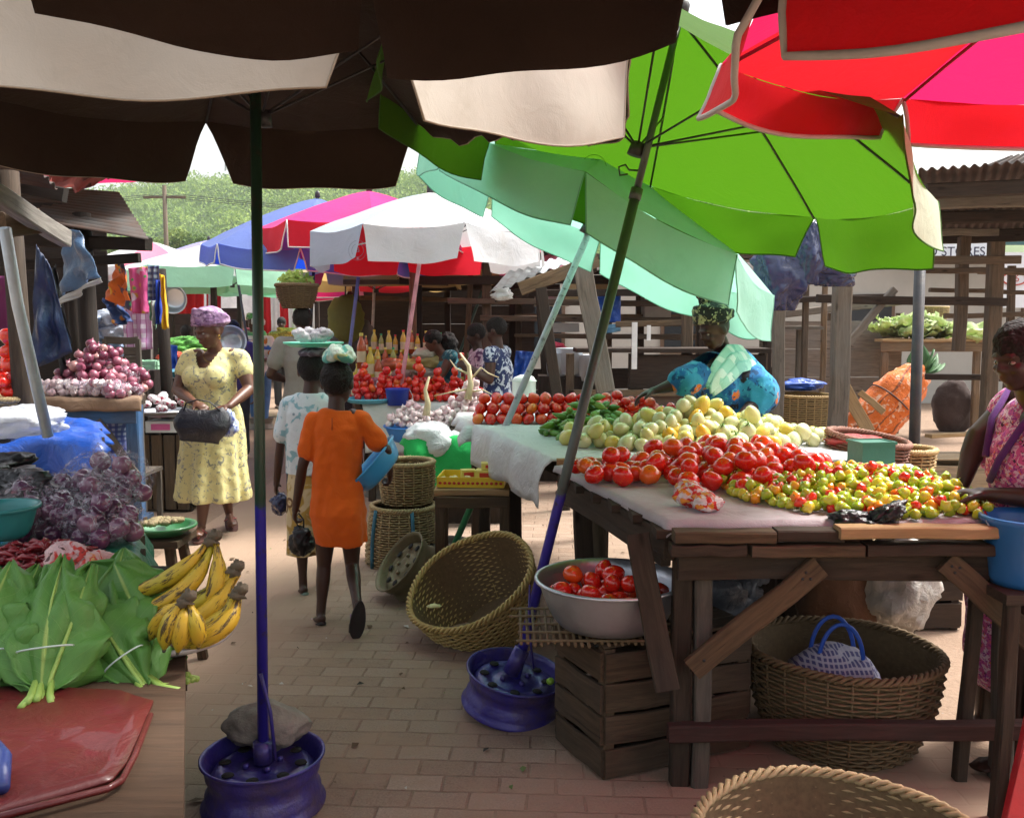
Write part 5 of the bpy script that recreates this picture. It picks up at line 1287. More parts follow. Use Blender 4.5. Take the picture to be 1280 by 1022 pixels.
def m_film():
    s = N('clear_film'); v = s.coord(); f = s.noise(v, 26, 5, .6, 2)
    a = s.ramp(f, [(.50, .04), (.63, .48)])
    return s.finish((.62, .55, .66), .12, 0, s.bump(f, 1.0, .02), 0, coat=.6, alpha=a)
FILM = m_film()
g = random.Random(12)
OB = [('clear bag of purple onions at the left front of the teal table', 62, 640, 2.95, .11, .085), ('knotted bag of large onions in the middle of the teal table', 118, 612, 3.05, .13, .12), ('shiny bag of purple onions nearest the front edge of the teal cloth', 128, 650, 2.88, .10, .075),
      ('bag of onions at the right back end of the teal table', 152, 600, 3.2, .09, .075), ('round bag of pink onions topmost above the others', 120, 583, 3.25, .085, .075), ('bag of dark onions behind the left front one', 80, 605, 3.25, .12, .08), ('bag of small onions beside the black plastic', 32, 652, 3.0, .07, .065)]
for k, (lb, u, v, y, rx, rz_) in enumerate(OB):
    p = D(u, v, y); t = thing('onion_bag', lb, 'bag of onions', (p.x, p.y, max(p.z - rz_, zt)), group='clear bags of onions')
    P = heap(13 if rx > .09 else 8, .034, ell(0, 0, rx * .95, .09, rz_ * 1.0), 0.0, seed=50 + k, tries=16)
    for (x, yy, z, r_) in P: put(g.choice(PM['onion_dark']), 'onion', (x, yy, z), (g.gauss(0, .8), g.gauss(0, .8), g.random() * 6), r_, t)
    hz = max(z for (_, _, z, _) in P) + .03
    q = MB(); q.ball((0, 0, hz * .5), (rx * 1.2, .125, hz * .56), 40, 26, amp=.16, fq=7, seed=k * 3.1); q.ball((.01, 0, hz * 1.05), (.02, .02, .03), 14, 8, amp=.5, seed=k); q.build('film', FILM, t)
crumple('plastic_bag', 'black plastic bag bunched up left of the bagged onions', 'plastic bag', D(22, 612, 3.1), (.12, .12, .07), BLKP, .6, 3.4, 51)
crumple('plastic_bag', 'black bag lying behind the first, closer to the blue tarpaulin', 'plastic bag', D(-8, 590, 3.3), (.13, .1, .06), BLKP, .6, 3.4, 52)
cr = D(20, 712, 2.5)
crate('display_box', 'low box behind the leaf bundles carrying the dried red peppers', (cr.x - .02, cr.y + .12, 0), (.62, .5, .72), OLD, 5, open_top=False)
q = MB(); g2 = random.Random(6)
CH = [M_plain('dried_chili', (.22, .012, .02), .35, .4, 30, .1, coat=.3)]
for k in range(420):
    x, y = g2.uniform(-.26, .18), g2.uniform(-.14, .2); z = .735 + .12 * max(0, 1 - (x * x / .08 + y * y / .05)) * g2.uniform(.7, 1.05)
    a = g2.random() * 6; d = Vector((cos(a), sin(a), g2.uniform(-.3, .3))) * .03
    c = Vector((cr.x + x, cr.y + .1 + y, z + .01)); q.tube([c - d, c + Vector((0, 0, .008)), c + d], [.003, .009, .002], 5)
tag(q.build('dried_peppers', CH), 'loose heap of dark red dried chillies behind the leaves at the left edge', 'dried chillies', kind='stuff')
crumple('plastic_bag', 'pale striped red bag of goods poking up behind the leaf bundles', 'plastic bag', D(88, 702, 2.42), (.055, .05, .05), M_print('red_white_bag', (.62, .40, .40), [('noise', 20, .5, .56, (.55, .05, .04)), ('noise', 40, .6, .66, (.1, .05, .05))], .25, wr=.9), .5, 3, 55)
crumple('plastic_bag', 'second pale red bag right of the striped one behind the leaves', 'plastic bag', D(122, 708, 2.40), (.045, .05, .04), M_print('red_white_bag2', (.55, .30, .28), [('noise', 20, .5, .56, (.55, .05, .04)), ('noise', 40, .6, .66, (.6, .3, .1))], .25, wr=.9), .5, 3, 56)
bowl('bowl', 'teal plastic bowl behind the dried chillies at the left edge', D(2, 672, 2.75), .10, .10, M_plain('teal_bowl', (.03, .22, .22), .35, .08, 8, 0), .6)
gy = 3.9; gc = D(205, 668, gy)
bowl('tray', 'green and black enamel tray of ginger on a stool beyond the plantains', gc, .125, .045, M_plain('green_enamel', (.05, .22, .08), .35, .15, 9, .1, coat=.4), .6, cat='tray')
g = random.Random(9)
GIN = M_plain('ginger_skin', (.34, .27, .15), .85, .3, 20, .4)
for k in range(16):
    a = g.random() * 6; q_ = math.sqrt(g.random()) * .085; q = MB()
    q.ball((0, 0, 0), (.028, .015, .013), 10, 7, amp=.4, seed=k); q.ball((.018, .014, .003), (.015, .01, .01), 8, 6, amp=.4, seed=k + 3); q.ball((-.015, -.014, .002), (.014, .011, .01), 8, 6, amp=.4, seed=k + 5)
    o = q.build('ginger_root', GIN, loc=(gc.x + q_ * cos(a), gc.y + q_ * sin(a), gc.z + .05 + .012 * g.random())); o.rotation_euler = (0, 0, g.random() * 6); tag(o, 'knobbly ginger root on the green enamel tray', 'ginger', 'ginger roots on the tray')
sst = thing('stool', 'dark wooden stool carrying the ginger tray', 'stool', (gc.x - .02, gc.y, 0))
q = MB(); q.box((0, 0, gc.z - .018), (.24, .24, .03)); q.build('seat', MIDW, sst)
for sx in (-.09, .09):
    for sy in (-.09, .09):
        q = MB(); q.beam((sx * .8, sy * .8, gc.z - .034), (sx * 1.4, sy * 1.4, 0), .04, .035); q.build('leg', MIDW, sst)

BLT = M_plastic('blue_tarpaulin', (.012, .09, .48), .12, .35, 1.0, 8, .2, .2)
y3 = 3.85; zb = 1.02
L3 = [(-3.0, y3), (PX(112, y3), y3), (PX(112, y3 + .75), y3 + .75), (-3.0, y3 + .75)]
plank_table('display_table', 'table under the bright blue tarpaulin on the left', L3, zb - .02, OLD, 4, legw=.06)
cloth('tarpaulin', 'bright blue tarpaulin draped over the table left of the onion stall', 'tarpaulin', L3, zb, (.02, .06, .17, .02), BLT, amp=.035, seed=27, fold=.05, nu=70, nv=40)
crumple('plastic_bag', 'white plastic sheet bunched on the blue tarpaulin', 'plastic bag', D(25, 527, 4.0), (.17, .15, .07), WHP, .35, 3, 58)
basket('cane_basket', 'small basket of tomatoes on the blue tarpaulin at the left edge', .09, .12, .1, D(14, 524, 4.35), mat=CANE, rows=8, stakes=14, seed=14)
bp = D(14, 512, 4.35)
scatter('tomato', heap(20, .038, ell(bp.x, bp.y, .1, .1, .2), bp.z, seed=61), 'tomato', 'tomato in the small basket at the far left', 'tomato', 'tomatoes in the far left basket')
y2 = 5.45; z5 = 1.05
L2 = [(PX(48, y2), y2), (PX(170, y2), y2), (PX(173, y2 + .6), y2 + .6), (PX(40, y2 + .6), y2 + .6)]
ot = plank_table('market_stall', 'blue painted wooden stall table with a heap of onions', L2, z5, OLD, 4, legw=.075, apron=.10, legmat=BLUEW)
bo = ot.location
for (a, b) in [((L2[0][0] + .05, y2 - .01, .60), (L2[0][0] + .22, y2 - .01, .92)), ((L2[1][0] - .03, y2 + .0, .60), (L2[1][0] - .25, y2 + .0, .93))]:
    q = MB(); q.beam(Vector(a) - bo, Vector(b) - bo, .05, .02, up=(0, -1, 0)); q.build('brace', GREYW, ot)
for sx in (-.25, .25):
    q = MB(); q.beam((sx, -.2, .25), (sx, .25, .25), .06, .03, up=(0, 0, 1)); q.build('lower_rail', BLUEW, ot)
q = MB(); q.beam((L2[0][0] - bo.x, y2 + .05 - bo.y, .30), (L2[1][0] - bo.x, y2 + .05 - bo.y, .30), .03, .07, up=(0, 0, 1)); q.build('lower_rail', MIDW, ot)
cloth('sacking', 'brown sacking over the edge of the blue onion table', 'cloth', L2, z5 + .012, (.02, .03, .085, .02), M_fabric('sacking_brown', (.22, .14, .09), 0, stain=.4, wr=1), amp=.012, seed=30, fold=.012)
cx5 = (L2[0][0] + L2[1][0]) / 2
P = heap(165, .031, ell(cx5 - .06, y2 + .30, .28, .25, .24), z5 + .02, seed=63, tries=10)
scatter('onion', P, 'onion', 'loose red onion in the heap on the blue stall table', 'onion', 'red onions in the heap')
for k, (u, w_) in enumerate([(80, .125), (126, .12)]):
    p = D(u, 486, y2 + .06)
    t = thing('garlic_net', ['long white net of garlic lying left at the front of the onion heap', 'white net of garlic lying right at the front of the onion heap'][k], 'net of garlic', p, group='garlic nets before the onions')
    g = random.Random(k)
    for j in range(22): put(g.choice(PM['garlic']), 'garlic_bulb', (-.15 + .3 * (j % 8) / 7 + g.uniform(-.01, .01), g.uniform(-.03, .03), -.02 + .028 * (j // 8)), (g.random() * 3, g.random() * 3, 0), .026, t)
    q = MB(); q.ball((0, 0, .008), (.185, .06, .052), 36, 16, amp=.12, fq=9, seed=k); q.build('net', FILM, t)
for k, (u, v, yy, r_) in enumerate([(140, 462, 5.75, .085), (158, 472, 5.7, .08), (146, 488, 5.5, .075), (165, 490, 5.6, .07)]):
    p = D(u, v, yy); t = thing('onion_net', ['tied net of onions at the top right of the onion heap', 'net of pale onions right of the topmost net', 'net of onions at the right front corner of the blue stall', 'small onion net at the very right end of the blue stall'][k], 'net of onions', p, group='tied onion nets')
    g = random.Random(k + 9)
    for j in range(12):
        d = Vector((g.gauss(0, 1), g.gauss(0, 1), g.gauss(0, 1))).normalized() * r_ * .62; put(g.choice(PM['onion']), 'onion', d, (g.random() * 3, g.random() * 3, 0), .032, t)
    q = MB(); q.ball((0, 0, 0), (r_ * 1.05, r_, r_ * .95), 30, 18, amp=.15, fq=8, seed=k); q.build('net', FILM, t)
crumple('check_bag', 'blue and white checked bag under the onion stall', 'bag', D(128, 545, 5.75), (.17, .14, .19), M_print('check_bag_b', (.35, .38, .5), [('sx', 34, 0, .5, (.06, .08, .25)), ('sz', 34, 0, .5, (.06, .08, .25))], .6), .25, 3, 71)
crumple('plastic_bag', 'bright blue bag on the lower rail of the onion stall', 'plastic bag', D(130, 578, 5.6), (.15, .12, .05), BLT, .5, 3, 72)
crumple('plastic_bag', 'brownish bag hanging left under the onion stall', 'plastic bag', D(88, 540, 5.8), (.13, .12, .22), M_plastic('brown_grey_plastic', (.12, .09, .08), .1, .4), .5, 3, 73)
cA = D(206, 628, 7.4)
ck = crate('wooden_crate', 'tall slatted crate with upright boards standing left of the woman in yellow', (cA.x, 7.5, 0), (.50, .4, .64), DARKW, 1, open_top=False, fmat=OLD)
for k in range(5):
    q = MB(); q.box((-.2 + k * .1, -.225, .32), (.084, .014, .60), jit=.003); q.build('upright_slat', MIDW, ck)
bowl('tray', 'dull silver tray of garlic packs on the slatted crate', D(205, 520, 7.3), .20, .05, ALU, .6, cat='tray')
g = random.Random(2)
GP = [M_print('garlic_pack', (.72, .66, .68), [('noise', 18, .52, .58, (.45, .05, .10))], .3)]
for k in range(22):
    p = D(184 + 46 * g.random(), 514 - 20 * g.random() * (1), 7.3); crumple('garlic_pack', 'little clear pack of garlic on the silver tray', 'garlic pack', (p.x, p.y + g.uniform(-.08, .08), p.z), (.032, .03, .028), GP[0], .3, 3, k, n=14, m_=9, group='garlic packs on the silver tray')
q = MB(); q.box((0, 0, 0), (.24, .18, .09)); q.box((.0, -.092, 0), (.15, .004, .05), mi=1)
tag(q.build('carton', [M_plain('white_carton', (.6, .62, .62), .6), M_plain('pink_print', (.6, .1, .3), .6)], loc=D(206, 532, 7.35)), 'white carton with a pink printed label under the garlic tray', 'carton')
for k, (u, v, c, lb) in enumerate([(205, 486, BLACKM, 'wide black basin, lowest of the stack beside the onions'), (205, 480, BLACKM, 'middle black basin in the stack beside the onions'), (206, 472, M_plain('light_blue', (.12, .45, .62), .4, .05), 'light blue basin on top of the black ones')]):
    bowl('basin', lb, D(u, v, 8.6 + k * .02), .22, .07, c, .6)
crate('plastic_crate', 'pale green plastic crate behind the tied onion nets', D(185, 470, 8.0), (.22, .2, .14), M_plain('pale_green_plastic', (.35, .6, .42), .4, .05), 3)
crate('display_box', 'tall wooden box behind the onions carrying the basins and the green crate', (D(198, 0, 8.3).x, 8.35, 0), (.62, .8, .86), OLD, 4, open_top=False)
ch = thing('chair', 'pale wooden chair back sticking up behind the onion heap', 'chair', D(153, 455, 6.6))
for sx in (-.12, .12):
    q = MB(); q.beam((sx, 0, -1.25), (sx, 0, .18), .035, .03); q.build('post', GREYW, ch)
for z in (.03, .10, .17):
    q = MB(); q.beam((-.12, 0, z), (.12, 0, z), .015, .05, up=(0, 0, 1)); q.build('back_rail', GREYW, ch)
for sx in (-.12, .12):
    q = MB(); q.beam((sx, .3, -1.25), (sx, .3, -.8), .035, .03); q.build('leg', GREYW, ch)
q = MB(); q.box((0, .15, -.8), (.28, .34, .025)); q.build('seat', GREYW, ch)

def m_tin():
    s = N('rusty_tin'); v = s.coord(); f = s.noise(v, 3, 6, .7); col = s.mix(s.ramp(f, [(.4, 0.0), (.6, 1.0)]), (.05, .045, .042), (.05, .024, .014))
    return s.finish(col, .8, .1, s.bump(f, .2, .01))
TIN = m_tin()
def tin_roof(name, label, c, nc, parent=None, mat=None, amp=.012, cat='roof sheet'):
    """corrugated sheet over four corners, ridges running from edge 0-1 to edge 3-2"""
    c = [Vector(p) for p in c]; n = (c[1] - c[0]).cross(c[3] - c[0]).normalized()
    q = MB(); q.grid(lambda a, b: c[0].lerp(c[1], a).lerp(c[3].lerp(c[2], a), b) + n * (amp * sin(a * nc * 2 * pi) + .01 * noise.noise(Vector((a * 3, b * 3, nc)))), nc * 8, 8)
    o = q.build(name, mat or TIN, parent, solid=.004)
    return tag(o, label, cat) if label else o
sh = thing('market_shed', 'near left shed with a rusty corrugated roof over the onion stalls', 'shed', (-3.2, 4.6, 0)); so_ = sh.location
def sl(p): return Vector(p) - so_
tin_roof('roof', None, [sl(D(-60, 100, 3.7)), sl(D(72, 236, 5.1)), sl(D(-10, 225, 5.4) + Vector((-1.3, .2, .25))), sl(D(-60, 100, 3.7) + Vector((-1.7, .2, .5)))], 14, sh)
tin_roof('roof', None, [sl(D(186, 300, 5.6)), sl(D(148, 240, 6.9)), sl(D(20, 232, 6.9) + Vector((-.6, 0, .05))), sl(D(20, 262, 5.5) + Vector((-.9, 0, .1)))], 14, sh)
for (u0, v0, y0, u1, v1, y1, w_, h_, mt) in [(-15, 236, 3.3, 82, 299, 4.1, .05, .075, M_wood('pale_lintel', (.22, .2, .18), grey=.6)), (0, 282, 3.6, 46, 276, 3.8, .05, .10, MIDW), (30, 300, 6.2, 186, 306, 5.7, .06, .08, DARKW), (-60, 215, 5.2, 82, 245, 5.2, .06, .08, DARKW), (-60, 262, 5.4, 120, 258, 6.6, .06, .06, DARKW), (30, 332, 5.9, 175, 322, 5.8, .04, .06, DARKW)]:
    q = MB(); q.beam(sl(D(u0, v0, y0)), sl(D(u1, v1, y1)), w_, h_, up=(0, 0, 1)); q.build('beam', mt, sh)
for (u, y, ztop, r_, mt) in [(20, 4.3, 2.2, .048, OLD), (108, 5.9, 2.2, .06, DARKW), (92, 7.0, 2.3, .05, DARKW), (203, 7.6, 1.95, .05, DARKW), (-90, 4.6, 2.8, .06, DARKW)]:
    x = D(u, 405, y).x; q = MB(); q.tube([sl((x, y, 0)), sl((x + .02, y, ztop * .5)), sl((x - .01, y + .02, ztop))], [r_ * 1.05, r_, r_ * .92], 10); q.build('post', mt, sh)
for k in range(9):
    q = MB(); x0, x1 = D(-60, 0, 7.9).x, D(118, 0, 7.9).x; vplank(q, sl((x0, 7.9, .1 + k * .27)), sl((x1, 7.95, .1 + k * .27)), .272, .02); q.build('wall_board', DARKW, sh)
q = MB(); q.tube([D(6, 285, 3.5), D(22, 380, 3.6), D(60, 545, 3.75)], .022, 10); tag(q.build('pipe', M_plain('pale_pipe', (.50, .60, .68), .35, .1, 8, .1, coat=.2, dirt=.3)), 'long pale blue grey pipe leaning against the left shed post', 'pipe')
def hang(name, label, cat, pts, mat, amp=.02, seed=0, group=None, n=18, solid=.003, fold=.02, th=None):
    """cloth hanging in a quad of four corners: top-left, top-right, bottom-right, bottom-left"""
    c = [Vector(p) for p in pts]; nr = (c[1] - c[0]).cross(c[3] - c[0]).normalized()
    def fn(a, b):
        p = c[0].lerp(c[1], a).lerp(c[3].lerp(c[2], a), b)
        return p + nr * (fold * sin(a * 11 + seed) * (.3 + b) + amp * noise.noise(Vector((a * 4, b * 4, seed))))
    q = MB(); q.grid(fn, n, n); o = q.build(name, mat, solid=solid); return tag(o, label, cat, group)
NAV = M_plastic('navy_tarp', (.012, .03, .085), .1, .4, 1.0, 9, .4, .2)
hang('tarpaulin', 'dark navy sheet hanging in a long triangle behind the left post', 'tarpaulin', [D(45, 305, 5.0), D(62, 330, 5.0), D(92, 440, 5.1), D(34, 465, 5.0)], NAV, .05, 1)
hang('tarpaulin', 'blue sheet with a pale lower hem hanging under the left roof corner', 'tarpaulin', [D(80, 286, 5.5), D(98, 288, 5.3), D(124, 347, 5.2), D(74, 372, 5.5)], M_plastic('slate_blue_tarp', (.06, .13, .24), .15, .4, .9, 9, .3, .2), .04, 2)
hang('cloth_band', 'pale grey hem band slanting below the blue sheet', 'cloth', [D(72, 374, 5.48), D(124, 347, 5.18), D(122, 353, 5.18), D(76, 384, 5.46)], M_fabric('pale_hem', (.5, .5, .48), .2), .01, 3)
hang('tarpaulin', 'black plastic sheet hanging low beside the onion heap', 'tarpaulin', [D(60, 345, 5.6), D(70, 330, 5.6), D(88, 420, 5.7), D(78, 470, 5.6)], BLKP, .05, 5)
hang('awning', 'maroon cloth awning sagging between the two rusty roofs', 'awning', [D(70, 196, 6.0), D(150, 214, 6.6), D(112, 236, 5.8), D(55, 240, 5.4)], M_fabric('maroon_awning', (.20, .04, .03), .3, (.4, .08, .03), stain=.3), .12, 6)
GB = 'bright cloths and bags hung up for sale'
PRF = M_print('orange_print', (.65, .14, .02), [('ring', 7, .15, .3, (.7, .35, .02)), ('noise', 9, .55, .6, (.03, .03, .08)), ('spot', 12, .1, .2, (.05, .3, .12))], .5)
hang('shopping_bag', 'orange and green printed bag hanging by its corner', 'bag', [D(148, 322, 6.6), D(154, 326, 6.5), D(167, 390, 6.5), D(128, 372, 6.6)], PRF, .05, 1, GB)
hang('shopping_bag', 'dark blue printed bag hanging under the orange one', 'bag', [D(128, 372, 6.65), D(150, 378, 6.6), D(166, 402, 6.6), D(142, 408, 6.6)], M_print('navy_print', (.02, .05, .16), [('spot', 10, .15, .25, (.6, .25, .05))], .5), .05, 2, GB)
hang('printed_cloth', 'pink cloth printed with flowers hanging beside the orange bag', 'cloth', [D(160, 335, 7.0), D(184, 333, 7.0), D(186, 392, 7.0), D(166, 392, 7.0)], M_print('pink_flower', (.62, .10, .28), [('spot', 9, .2, .3, (.55, .35, .05)), ('spot', 14, .1, .2, (.1, .3, .1)), ('noise', 12, .6, .65, (.6, .5, .6))], .8), .02, 3, GB)
hang('plaid_bag', 'pink and white plaid cloth hanging lowest by the post', 'cloth', [D(152, 384, 7.2), D(188, 380, 7.2), D(190, 436, 7.2), D(158, 440, 7.2)], M_print('plaid_pink', (.62, .55, .66), [('sx', 14, 0, .5, (.45, .25, .45)), ('sz', 14, 0, .5, (.45, .25, .45)), ('sx', 28, 0, .15, (.3, .05, .2))], .8), .02, 4, GB)
hang('plaid_bag', 'navy and grey checked cloth hanging right of the pink one', 'cloth', [D(185, 332, 6.9), D(199, 332, 6.9), D(198, 376, 6.9), D(186, 376, 6.9)], M_print('plaid_navy', (.40, .48, .55), [('sx', 22, 0, .5, (.05, .07, .2)), ('sz', 22, 0, .5, (.05, .07, .2))], .8), .02, 5, GB)
hang('plaid_bag', 'pale green and white striped cloth below the navy check', 'cloth', [D(186, 376, 6.95), D(198, 376, 6.95), D(196, 412, 6.95), D(188, 400, 6.95)], M_print('stripe_green', (.6, .66, .6), [('sx', 22, 0, .3, (.1, .35, .2))], .8), .02, 6, GB)
hang('scarf', 'yellow cloth hanging at the corner of the cloth stall', 'cloth', [D(199, 342, 6.8), D(206, 345, 6.8), D(212, 410, 6.8), D(203, 412, 6.8)], M_fabric('yellow_scarf', (.75, .48, .02), .3, stain=.1), .03, 7, GB, fold=.04)
hang('scarf', 'deep blue cloth hanging beside the yellow one', 'cloth', [D(194, 350, 6.9), D(202, 350, 6.9), D(204, 405, 6.9), D(195, 405, 6.9)], M_fabric('blue_scarf', (.03, .08, .5), .3, stain=.1), .03, 8, GB, fold=.04)
hang('printed_cloth', 'blue cloth with yellow figures hanging deep inside the left stall', 'cloth', [D(88, 375, 7.3), D(108, 375, 7.3), D(108, 420, 7.3), D(88, 420, 7.3)], M_print('blue_yellow_fig', (.03, .06, .3), [('spot', 8, .25, .35, (.6, .35, .03)), ('spot', 11, .1, .2, (.55, .08, .1))], .6), .02, 9, GB)
hang('plaid_bag', 'magenta cloth hanging behind the left post', 'cloth', [D(-5, 345, 7.2), D(30, 345, 7.2), D(30, 420, 7.2), D(-5, 420, 7.2)], M_print('mag_green', (.20, .04, .14), [('spot', 7, .25, .4, (.1, .2, .05))], .8), .02, 10, GB)
for k, (u, v, r_) in enumerate([(125, 402, .10), (140, 398, .09), (125, 420, .11), (147, 415, .10), (135, 438, .1)]):
    crumple('goods_bag', ['bluish bag of goods high on the left in the stack', 'white bag of goods high on the right in the stack', 'blue grey bag in the lower left of the stack', 'pale bag in the middle right of the stack', 'grey bag at the bottom of the stack by the chair'][k], 'bag', D(u, v, 7.5), (r_, .1, r_ * .8), M_plastic(['bluebag', 'whitebag'][k % 2], [(.25, .34, .5), (.5, .56, .66)][k % 2], .2, .3), .6, 3.4, 80 + k)
q = MB(); q.box((D(132, 0, 7.6).x, 7.6, .56), (.55, .3, 1.12)); tag(q.build('cupboard', DARKW), 'dark wooden cupboard under the stack of bagged goods', 'cupboard')
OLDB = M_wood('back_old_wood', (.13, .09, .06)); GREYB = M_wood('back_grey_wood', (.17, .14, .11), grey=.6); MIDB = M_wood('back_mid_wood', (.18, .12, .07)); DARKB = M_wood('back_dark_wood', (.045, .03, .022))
def shed(name, label, org, cat='shed'): return thing(name, label, cat, org)
def post(t, x, y, z0, z1, w_=.08, mt=OLDB, lean=(0, 0), nm='post'):
    q = MB(); q.beam(Vector((x, y, z0)) - t.location, Vector((x + lean[0], y + lean[1], z1)) - t.location, w_, w_ * .85, warp=.006); return q.build(nm, mt, t)
def pbeam(t, a, b, w_, h_, mt=OLDB, nm='rail', up=(0, 0, 1)):
    q = MB(); q.beam(Vector(a) - t.location, Vector(b) - t.location, w_, h_, up=up, warp=.005); return q.build(nm, mt, t)
def px(u, y): return (u - 640) / FPX * y * cos(0) if False else D(u, 405, y).x
m1 = shed('market_shed', 'dark open shed of rough posts and boards behind the vendors in the middle', (1.0, 10.5, 0))
for (u, y, z1, w_, mt, ln) in [(516, 9.6, 2.3, .07, MIDB, (0, 0)), (523, 10.6, 2.3, .09, DARKB, (0, 0)), (607, 9.8, 2.25, .10, OLDB, (.02, 0)), (640, 11.2, 2.3, .09, DARKB, (0, 0)), (690, 9.2, 2.2, .09, DARKB, (-.14, 0)), (860, 8.6, 2.2, .10, OLDB, (0, 0)), (445, 12.0, 2.2, .08, DARKB, (0, 0)), (560, 12.3, 2.2, .08, DARKB, (0, 0)), (800, 12.0, 2.3, .10, DARKB, (0, 0)), (575, 10.2, 2.1, .06, MIDB, (.12, 0)), (878, 9.0, 2.2, .09, DARKB, (0, 0)), (960, 9.4, 2.3, .08, DARKB, (0, 0))]:
    post(m1, px(u, y), y, 0, z1, w_, mt, ln)
for (u0, u1, y, v, h_, mt) in [(500, 900, 9.7, 350, .09, DARKB), (560, 960, 9.7, 376, .06, OLDB), (600, 900, 9.75, 398, .06, OLDB), (500, 960, 11.8, 334, .12, DARKB), (690, 900, 9.8, 420, .05, OLDB), (520, 700, 12.1, 360, .08, DARKB), (660, 900, 9.3, 366, .07, DARKB), (440, 640, 12.2, 372, .06, MIDB), (770, 960, 9.2, 405, .06, MIDB), (430, 560, 9.9, 352, .05, MIDB)]:
    pbeam(m1, (px(u0, y), y, D(0, v, y).z), (px(u1, y), y + .1, D(0, v, y).z + rnd.uniform(-.05, .05)), .05, h_, mt)
tin_roof('roof', None, [Vector((px(438, 12.2), 12.4, 2.30)) - m1.location, Vector((px(690, 12.2), 12.4, 2.36)) - m1.location, Vector((px(705, 9.2), 9.3, 2.22)) - m1.location, Vector((px(470, 9.3), 9.4, 2.14)) - m1.location], 22, m1)
tin_roof('roof', None, [Vector((px(700, 12), 12.4, 2.30)) - m1.location, Vector((px(985, 12), 12.4, 2.30)) - m1.location, Vector((px(985, 9.2), 9.2, 2.02)) - m1.location, Vector((px(740, 9.2), 9.2, 2.02)) - m1.location], 22, m1)
for k in range(9):
    y = 12.7; z = .12 + k * .25
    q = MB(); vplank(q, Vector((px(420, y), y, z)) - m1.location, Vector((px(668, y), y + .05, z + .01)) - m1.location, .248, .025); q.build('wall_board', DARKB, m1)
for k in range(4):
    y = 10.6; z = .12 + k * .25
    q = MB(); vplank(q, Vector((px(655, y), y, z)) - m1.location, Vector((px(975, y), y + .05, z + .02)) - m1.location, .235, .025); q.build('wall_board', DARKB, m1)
aw = shed('tin_awning', 'slanting pale tin awning on rough beams between the white and mint umbrellas', (px(680, 7.9), 7.9, 0), 'awning')
a0_, a1_, a2_, a3_ = D(612, 366, 7.6), D(742, 318, 7.6), D(742, 312, 8.8), D(640, 335, 8.9)
PT = M_plain('pale_tin', (.42, .46, .47), .45, .2, 6, .2, 20, metal=.4, dirt=.5)
tin_roof('roof', None, [p - aw.location for p in (a0_, a1_, a2_, a3_)], 9, aw, PT)
pbeam(aw, D(650, 362, 7.55), D(748, 324, 7.55), .05, .11, MIDB, 'beam'); pbeam(aw, D(618, 374, 7.7), D(745, 334, 7.7), .05, .06, DARKB, 'beam')
for (u0, v0, u1, v1, w_) in [(728, 332, 757, 490, .15), (676, 360, 700, 520, .09)]:
    pbeam(aw, D(u0, v0, 7.5), D(u1, v1, 7.35), w_, .04, GREYB if w_ > .1 else DARKB, 'post', up=(0, -1, 0)); e = D(u1, v1, 7.35)
    pbeam(aw, e, (e.x + .04, e.y, 0), w_, .04, GREYB if w_ > .1 else DARKB, 'post', up=(0, -1, 0))
crumple('cloth', 'white rag caught on the end of the tin awning', 'rag', D(628, 368, 7.5), (.07, .05, .05), M_fabric('white_rag', (.65, .65, .65), .2), .6, 3, 90)
cb_ = thing('wooden_counter', 'old dark brown wooden counter with a solid front behind the garden egg vendor', 'counter', (px(830, 8.0), 8.1, 0))
def loc_box(t, c, sz, mt, nm): q = MB(); q.box(Vector(c), sz, jit=.003); return q.build(nm, mt, t)
BRN = M_wood('brown_counter', (.13, .09, .07), grey=.4)
loc_box(cb_, (.32, 0, .62), (1.15, .05, .58), BRN, 'front_panel'); loc_box(cb_, (.1, .2, 1.27), (1.7, .5, .04), DARKB, 'top'); loc_box(cb_, (.32, .03, 1.08), (1.2, .05, .30), DARKB, 'upper_panel')
loc_box(cb_, (-.55, .02, .62), (.52, .05, .6), DARKB, 'side_panel'); loc_box(cb_, (.1, -.05, .90), (1.75, .06, .05), MIDB, 'rail')
for x in (-.8, -.24, .92):
    loc_box(cb_, (x, .1, .62), (.07, .07, 1.24), OLDB, 'leg')
q = MB(); q.box(D(793, 432, 7.9), (.045, .03, .40)); tag(q.build('plank', M_plain('bright_white', (.8, .8, .8), .6)), 'narrow white strip standing in for a bright gap between boards at the dark counter', 'plank')  # white strip added for the light showing through a gap between boards
q = MB(); q.box(D(811, 416, 7.9), (.03, .03, .13)); tag(q.build('plank', M_plain('bright_white', (.8, .8, .8), .6)), 'short white piece of board right of the tall narrow white strip', 'plank')
hang('tarpaulin', 'deep blue tarpaulin stretched behind the dark counter', 'tarpaulin', [D(738, 372, 9.5), D(776, 366, 9.5), D(776, 402, 9.5), D(738, 404, 9.5)], BLT, .03, 2)
hang('tarpaulin', 'lighter blue plastic strip under the deep blue tarpaulin', 'tarpaulin', [D(738, 408, 9.5), D(776, 404, 9.5), D(776, 414, 9.5), D(738, 420, 9.5)], M_plastic('sky_tarp', (.2, .45, .65), .3, .4), .02, 3)
hang('tarpaulin', 'royal blue plastic sheet hanging behind the vendor in the patterned dress', 'tarpaulin', [D(645, 438, 8.3), D(668, 440, 8.3), D(656, 475, 8.3), D(640, 478, 8.3)], BLT, .05, 4)
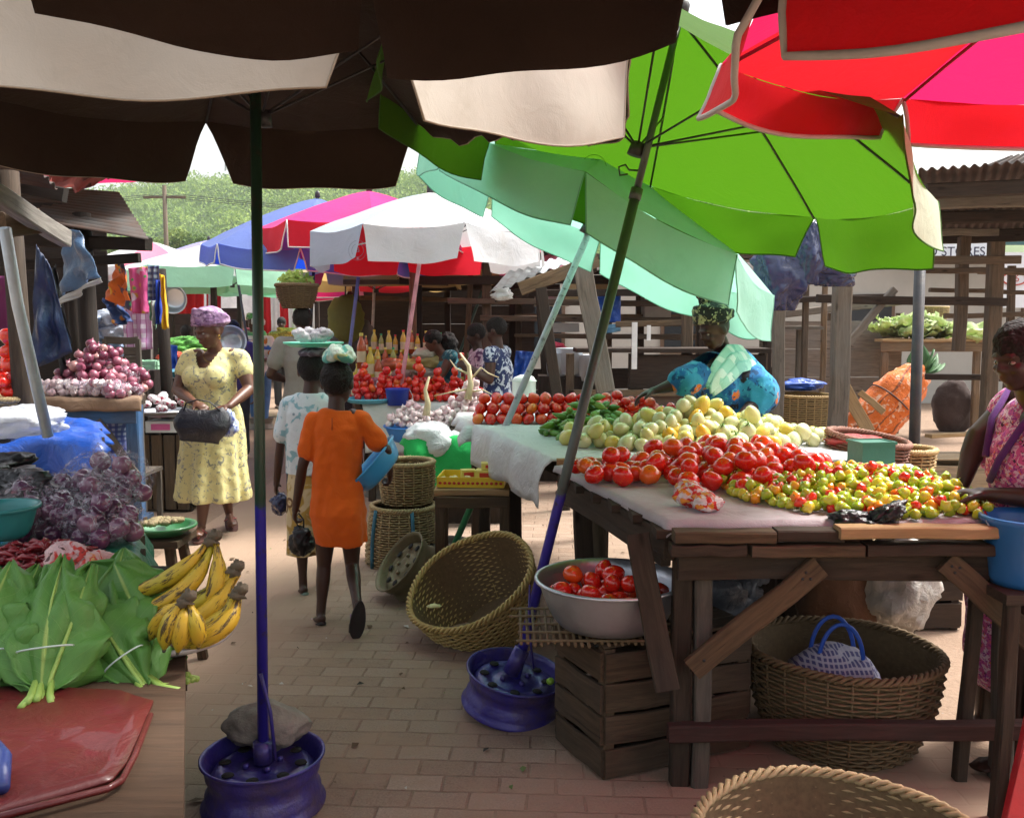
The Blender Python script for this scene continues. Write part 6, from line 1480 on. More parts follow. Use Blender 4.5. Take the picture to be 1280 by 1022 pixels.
for k, (u, v, r_, c, lb) in enumerate([(712, 452, .13, (.5, .55, .6), 'pale grey bucket standing behind the leaning post'), (695, 458, .1, (.45, .5, .55), 'small grey bucket left of the pale one'), (730, 460, .1, (.6, .62, .65), 'white bucket right of the pale grey one')]):
    p = D(u, v, 8.8); q = MB(); q.lathe([(.0001, -.12), (r_ * .8, -.12), (r_, .12), (r_ * 1.05, .13), (r_ * .95, .12), (r_ * .75, -.10), (.0001, -.1)], 24, cap=False); tag(q.build('bucket', M_plain('bucket_%d' % k, c, .4, .08), loc=p), lb, 'bucket')
q = MB(); q.box((px(712, 8.9), 8.95, D(0, 470, 8.8).z / 2), (.6, .45, D(0, 470, 8.8).z)); tag(q.build('counter', DARKB), 'dark low counter under the grey and white buckets', 'counter')
crumple('plastic_bag', 'pink red plastic bag lying on a rail in the shed', 'plastic bag', D(692, 432, 9.6), (.1, .06, .04), M_plastic('pink_plastic', (.7, .05, .12), .3, .3), .5, 3, 91)
for k, (u, v, y, w_, h_, c) in enumerate([(722, 362, 10.5, .28, .24, (.5, .38, .2)), (748, 364, 10.6, .26, .2, (.55, .40, .22)), (820, 385, 10.4, .3, .25, (.45, .42, .38)), (690, 376, 10.8, .4, .12, (.55, .55, .52)), (700, 410, 10.2, .4, .1, (.6, .6, .58))]):
    q = MB(); q.box((0, 0, 0), (w_, .3, h_), jit=.01); o = q.build('carton', M_plain('carton_%d' % k, c, .8, .15, 6), loc=D(u, v, y)); tag(o, ['brown carton on the upper shelf left of the leaning post', 'tan carton on the upper shelf right of the leaning post', 'grey carton high behind the dark counter', 'flat white box on the shelf under the cartons', 'flat cream box on the lower shelf of the shed'][k], 'carton')
shf = shed('shelf_rack', 'rack of rough shelves carrying cartons behind the leaning post', (px(720, 10.5), 10.6, 0), 'shelf')
for v in (376, 392, 417):
    z = D(0, v, 10.5).z; loc_box(shf, (.4, 0, z - .02), (2.2, .4, .03), MIDB, 'shelf')
for x in (-.65, .4, 1.45): loc_box(shf, (x, .15, .9), (.07, .06, 1.8), OLDB, 'post')
WL = M_plain('cream_plaster', (.42, .40, .36), .9, .08, 1.5, .1, 30, dirt=.15)
bld = thing('building', 'long pale plastered building with a blue roof edge far behind the sheds', 'building', (5.5, 17.5, 0))
loc_box(bld, (0, .1, 1.35), (14.5, .3, 2.7), WL, 'wall')
BR = M_plain('blue_roof', (.06, .42, .60), .5, .15, 4)
bx = D(1150, 298, 17).x - 5.5
loc_box(bld, (bx + 2.6, -.35, D(0, 298, 17).z), (6.2, .9, .14), BR, 'roof_edge')
loc_box(bld, (0, .3, 2.76), (14.8, 1.0, .08), TIN, 'roof')
for x in (-5, -2.2, 1.2, 4.6):
    f_ = loc_box(bld, (x, -.08, 1.5), (1.0, .06, 1.1), M_plain('brown_frame', (.12, .07, .04), .7), 'window'); loc_box(f_, (x, -.12, 1.5), (.86, .02, .96), M_plain('dark_pane', (.02, .025, .03), .15, .1), 'pane')
sb = thing('signboard', 'white shop signboard reading O STORES in dark letters under the blue roof edge', 'sign', D(1197, 314, 14.5))
q = MB(); q.box((0, .02, 0), (1.25, .03, .26)); q.build('board', M_plain('white_board', (.72, .76, .82), .6, .04), sb)
text_mesh('lettering', 'O STORES', .20, M_plain('letter_navy', (.02, .02, .06), .6, 0, 1, 0), sb, Vector((-.02, 0, -.01)), Vector((1, 0, 0)), Vector((0, 0, 1)), Vector((0, -1, 0)))
for sx in (-.55, .55):
    q = MB(); q.beam((sx, .06, -.1), (sx, .06, -D(1197, 314, 14.5).z), .06, .05); q.build('post', OLDB, sb)
sb2 = thing('signboard', 'white board with a red oval emblem at the right edge behind the shed', 'sign', D(1268, 350, 13.5))
q = MB(); q.box((0, .02, 0), (.75, .03, .8)); q.build('board', M_plain('white_board', (.72, .76, .82), .6, .04), sb2)
RI = M_plain('emblem_red', (.45, .08, .06), .6, .1, 4, 0)
q = MB(); q.tube([(.18 * cos(a), -.005, .09 * sin(a) + .02) for a in [k * pi / 14 for k in range(28)]], .012, 5, closed=True); q.build('emblem_ring', RI, sb2)
text_mesh('emblem_text', '66', .14, RI, sb2, Vector((0, -.004, .02)), Vector((1, 0, 0)), Vector((0, 0, 1)), Vector((0, -1, 0)))
q = MB(); q.beam((0, .06, -.3), (0, .06, -2), .07, .06); q.build('post', OLDB, sb2)

m2 = shed('market_shed', 'open shed at the right with a heavy dark roof and grey posts and rails', (4.0, 8.5, 0))
for (u, y, z0, z1, w_, mt, ln) in [(1050, 7.4, 0, 2.05, .135, GREYB, (.02, 0)), (974, 7.6, 0, 1.95, .09, GREYB, (0, 0)), (1200, 8.6, 1.25, 2.3, .10, OLDB, (0, 0)), (1240, 8.0, 0, 2.2, .12, OLDB, (0, 0)), (1300, 8.6, 0, 2.3, .12, DARKB, (0, 0)), (1262, 9.6, 0, 2.1, .07, OLDB, (0, 0)), (1006, 9.4, 0, 2.1, .06, OLDB, (0, 0)), (1030, 11, 0, 2.1, .06, MIDB, (0, 0))]:
    post(m2, px(u, y), y, z0, z1, w_, mt, ln)
for (u0, v0, u1, v1, y, h_, mt) in [(940, 325, 1275, 324, 7.9, .07, OLDB), (1020, 373, 1260, 378, 7.8, .07, DARKB), (1145, 290, 1245, 290, 8.0, .06, GREYB), (1150, 338, 1300, 338, 8.4, .05, OLDB), (970, 376, 1110, 370, 9.3, .06, DARKB), (1160, 362, 1300, 366, 8.8, .04, OLDB), (1220, 340, 1300, 342, 8.9, .04, MIDB), (960, 330, 1110, 332, 9.3, .05, DARKB), (1160, 470, 1290, 474, 9.4, .06, DARKB), (1180, 395, 1300, 392, 9.4, .05, OLDB)]:
    pbeam(m2, (px(u0, y), y, D(0, v0, y).z), (px(u1, y), y + .05, D(0, v1, y).z), .05, h_, mt)
tin_roof('roof', None, [Vector((px(1125, 6.4), 6.2, D(0, 212, 6.2).z)) - m2.location, Vector((px(1480, 6.2), 6.2, D(0, 205, 6.2).z + .1)) - m2.location, Vector((px(1400, 9.6), 9.8, D(0, 300, 9.8).z)) - m2.location, Vector((px(1150, 9.6), 9.8, D(0, 300, 9.8).z)) - m2.location], 26, m2, M_plain('sooty_tin', (.07, .045, .038), .8, .3, 6, .3))
for (v, y, h_, mt) in [(232, 6.4, .10, DARKB), (246, 7.0, .12, GREYB), (268, 7.9, .10, DARKB), (292, 9.0, .12, DARKB)]:
    pbeam(m2, (px(1150, y), y, D(0, v, y).z - .04), (px(1420, y), y, D(0, v, y).z + .02), .08, h_, mt, 'beam')
pbeam(m2, D(1060, 430, 7.7), D(1118, 362, 7.9), .06, .05, GREYB, 'brace', up=(0, -1, 0))
tin_roof('roof_sheet', 'reddish brown tin sheet lying on top of the right shed roof', [D(1215, 214, 6.6), D(1330, 206, 6.6), D(1330, 180, 6.8), D(1262, 196, 6.8)], 8)
bw = thing('board_wall', 'low weathered board wall with a thick top rail behind the big basket', 'wall', (px(1045, 12.6), 12.6, 0))
WW = M_wood('weathered_wall', (.22, .18, .145), grey=.7)
for k in range(4):
    z = .20 + k * .385; q = MB(); vplank(q, Vector((px(955, 12.6), 12.6, z)) - bw.location, Vector((px(1128, 12.6), 12.6, z)) - bw.location, .375, .03); q.build('board', WW, bw)
pbeam(bw, (px(952, 12.6), 12.57, 1.60), (px(1132, 12.6), 12.57, 1.82), .10, .10, GREYB, 'top_rail')
for u in (958, 1040, 1126): post(bw, px(u, 12.6), 12.66, 0, 1.65, .08, OLDB)
basket('cane_basket', 'tall round basket behind the blue vendor at the foot of the grey post', .21, .275, .58, (px(1004, 8.3), 8.3, .28), mat=M_rand('gold_cane', [(0, (.40, .26, .10)), (1, (.46, .31, .13))], .6), rows=30, stakes=24, seed=21)
crate('wooden_crate', 'low crate hidden under the tall round basket', (px(1004, 8.3), 8.3, 0), (.55, .5, .27), DARKB, 2, open_top=False)
basket('cane_basket', 'half hidden basket to the left of the tall round one', .2, .25, .45, (px(960, 8.8), 8.8, .1), mat=CANED, rows=20, stakes=20, seed=22)
crumple('plastic_bag', 'bright blue plastic bag on top of the tall round basket', 'plastic bag', D(1000, 481, 8.5), (.2, .12, .05), BLT, .5, 3, 92)
tl = thing('small_table', 'thin grey trestle table in front of the low board wall', 'table', (px(985, 9.6), 9.6, 0))
loc_box(tl, (0, 0, 1.46), (.65, .3, .035), GREYB, 'top')
for x in (-.26, .12): loc_box(tl, (x, 0, .72), (.05, .05, 1.44), GREYB, 'leg')
SK = M_print('orange_net', (.72, .17, .03), [('sx', 6, 0, .1, (.15, .06, .03)), ('noise', 12, .56, .62, (.75, .45, .30)), ('noise', 30, .6, .66, (.5, .08, .02))], .6, wr=1)
pk = D(1105, 518, 11.0)
sk = thing('net_sack', 'bulging orange net sack of cabbages leaning with leaves sticking out of its top', 'sack', (pk.x, pk.y, .0))
qd = Vector((.58, .05, .62)).normalized()
qq = Vector((0, 0, 1)).rotation_difference(qd).to_matrix()
q = MB(); q.ball((0, 0, .52), (.29, .27, .66), 36, 30, rot=None, amp=.16, fq=6, seed=4); q.noise(.03, 9)
q.v = [qq @ v + Vector((-.33, 0, .12)) for v in q.v]; q.build('sack_body', SK, sk)
g = random.Random(5)
for k in range(14):
    q = MB(); top = qq @ Vector((0, 0, 1.1)) + Vector((-.33, 0, .12)); a = g.uniform(-1.4, 1.4); dr = (qq @ Vector((sin(a) * .7, g.uniform(-.5, .5), .8))).normalized()
    x_, y_, d_ = basis(dr); L = g.uniform(.22, .4)
    q.grid(lambda s_, t_: top + dr * L * t_ + x_ * ((s_ - .5) * .26 * sin(pi * min(1, .15 + t_ * .85))) + y_ * (.07 * t_ * t_ - .05 * abs(s_ - .5)), 6, 6); q.build('leaf', M_plain('dark_cabbage', (.05, .14, .04), .6, .3), sk, solid=.003)
q = MB(); q.tube([qq @ Vector((.3 * cos(a), .28 * sin(a), .62)) + Vector((-.33, 0, .12)) for a in [k * pi / 12 for k in range(24)]], .010, 5, closed=True); q.build('tie_rope', M_plain('rope_dark', (.1, .05, .04)), sk)
for k, (a, b, w_, mt, lb) in enumerate([((1052, 478), (1086, 540), .14, FRESH, 'pale plank leaning left of the orange sack'), ((1075, 490), (1105, 515), .07, FRESH, 'short pale strip behind the leaning plank'), ((1046, 470), (1052, 535), .08, OLDB, 'grey plank standing behind the grey post by the sack')]):
    q = MB(); q.beam(D(*a, 10.2), D(*b, 10.0), w_, .03, up=(0, -1, 0)); tag(q.build('plank', mt), lb, 'plank')
yt = 11.7
ctb = plank_table('small_table', 'sturdy wooden table carrying loose pale green cabbage leaves', [(px(1098, yt), yt), (px(1246, yt), yt), (px(1230, yt + 1.0) , yt + 1.0), (px(1108, yt + 1), yt + 1.0)], D(0, 424, yt).z, FRESH, 4, legw=.09, apron=.12, legmat=MIDB)
CBL = M_print('pale_cabbage', (.58, .70, .32), [('noise', 6, .5, .62, (.72, .80, .5)), ('noise', 14, .62, .70, (.30, .46, .14))], .6, .35, wr=.8)
cz = D(0, 424, yt).z
g = random.Random(15)
for k in range(34):
    u = 1108 + 98 * g.random(); p = Vector((px(u, yt + .25), yt + .15 + g.random() * .5, cz + .04 + .22 * g.random() * (1 - abs(u - 1150) / 80)))
    a = g.random() * 6; x_ = Vector((cos(a), sin(a), g.uniform(-.3, .3))).normalized(); y_ = Vector((-sin(a), cos(a), g.uniform(.0, .5))).normalized(); n_ = x_.cross(y_).normalized(); r_ = g.uniform(.14, .22)
    q = MB(); q.grid(lambda s_, t_: p + x_ * ((s_ - .5) * 2 * r_ * (.35 + .65 * sin(pi * t_) ** .5)) + y_ * ((t_ - .5) * 2 * r_ * 1.15) + n_ * (r_ * (.5 * (s_ - .5) ** 2 * 2 + .25 * noise.noise(Vector((s_ * 5, t_ * 5, k))) + .12 * sin(s_ * 20 + t_ * 6))), 10, 10)
    tag(q.build('cabbage_leaf', CBL, solid=.004), 'loose pale green cabbage leaf in the pile on the sturdy wooden table', 'cabbage leaf', 'cabbage leaves piled on the table')
cw_ = crate('wooden_crate', 'pale wooden crate with a closed board front below the cabbage table', (px(1205, 6.7), 6.75, 0), (.52, .4, .52), M_wood('crate_pale', (.34, .24, .14)), 1, open_top=False)
q = MB(); q.tube([(-.05, -.222, .18), (.02, -.222, .30), (.04, -.222, .18), (-.06, -.222, .22), (.06, -.222, .22)], .006, 5); q.build('stencil_mark', M_plain('black_ink', (.03, .03, .03)), cw_)
basket('cane_basket', 'small round basket up on the rail behind the cabbage table', .17, .20, .16, (px(1182, 12), 12.4, D(0, 399, 12.4).z), mat=CANE, rows=10, stakes=18, seed=24)
crumple('sack', 'dark full sack in shadow under the cabbage table', 'sack', (px(1195, 12.9), 12.9, .34), (.28, .22, .38), M_fabric('dark_sack', (.06, .04, .035), 0), .2, 3, 93)
q = MB(); q.box((px(1190, 7.7), 7.7, .30), (.62, .05, .05)); q.box((px(1175, 7.9), 7.9, .20), (.9, .06, .05)); tag(q.build('plank', FRESH), 'pale lath lying across behind the pale crate', 'plank')
q = MB(); q.beam(D(1160, 545, 7.6), D(1248, 540, 7.9), .08, .03, up=(0, 0, 1)); tag(q.build('plank', FRESH), 'pale flat plank above the closed pale crate', 'plank')
bp_ = thing('umbrella_pole', 'bare black umbrella pole standing upright behind the pepper stall', 'pole', (px(1148, 5.1), 5.1, 0))
q = MB(); q.tube([(.01, 0, .1), (-.005, 0, 1.9)], .030, 12); q.build('tube', BLACKM, bp_)
wheel('wheel_base', .19, .17, BLACKM, bp_)
for k, (u, v, y, rx, rz_, lb) in enumerate([(975, 335, 5.9, .17, .27, 'large dark blue plastic bag hanging left under the green umbrella'), (1012, 312, 5.9, .09, .22, 'narrow dark blue plastic bag hanging between two larger ones'), (1044, 335, 5.95, .14, .12, 'small dark blue plastic bag hanging right at the grey post')]):
    o = crumple('plastic_bag', lb, 'plastic bag', D(u, v, y), (rx, .07, rz_), NAVP, .5, 2.6, 100 + k, n=72, m_=56, pinch=.35, group='dark blue plastic bags hung under the green umbrella')
rp_ = thing('rope', 'cord stretched under the green umbrella that carries the dark blue plastic bags', 'cord', D(955, 296, 5.9))
q = MB(); q.tube([Vector((0, 0, 0)), D(1012, 290, 5.9) - D(955, 296, 5.9), D(1050, 318, 7.35) - D(955, 296, 5.9)], .006, 5); q.tube([Vector((0, 0, 0)), D(974, 345, 7.55) - D(955, 296, 5.9)], .006, 5); q.build('cord', M_plain('rope_dark', (.1, .05, .04)), rp_)

yb = 8.7
bs_ = plank_table('market_stall', 'stepped stall of oil bottles and packets left of the seated vendor', [(px(440, yb), yb), (px(548, yb), yb), (px(552, yb + .9), yb + .9), (px(436, yb + .9), yb + .9)], .82, MIDB, 4, legw=.06)
for k in range(3):
    q = MB(); q.box((0, -.25 + k * .28, .82 + .07 * (k + .5) + .07 * k * .5), (.86, .27, .07 + .07 * k)); q.build('step', MIDB, bs_)
def bottle_mesh(c, cap, h=.26, r=.034):
    q = MB(); q.lathe([(.0001, 0), (r, .004), (r, h * .6), (r * .8, h * .72), (r * .4, h * .84), (r * .38, h * .92)], 14, cap=False); q.lathe([(r * .44, h * .91), (r * .44, h), (.0001, h)], 12, mi=1, cap=False)
    q.lathe([(r * 1.015, h * .2), (r * 1.015, h * .5)], 14, mi=2, cap=False)
    return q.mesh('bottle', [M_plain('oil_%02d' % int(c[1] * 100), c, .12, .05, 5, 0, coat=.6, trans=.15), M_plain('cap_%02d' % int(cap[1] * 100), cap, .4, 0, 1, 0), M_plain('label_pale', (.65, .55, .35), .5, .2, 30, 0)])
BM = [bottle_mesh((.70, .48, .03), (.65, .03, .02)), bottle_mesh((.72, .60, .08), (.7, .5, .02)), bottle_mesh((.55, .10, .02), (.6, .55, .1)), bottle_mesh((.68, .62, .35), (.65, .05, .25)), bottle_mesh((.35, .42, .10), (.02, .3, .1))]
g = random.Random(33); n_b = 0
for k in range(3):
    for j in range(13):
        x = px(449, yb) + .93 * j / 12 * 1.0 - .06 + g.uniform(-.01, .01)
        if x > px(547, yb): continue
        z = .82 + [.075, .21, .38][k] - .005
        o = put(g.choice(BM), 'oil_bottle', (x, yb + .18 + k * .28 + g.uniform(-.03, .03), z), (0, 0, g.random() * 6), g.uniform(.7, .98)); tag(o, 'small bottle of oil or sauce standing on the steps of the bottle stall', 'bottle', 'bottles on the stepped stall')
for k, (u, v, m_, sc) in enumerate([(452, 448, 2, 1.3), (452, 472, 3, 1.1), (463, 462, 1, 1.2), (444, 490, 1, 1.1), (473, 470, 2, 1.1)]):
    o = put(BM[m_], 'oil_bottle', D(u, v, yb - .12), (0, 0, k), sc); o.location.z -= .1; tag(o, ['topmost tall bottle at the left end of the bottle stall', 'bottle below the topmost one at the left end', 'tall yellow bottle second from the left end', 'yellow bottle lowest at the left end', 'red bottle beside the pale pole of the bottle stall'][k], 'bottle')
ls = plank_table('small_table', 'narrow bench in front of the bottle stall holding the onion nets', [(px(440, 8.3), 8.3), (px(548, 8.3), 8.3), (px(548, 8.6), 8.62), (px(440, 8.6), 8.62)], .84, MIDB, 2, legw=.05)
for k, (u, v, r_) in enumerate([(465, 482, .10), (485, 488, .09), (505, 482, .09), (523, 486, .10), (540, 484, .08)]):
    p = D(u, v, 8.45); t = thing('onion_net', ['net of pink onions nearest the left end of the bench', 'second net of onions from the left on the bench', 'middle net of onions on the bench before the bottles', 'fourth net of onions on the bench before the bottles', 'net of onions by the seated vendor\'s hands'][k], 'net of onions', p, group='onion nets before the bottle stall')
    g = random.Random(k + 19)
    for j in range(12):
        d = Vector((g.gauss(0, 1), g.gauss(0, .8), g.gauss(0, .7))).normalized() * r_ * .66; put(g.choice(PM['garlic'] + PM['onion']), 'onion', d, (g.random() * 3, g.random() * 3, 0), .032, t)
    q = MB(); q.ball((0, 0, 0), (r_ * 1.05, r_ * .8, r_ * .8), 24, 14, amp=.15, fq=8, seed=k); q.build('net', FILM, t)
for k, (u, v, c) in enumerate([(505, 466, (.62, .40, .36)), (530, 466, (.55, .50, .45)), (515, 456, (.60, .45, .12)), (540, 452, (.6, .5, .2)), (490, 455, (.55, .12, .04)), (532, 442, (.62, .62, .5))]):
    crumple('packet', ['pink packet low on the bottle stall', 'grey packet low on the bottle stall', 'ochre packet in the middle of the bottle stall', 'straw coloured packet right of the ochre one', 'rust red packet beside the pink pole', 'white packet on top at the right end of the bottle stall'][k], 'packet', D(u, v, yb + .05), (.11, .08, .06), M_plastic('pk_%d' % k, c, .2, .25), .35, 3, 120 + k, n=24, m_=16)
g = random.Random(3)
for k in range(14):
    z = .82 + .058 * (k % 7) ; x = px(573, 8.9) + (k // 7) * .13
    q = MB(); q.lathe([(.05, 0), (.052, .004), (.052, .05), (.05, .054), (.0001, .054)], 16, cap=False)
    o = q.build('tin_can', M_plain(['tin_red', 'tin_green', 'tin_gold'][k % 3], [(.4, .05, .04), (.06, .2, .08), (.5, .35, .08)][k % 3], .3, .05, 4, 0, metal=.3), loc=(x, 8.95, z)); tag(o, 'small printed tin stacked behind the seated vendor', 'tin', 'tins stacked behind the seated vendor')
q = MB(); q.box((px(578, 8.95), 8.95, .41), (.36, .26, .82)); tag(q.build('counter', DARKB), 'dark stand under the stacked printed tins', 'counter')

fs_ = shed('market_shed', 'far stall row with red cloth walls beyond the woman in yellow', (px(240, 15), 15.5, 0))
for (u, y) in [(214, 13.5), (268, 13.8), (300, 16), (240, 17)]: post(fs_, px(u, y), y, 0, 2.1, .08, DARKB)
REDC = M_fabric('red_cloth_wall', (.48, .02, .025), .3, (.6, .03, .03), stain=.2)
for (u0, u1, v0, v1, y) in [(214, 255, 338, 392, 16.5), (258, 276, 352, 388, 16.2)]:
    q = MB(); a, b, c, d = [p - fs_.location for p in (D(u0, v0, y), D(u1, v0, y), D(u1, v1, y), D(u0, v1, y))]
    q.grid(lambda s_, t_: a.lerp(b, s_).lerp(d.lerp(c, s_), t_) + Vector((0, .06 * sin(s_ * 22), 0)), 24, 4); q.build('cloth_wall', REDC, fs_)
tin_roof('roof', None, [D(205, 352, 13) - fs_.location, D(268, 346, 13.4) - fs_.location, D(276, 338, 17) - fs_.location, D(205, 338, 17) - fs_.location], 12, fs_, M_plain('beige_sheet', (.45, .38, .28), .8))
for k in range(5):
    q = MB(); vplank(q, D(205, 395 + k * 22, 17.2) - fs_.location, D(300, 395 + k * 22, 17.2) - fs_.location, .30, .03); q.build('wall_board', DARKB, fs_)
wt = thing('cloth_wall', 'white sheet wall at the end of the aisle between dark poles', 'cloth', D(318, 378, 21))
q = MB(); q.grid(lambda s_, t_: Vector(((s_ - .5) * 2.4, .05 * sin(s_ * 30), (t_ - .5) * .8)), 40, 5); q.build('sheet', M_fabric('white_sheet_wall', (.8, .8, .8), .4), wt, solid=.004)
for sx in (-1.2, 1.2):
    q = MB(); q.beam((sx, 0, .4), (sx, 0, -2.0), .07, .07); q.build('post', DARKB, wt)
rw = thing('cloth_wall', 'red and white striped cloths hanging at the end of the aisle', 'cloth', D(360, 385, 18))
for k in range(6):
    q = MB(); q.grid(lambda s_, t_: Vector((-.5 + k * .17 + s_ * .16, .03 * sin(s_ * 9), .55 - t_ * 1.1)), 6, 5); q.build('strip', [REDC, M_fabric('white_strip', (.7, .68, .66), .3)][k % 2], rw, solid=.004)
q = MB(); q.beam((-.55, 0, .57), (.6, 0, .57), .05, .05, up=(0, 0, 1)); q.beam((-.55, 0, .57), (-.55, 0, -1.8), .05, .05); q.beam((.58, 0, .57), (.58, 0, -1.8), .05, .05); q.build('frame', DARKB, rw)
fb = shed('market_shed', 'dark far shed closing the end of the aisle', (px(330, 24), 24, 0))
for k in range(7):
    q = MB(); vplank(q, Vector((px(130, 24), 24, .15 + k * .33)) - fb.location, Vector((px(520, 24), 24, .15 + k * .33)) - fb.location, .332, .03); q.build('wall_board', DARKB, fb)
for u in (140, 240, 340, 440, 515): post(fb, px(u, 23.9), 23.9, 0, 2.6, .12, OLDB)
tin_roof('roof', None, [Vector((px(120, 24), 22, 2.35)) - fb.location, Vector((px(520, 24), 22, 2.35)) - fb.location, Vector((px(520, 24), 26, 2.8)) - fb.location, Vector((px(120, 24), 26, 2.8)) - fb.location], 30, fb)
for k, (u, v, y, rx, rz_, c, lb, cat) in enumerate([(232, 436, 11.5, .26, .14, (.06, .20, .03), 'heap of dark green leafy vegetables beyond the woman in yellow', 'greens'), (250, 444, 11.0, .2, .08, (.2, .36, .08), 'small heap of pale green leaves beside the dark ones', 'greens'), (222, 470, 9.3, .2, .07, (.02, .08, .45), 'blue plastic heap behind the black basins', 'plastic'), (232, 480, 9.0, .16, .05, (.60, .05, .02), 'low heap of red tomatoes beyond the black basins', 'tomatoes'), (215, 447, 10.4, .14, .06, (.55, .08, .03), 'red goods beside the blue plastic far left', 'goods'), (365, 420, 14.5, .3, .12, (.5, .45, .1), 'yellow green goods heap at the far end of the aisle', 'goods')]):
    crumple('goods_heap', lb, cat, D(u, v, y), (rx, .2, rz_), M_print('goods_%d' % k, c, [('noise', 14, .5, .58, dk(c, 1.7)), ('noise', 24, .55, .62, dk(c, .35))], .7), .5, 5, 130 + k)
plank_table('market_stall', 'far stall table carrying the leafy greens', [(px(205, 11), 10.8), (px(262, 11), 10.8), (px(262, 11), 11.8), (px(205, 11), 11.8)], 1.0, MIDB, 3)
plank_table('market_stall', 'blue clothed stall table behind the black basins', [(px(208, 9.0), 8.95), (px(240, 9.0), 8.95), (px(240, 9.4), 9.6), (px(208, 9.4), 9.6)], .80, BLUEW, 3)
hang('hanging_cloth', 'blue cloth hanging down at the side of the far left stalls', 'cloth', [D(208, 430, 9.8), D(222, 432, 9.8), D(222, 470, 9.8), D(208, 470, 9.8)], BLT, .03, 12)
bowl('basin', 'upturned pale metal basin hung high in the far left stall', D(219, 372, 12), .18, .12, ALU, .6, rot=(R(100), 0, 0))
tcy = thing('fabric_bag', 'olive yellow sack hanging behind the light blue pole', 'bag', D(432, 398, 11.0))
q = MB(); q.ball((0, 0, 0), (.22, .1, .28), 24, 16, amp=.2, seed=4); q.build('sack_body', M_fabric('olive_sack', (.30, .28, .06), .2), tcy)
q = MB(); q.tube([(0, 0, .25), (.02, 0, .7)], .01, 5); q.build('cord', M_plain('rope_dark', (.1, .05, .04)), tcy)
crumple('sack', 'brown grey sack behind the bottles at the foot of the dark shed', 'sack', D(440, 420, 11.3), (.26, .2, .26), M_fabric('grey_sack', (.16, .14, .12), 0), .25, 3, 140)
q = MB(); q.box((D(432, 0, 11.2).x, 11.3, .45), (.9, .5, .9)); tag(q.build('counter', DARKB), 'dark box counter under the brown grey sack', 'counter')
def m_skin(name, c):
    s = N(name); v = s.coord(); f = s.noise(v, 9, 4)
    col = s.mix(f, dk(c, .8), dk(c, 1.25))
    return s.finish(col, .42, 0, s.bump(s.noise(v, 160, 2), .12, .003), spec=.45, sss=.08)
SK1 = m_skin('skin_brown', (.115, .048, .028)); SK2 = m_skin('skin_dark', (.055, .023, .015)); SK3 = m_skin('skin_deep', (.04, .018, .012))
def m_hair():
    s = N('black_hair'); v = s.coord(); f = s.voro(v, 90); return s.finish((.012, .010, .009), .75, 0, s.bump(f, .8, .006), spec=.3)
HAIR = m_hair(); EYEW = M_plain('eye_white', (.30, .27, .24), .25, .03, 5, 0, coat=.5); EYEB = M_plain('eye_dark', (.012, .007, .005), .15, 0, 5, 0, coat=.6)
SOLE = M_plain('flipflop_sole', (.02, .015, .015), .8, .2, 20, .2)
def limb(q, pts, rs, n=14):
    pts = [Vector(p) for p in pts]; 
    P = []; Rr = []
    for i in range(len(pts) - 1):
        for k in range(6):
            t_ = k / 6; P.append(pts[i].lerp(pts[i + 1], t_)); Rr.append(rs[i] + (rs[i + 1] - rs[i]) * t_)
    P.append(pts[-1]); Rr.append(rs[-1])
    q.tube(P, Rr, n)
    for p, r in ((pts[0], rs[0]), (pts[-1], rs[-1])): q.ball(p, r * .985, 12, 8)
    for p, r in zip(pts[1:-1], rs[1:-1]): q.ball(p, r * .99, 12, 8)
def hand_(q, w_, d, nrm, thumb, s_, curl=.5, spread=.18):
    """palm, four unequal bent fingers and a thumb; w_ wrist, d pointing along the palm, nrm out of the palm side"""
    d = Vector(d).normalized(); nrm = Vector(nrm); nrm = (nrm - d * nrm.dot(d)).normalized(); sd = d.cross(nrm).normalized()
    if sd.dot(Vector(thumb)) < 0: sd = -sd
    w_ = Vector(w_); L = .095 * s_
    limb(q, [w_, w_ + d * .03 * s_], [.022 * s_, .024 * s_])
    M = Matrix((sd, nrm, d)).transposed()
    q.ball(w_ + d * .055 * s_, (.038 * s_, .016 * s_, .050 * s_), 16, 10, rot=M)
    for k, (off, ln) in enumerate([(.028, .068), (.010, .078), (-.009, .072), (-.027, .056)]):
        b = w_ + d * .088 * s_ + sd * off * s_; fd = (d + sd * (off * spread * 14)).normalized()
        a1, a2 = curl * .9 + .08 * k, curl * 1.9 + .1 * k
        p1 = b + (fd * cos(a1 * .6) + nrm * sin(a1 * .6)) * ln * .45 * s_
        p2 = p1 + (fd * cos(a1 * 1.3) + nrm * sin(a1 * 1.3)) * ln * .32 * s_
        p3 = p2 + (fd * cos(a2) + nrm * sin(a2)) * ln * .27 * s_
        limb(q, [b - fd * .02 * s_, p1, p2, p3], [.0100 * s_, .0092 * s_, .0085 * s_, .0072 * s_], 10)
    b = w_ + d * .030 * s_ + sd * .026 * s_; td = (d * .62 + sd * .75 + nrm * .25).normalized()
    p1 = b + td * .040 * s_; p2 = p1 + (td * .8 + d * .5 + nrm * curl * .5).normalized() * .032 * s_
    limb(q, [b, p1, p2], [.0135 * s_, .011 * s_, .0088 * s_], 10)
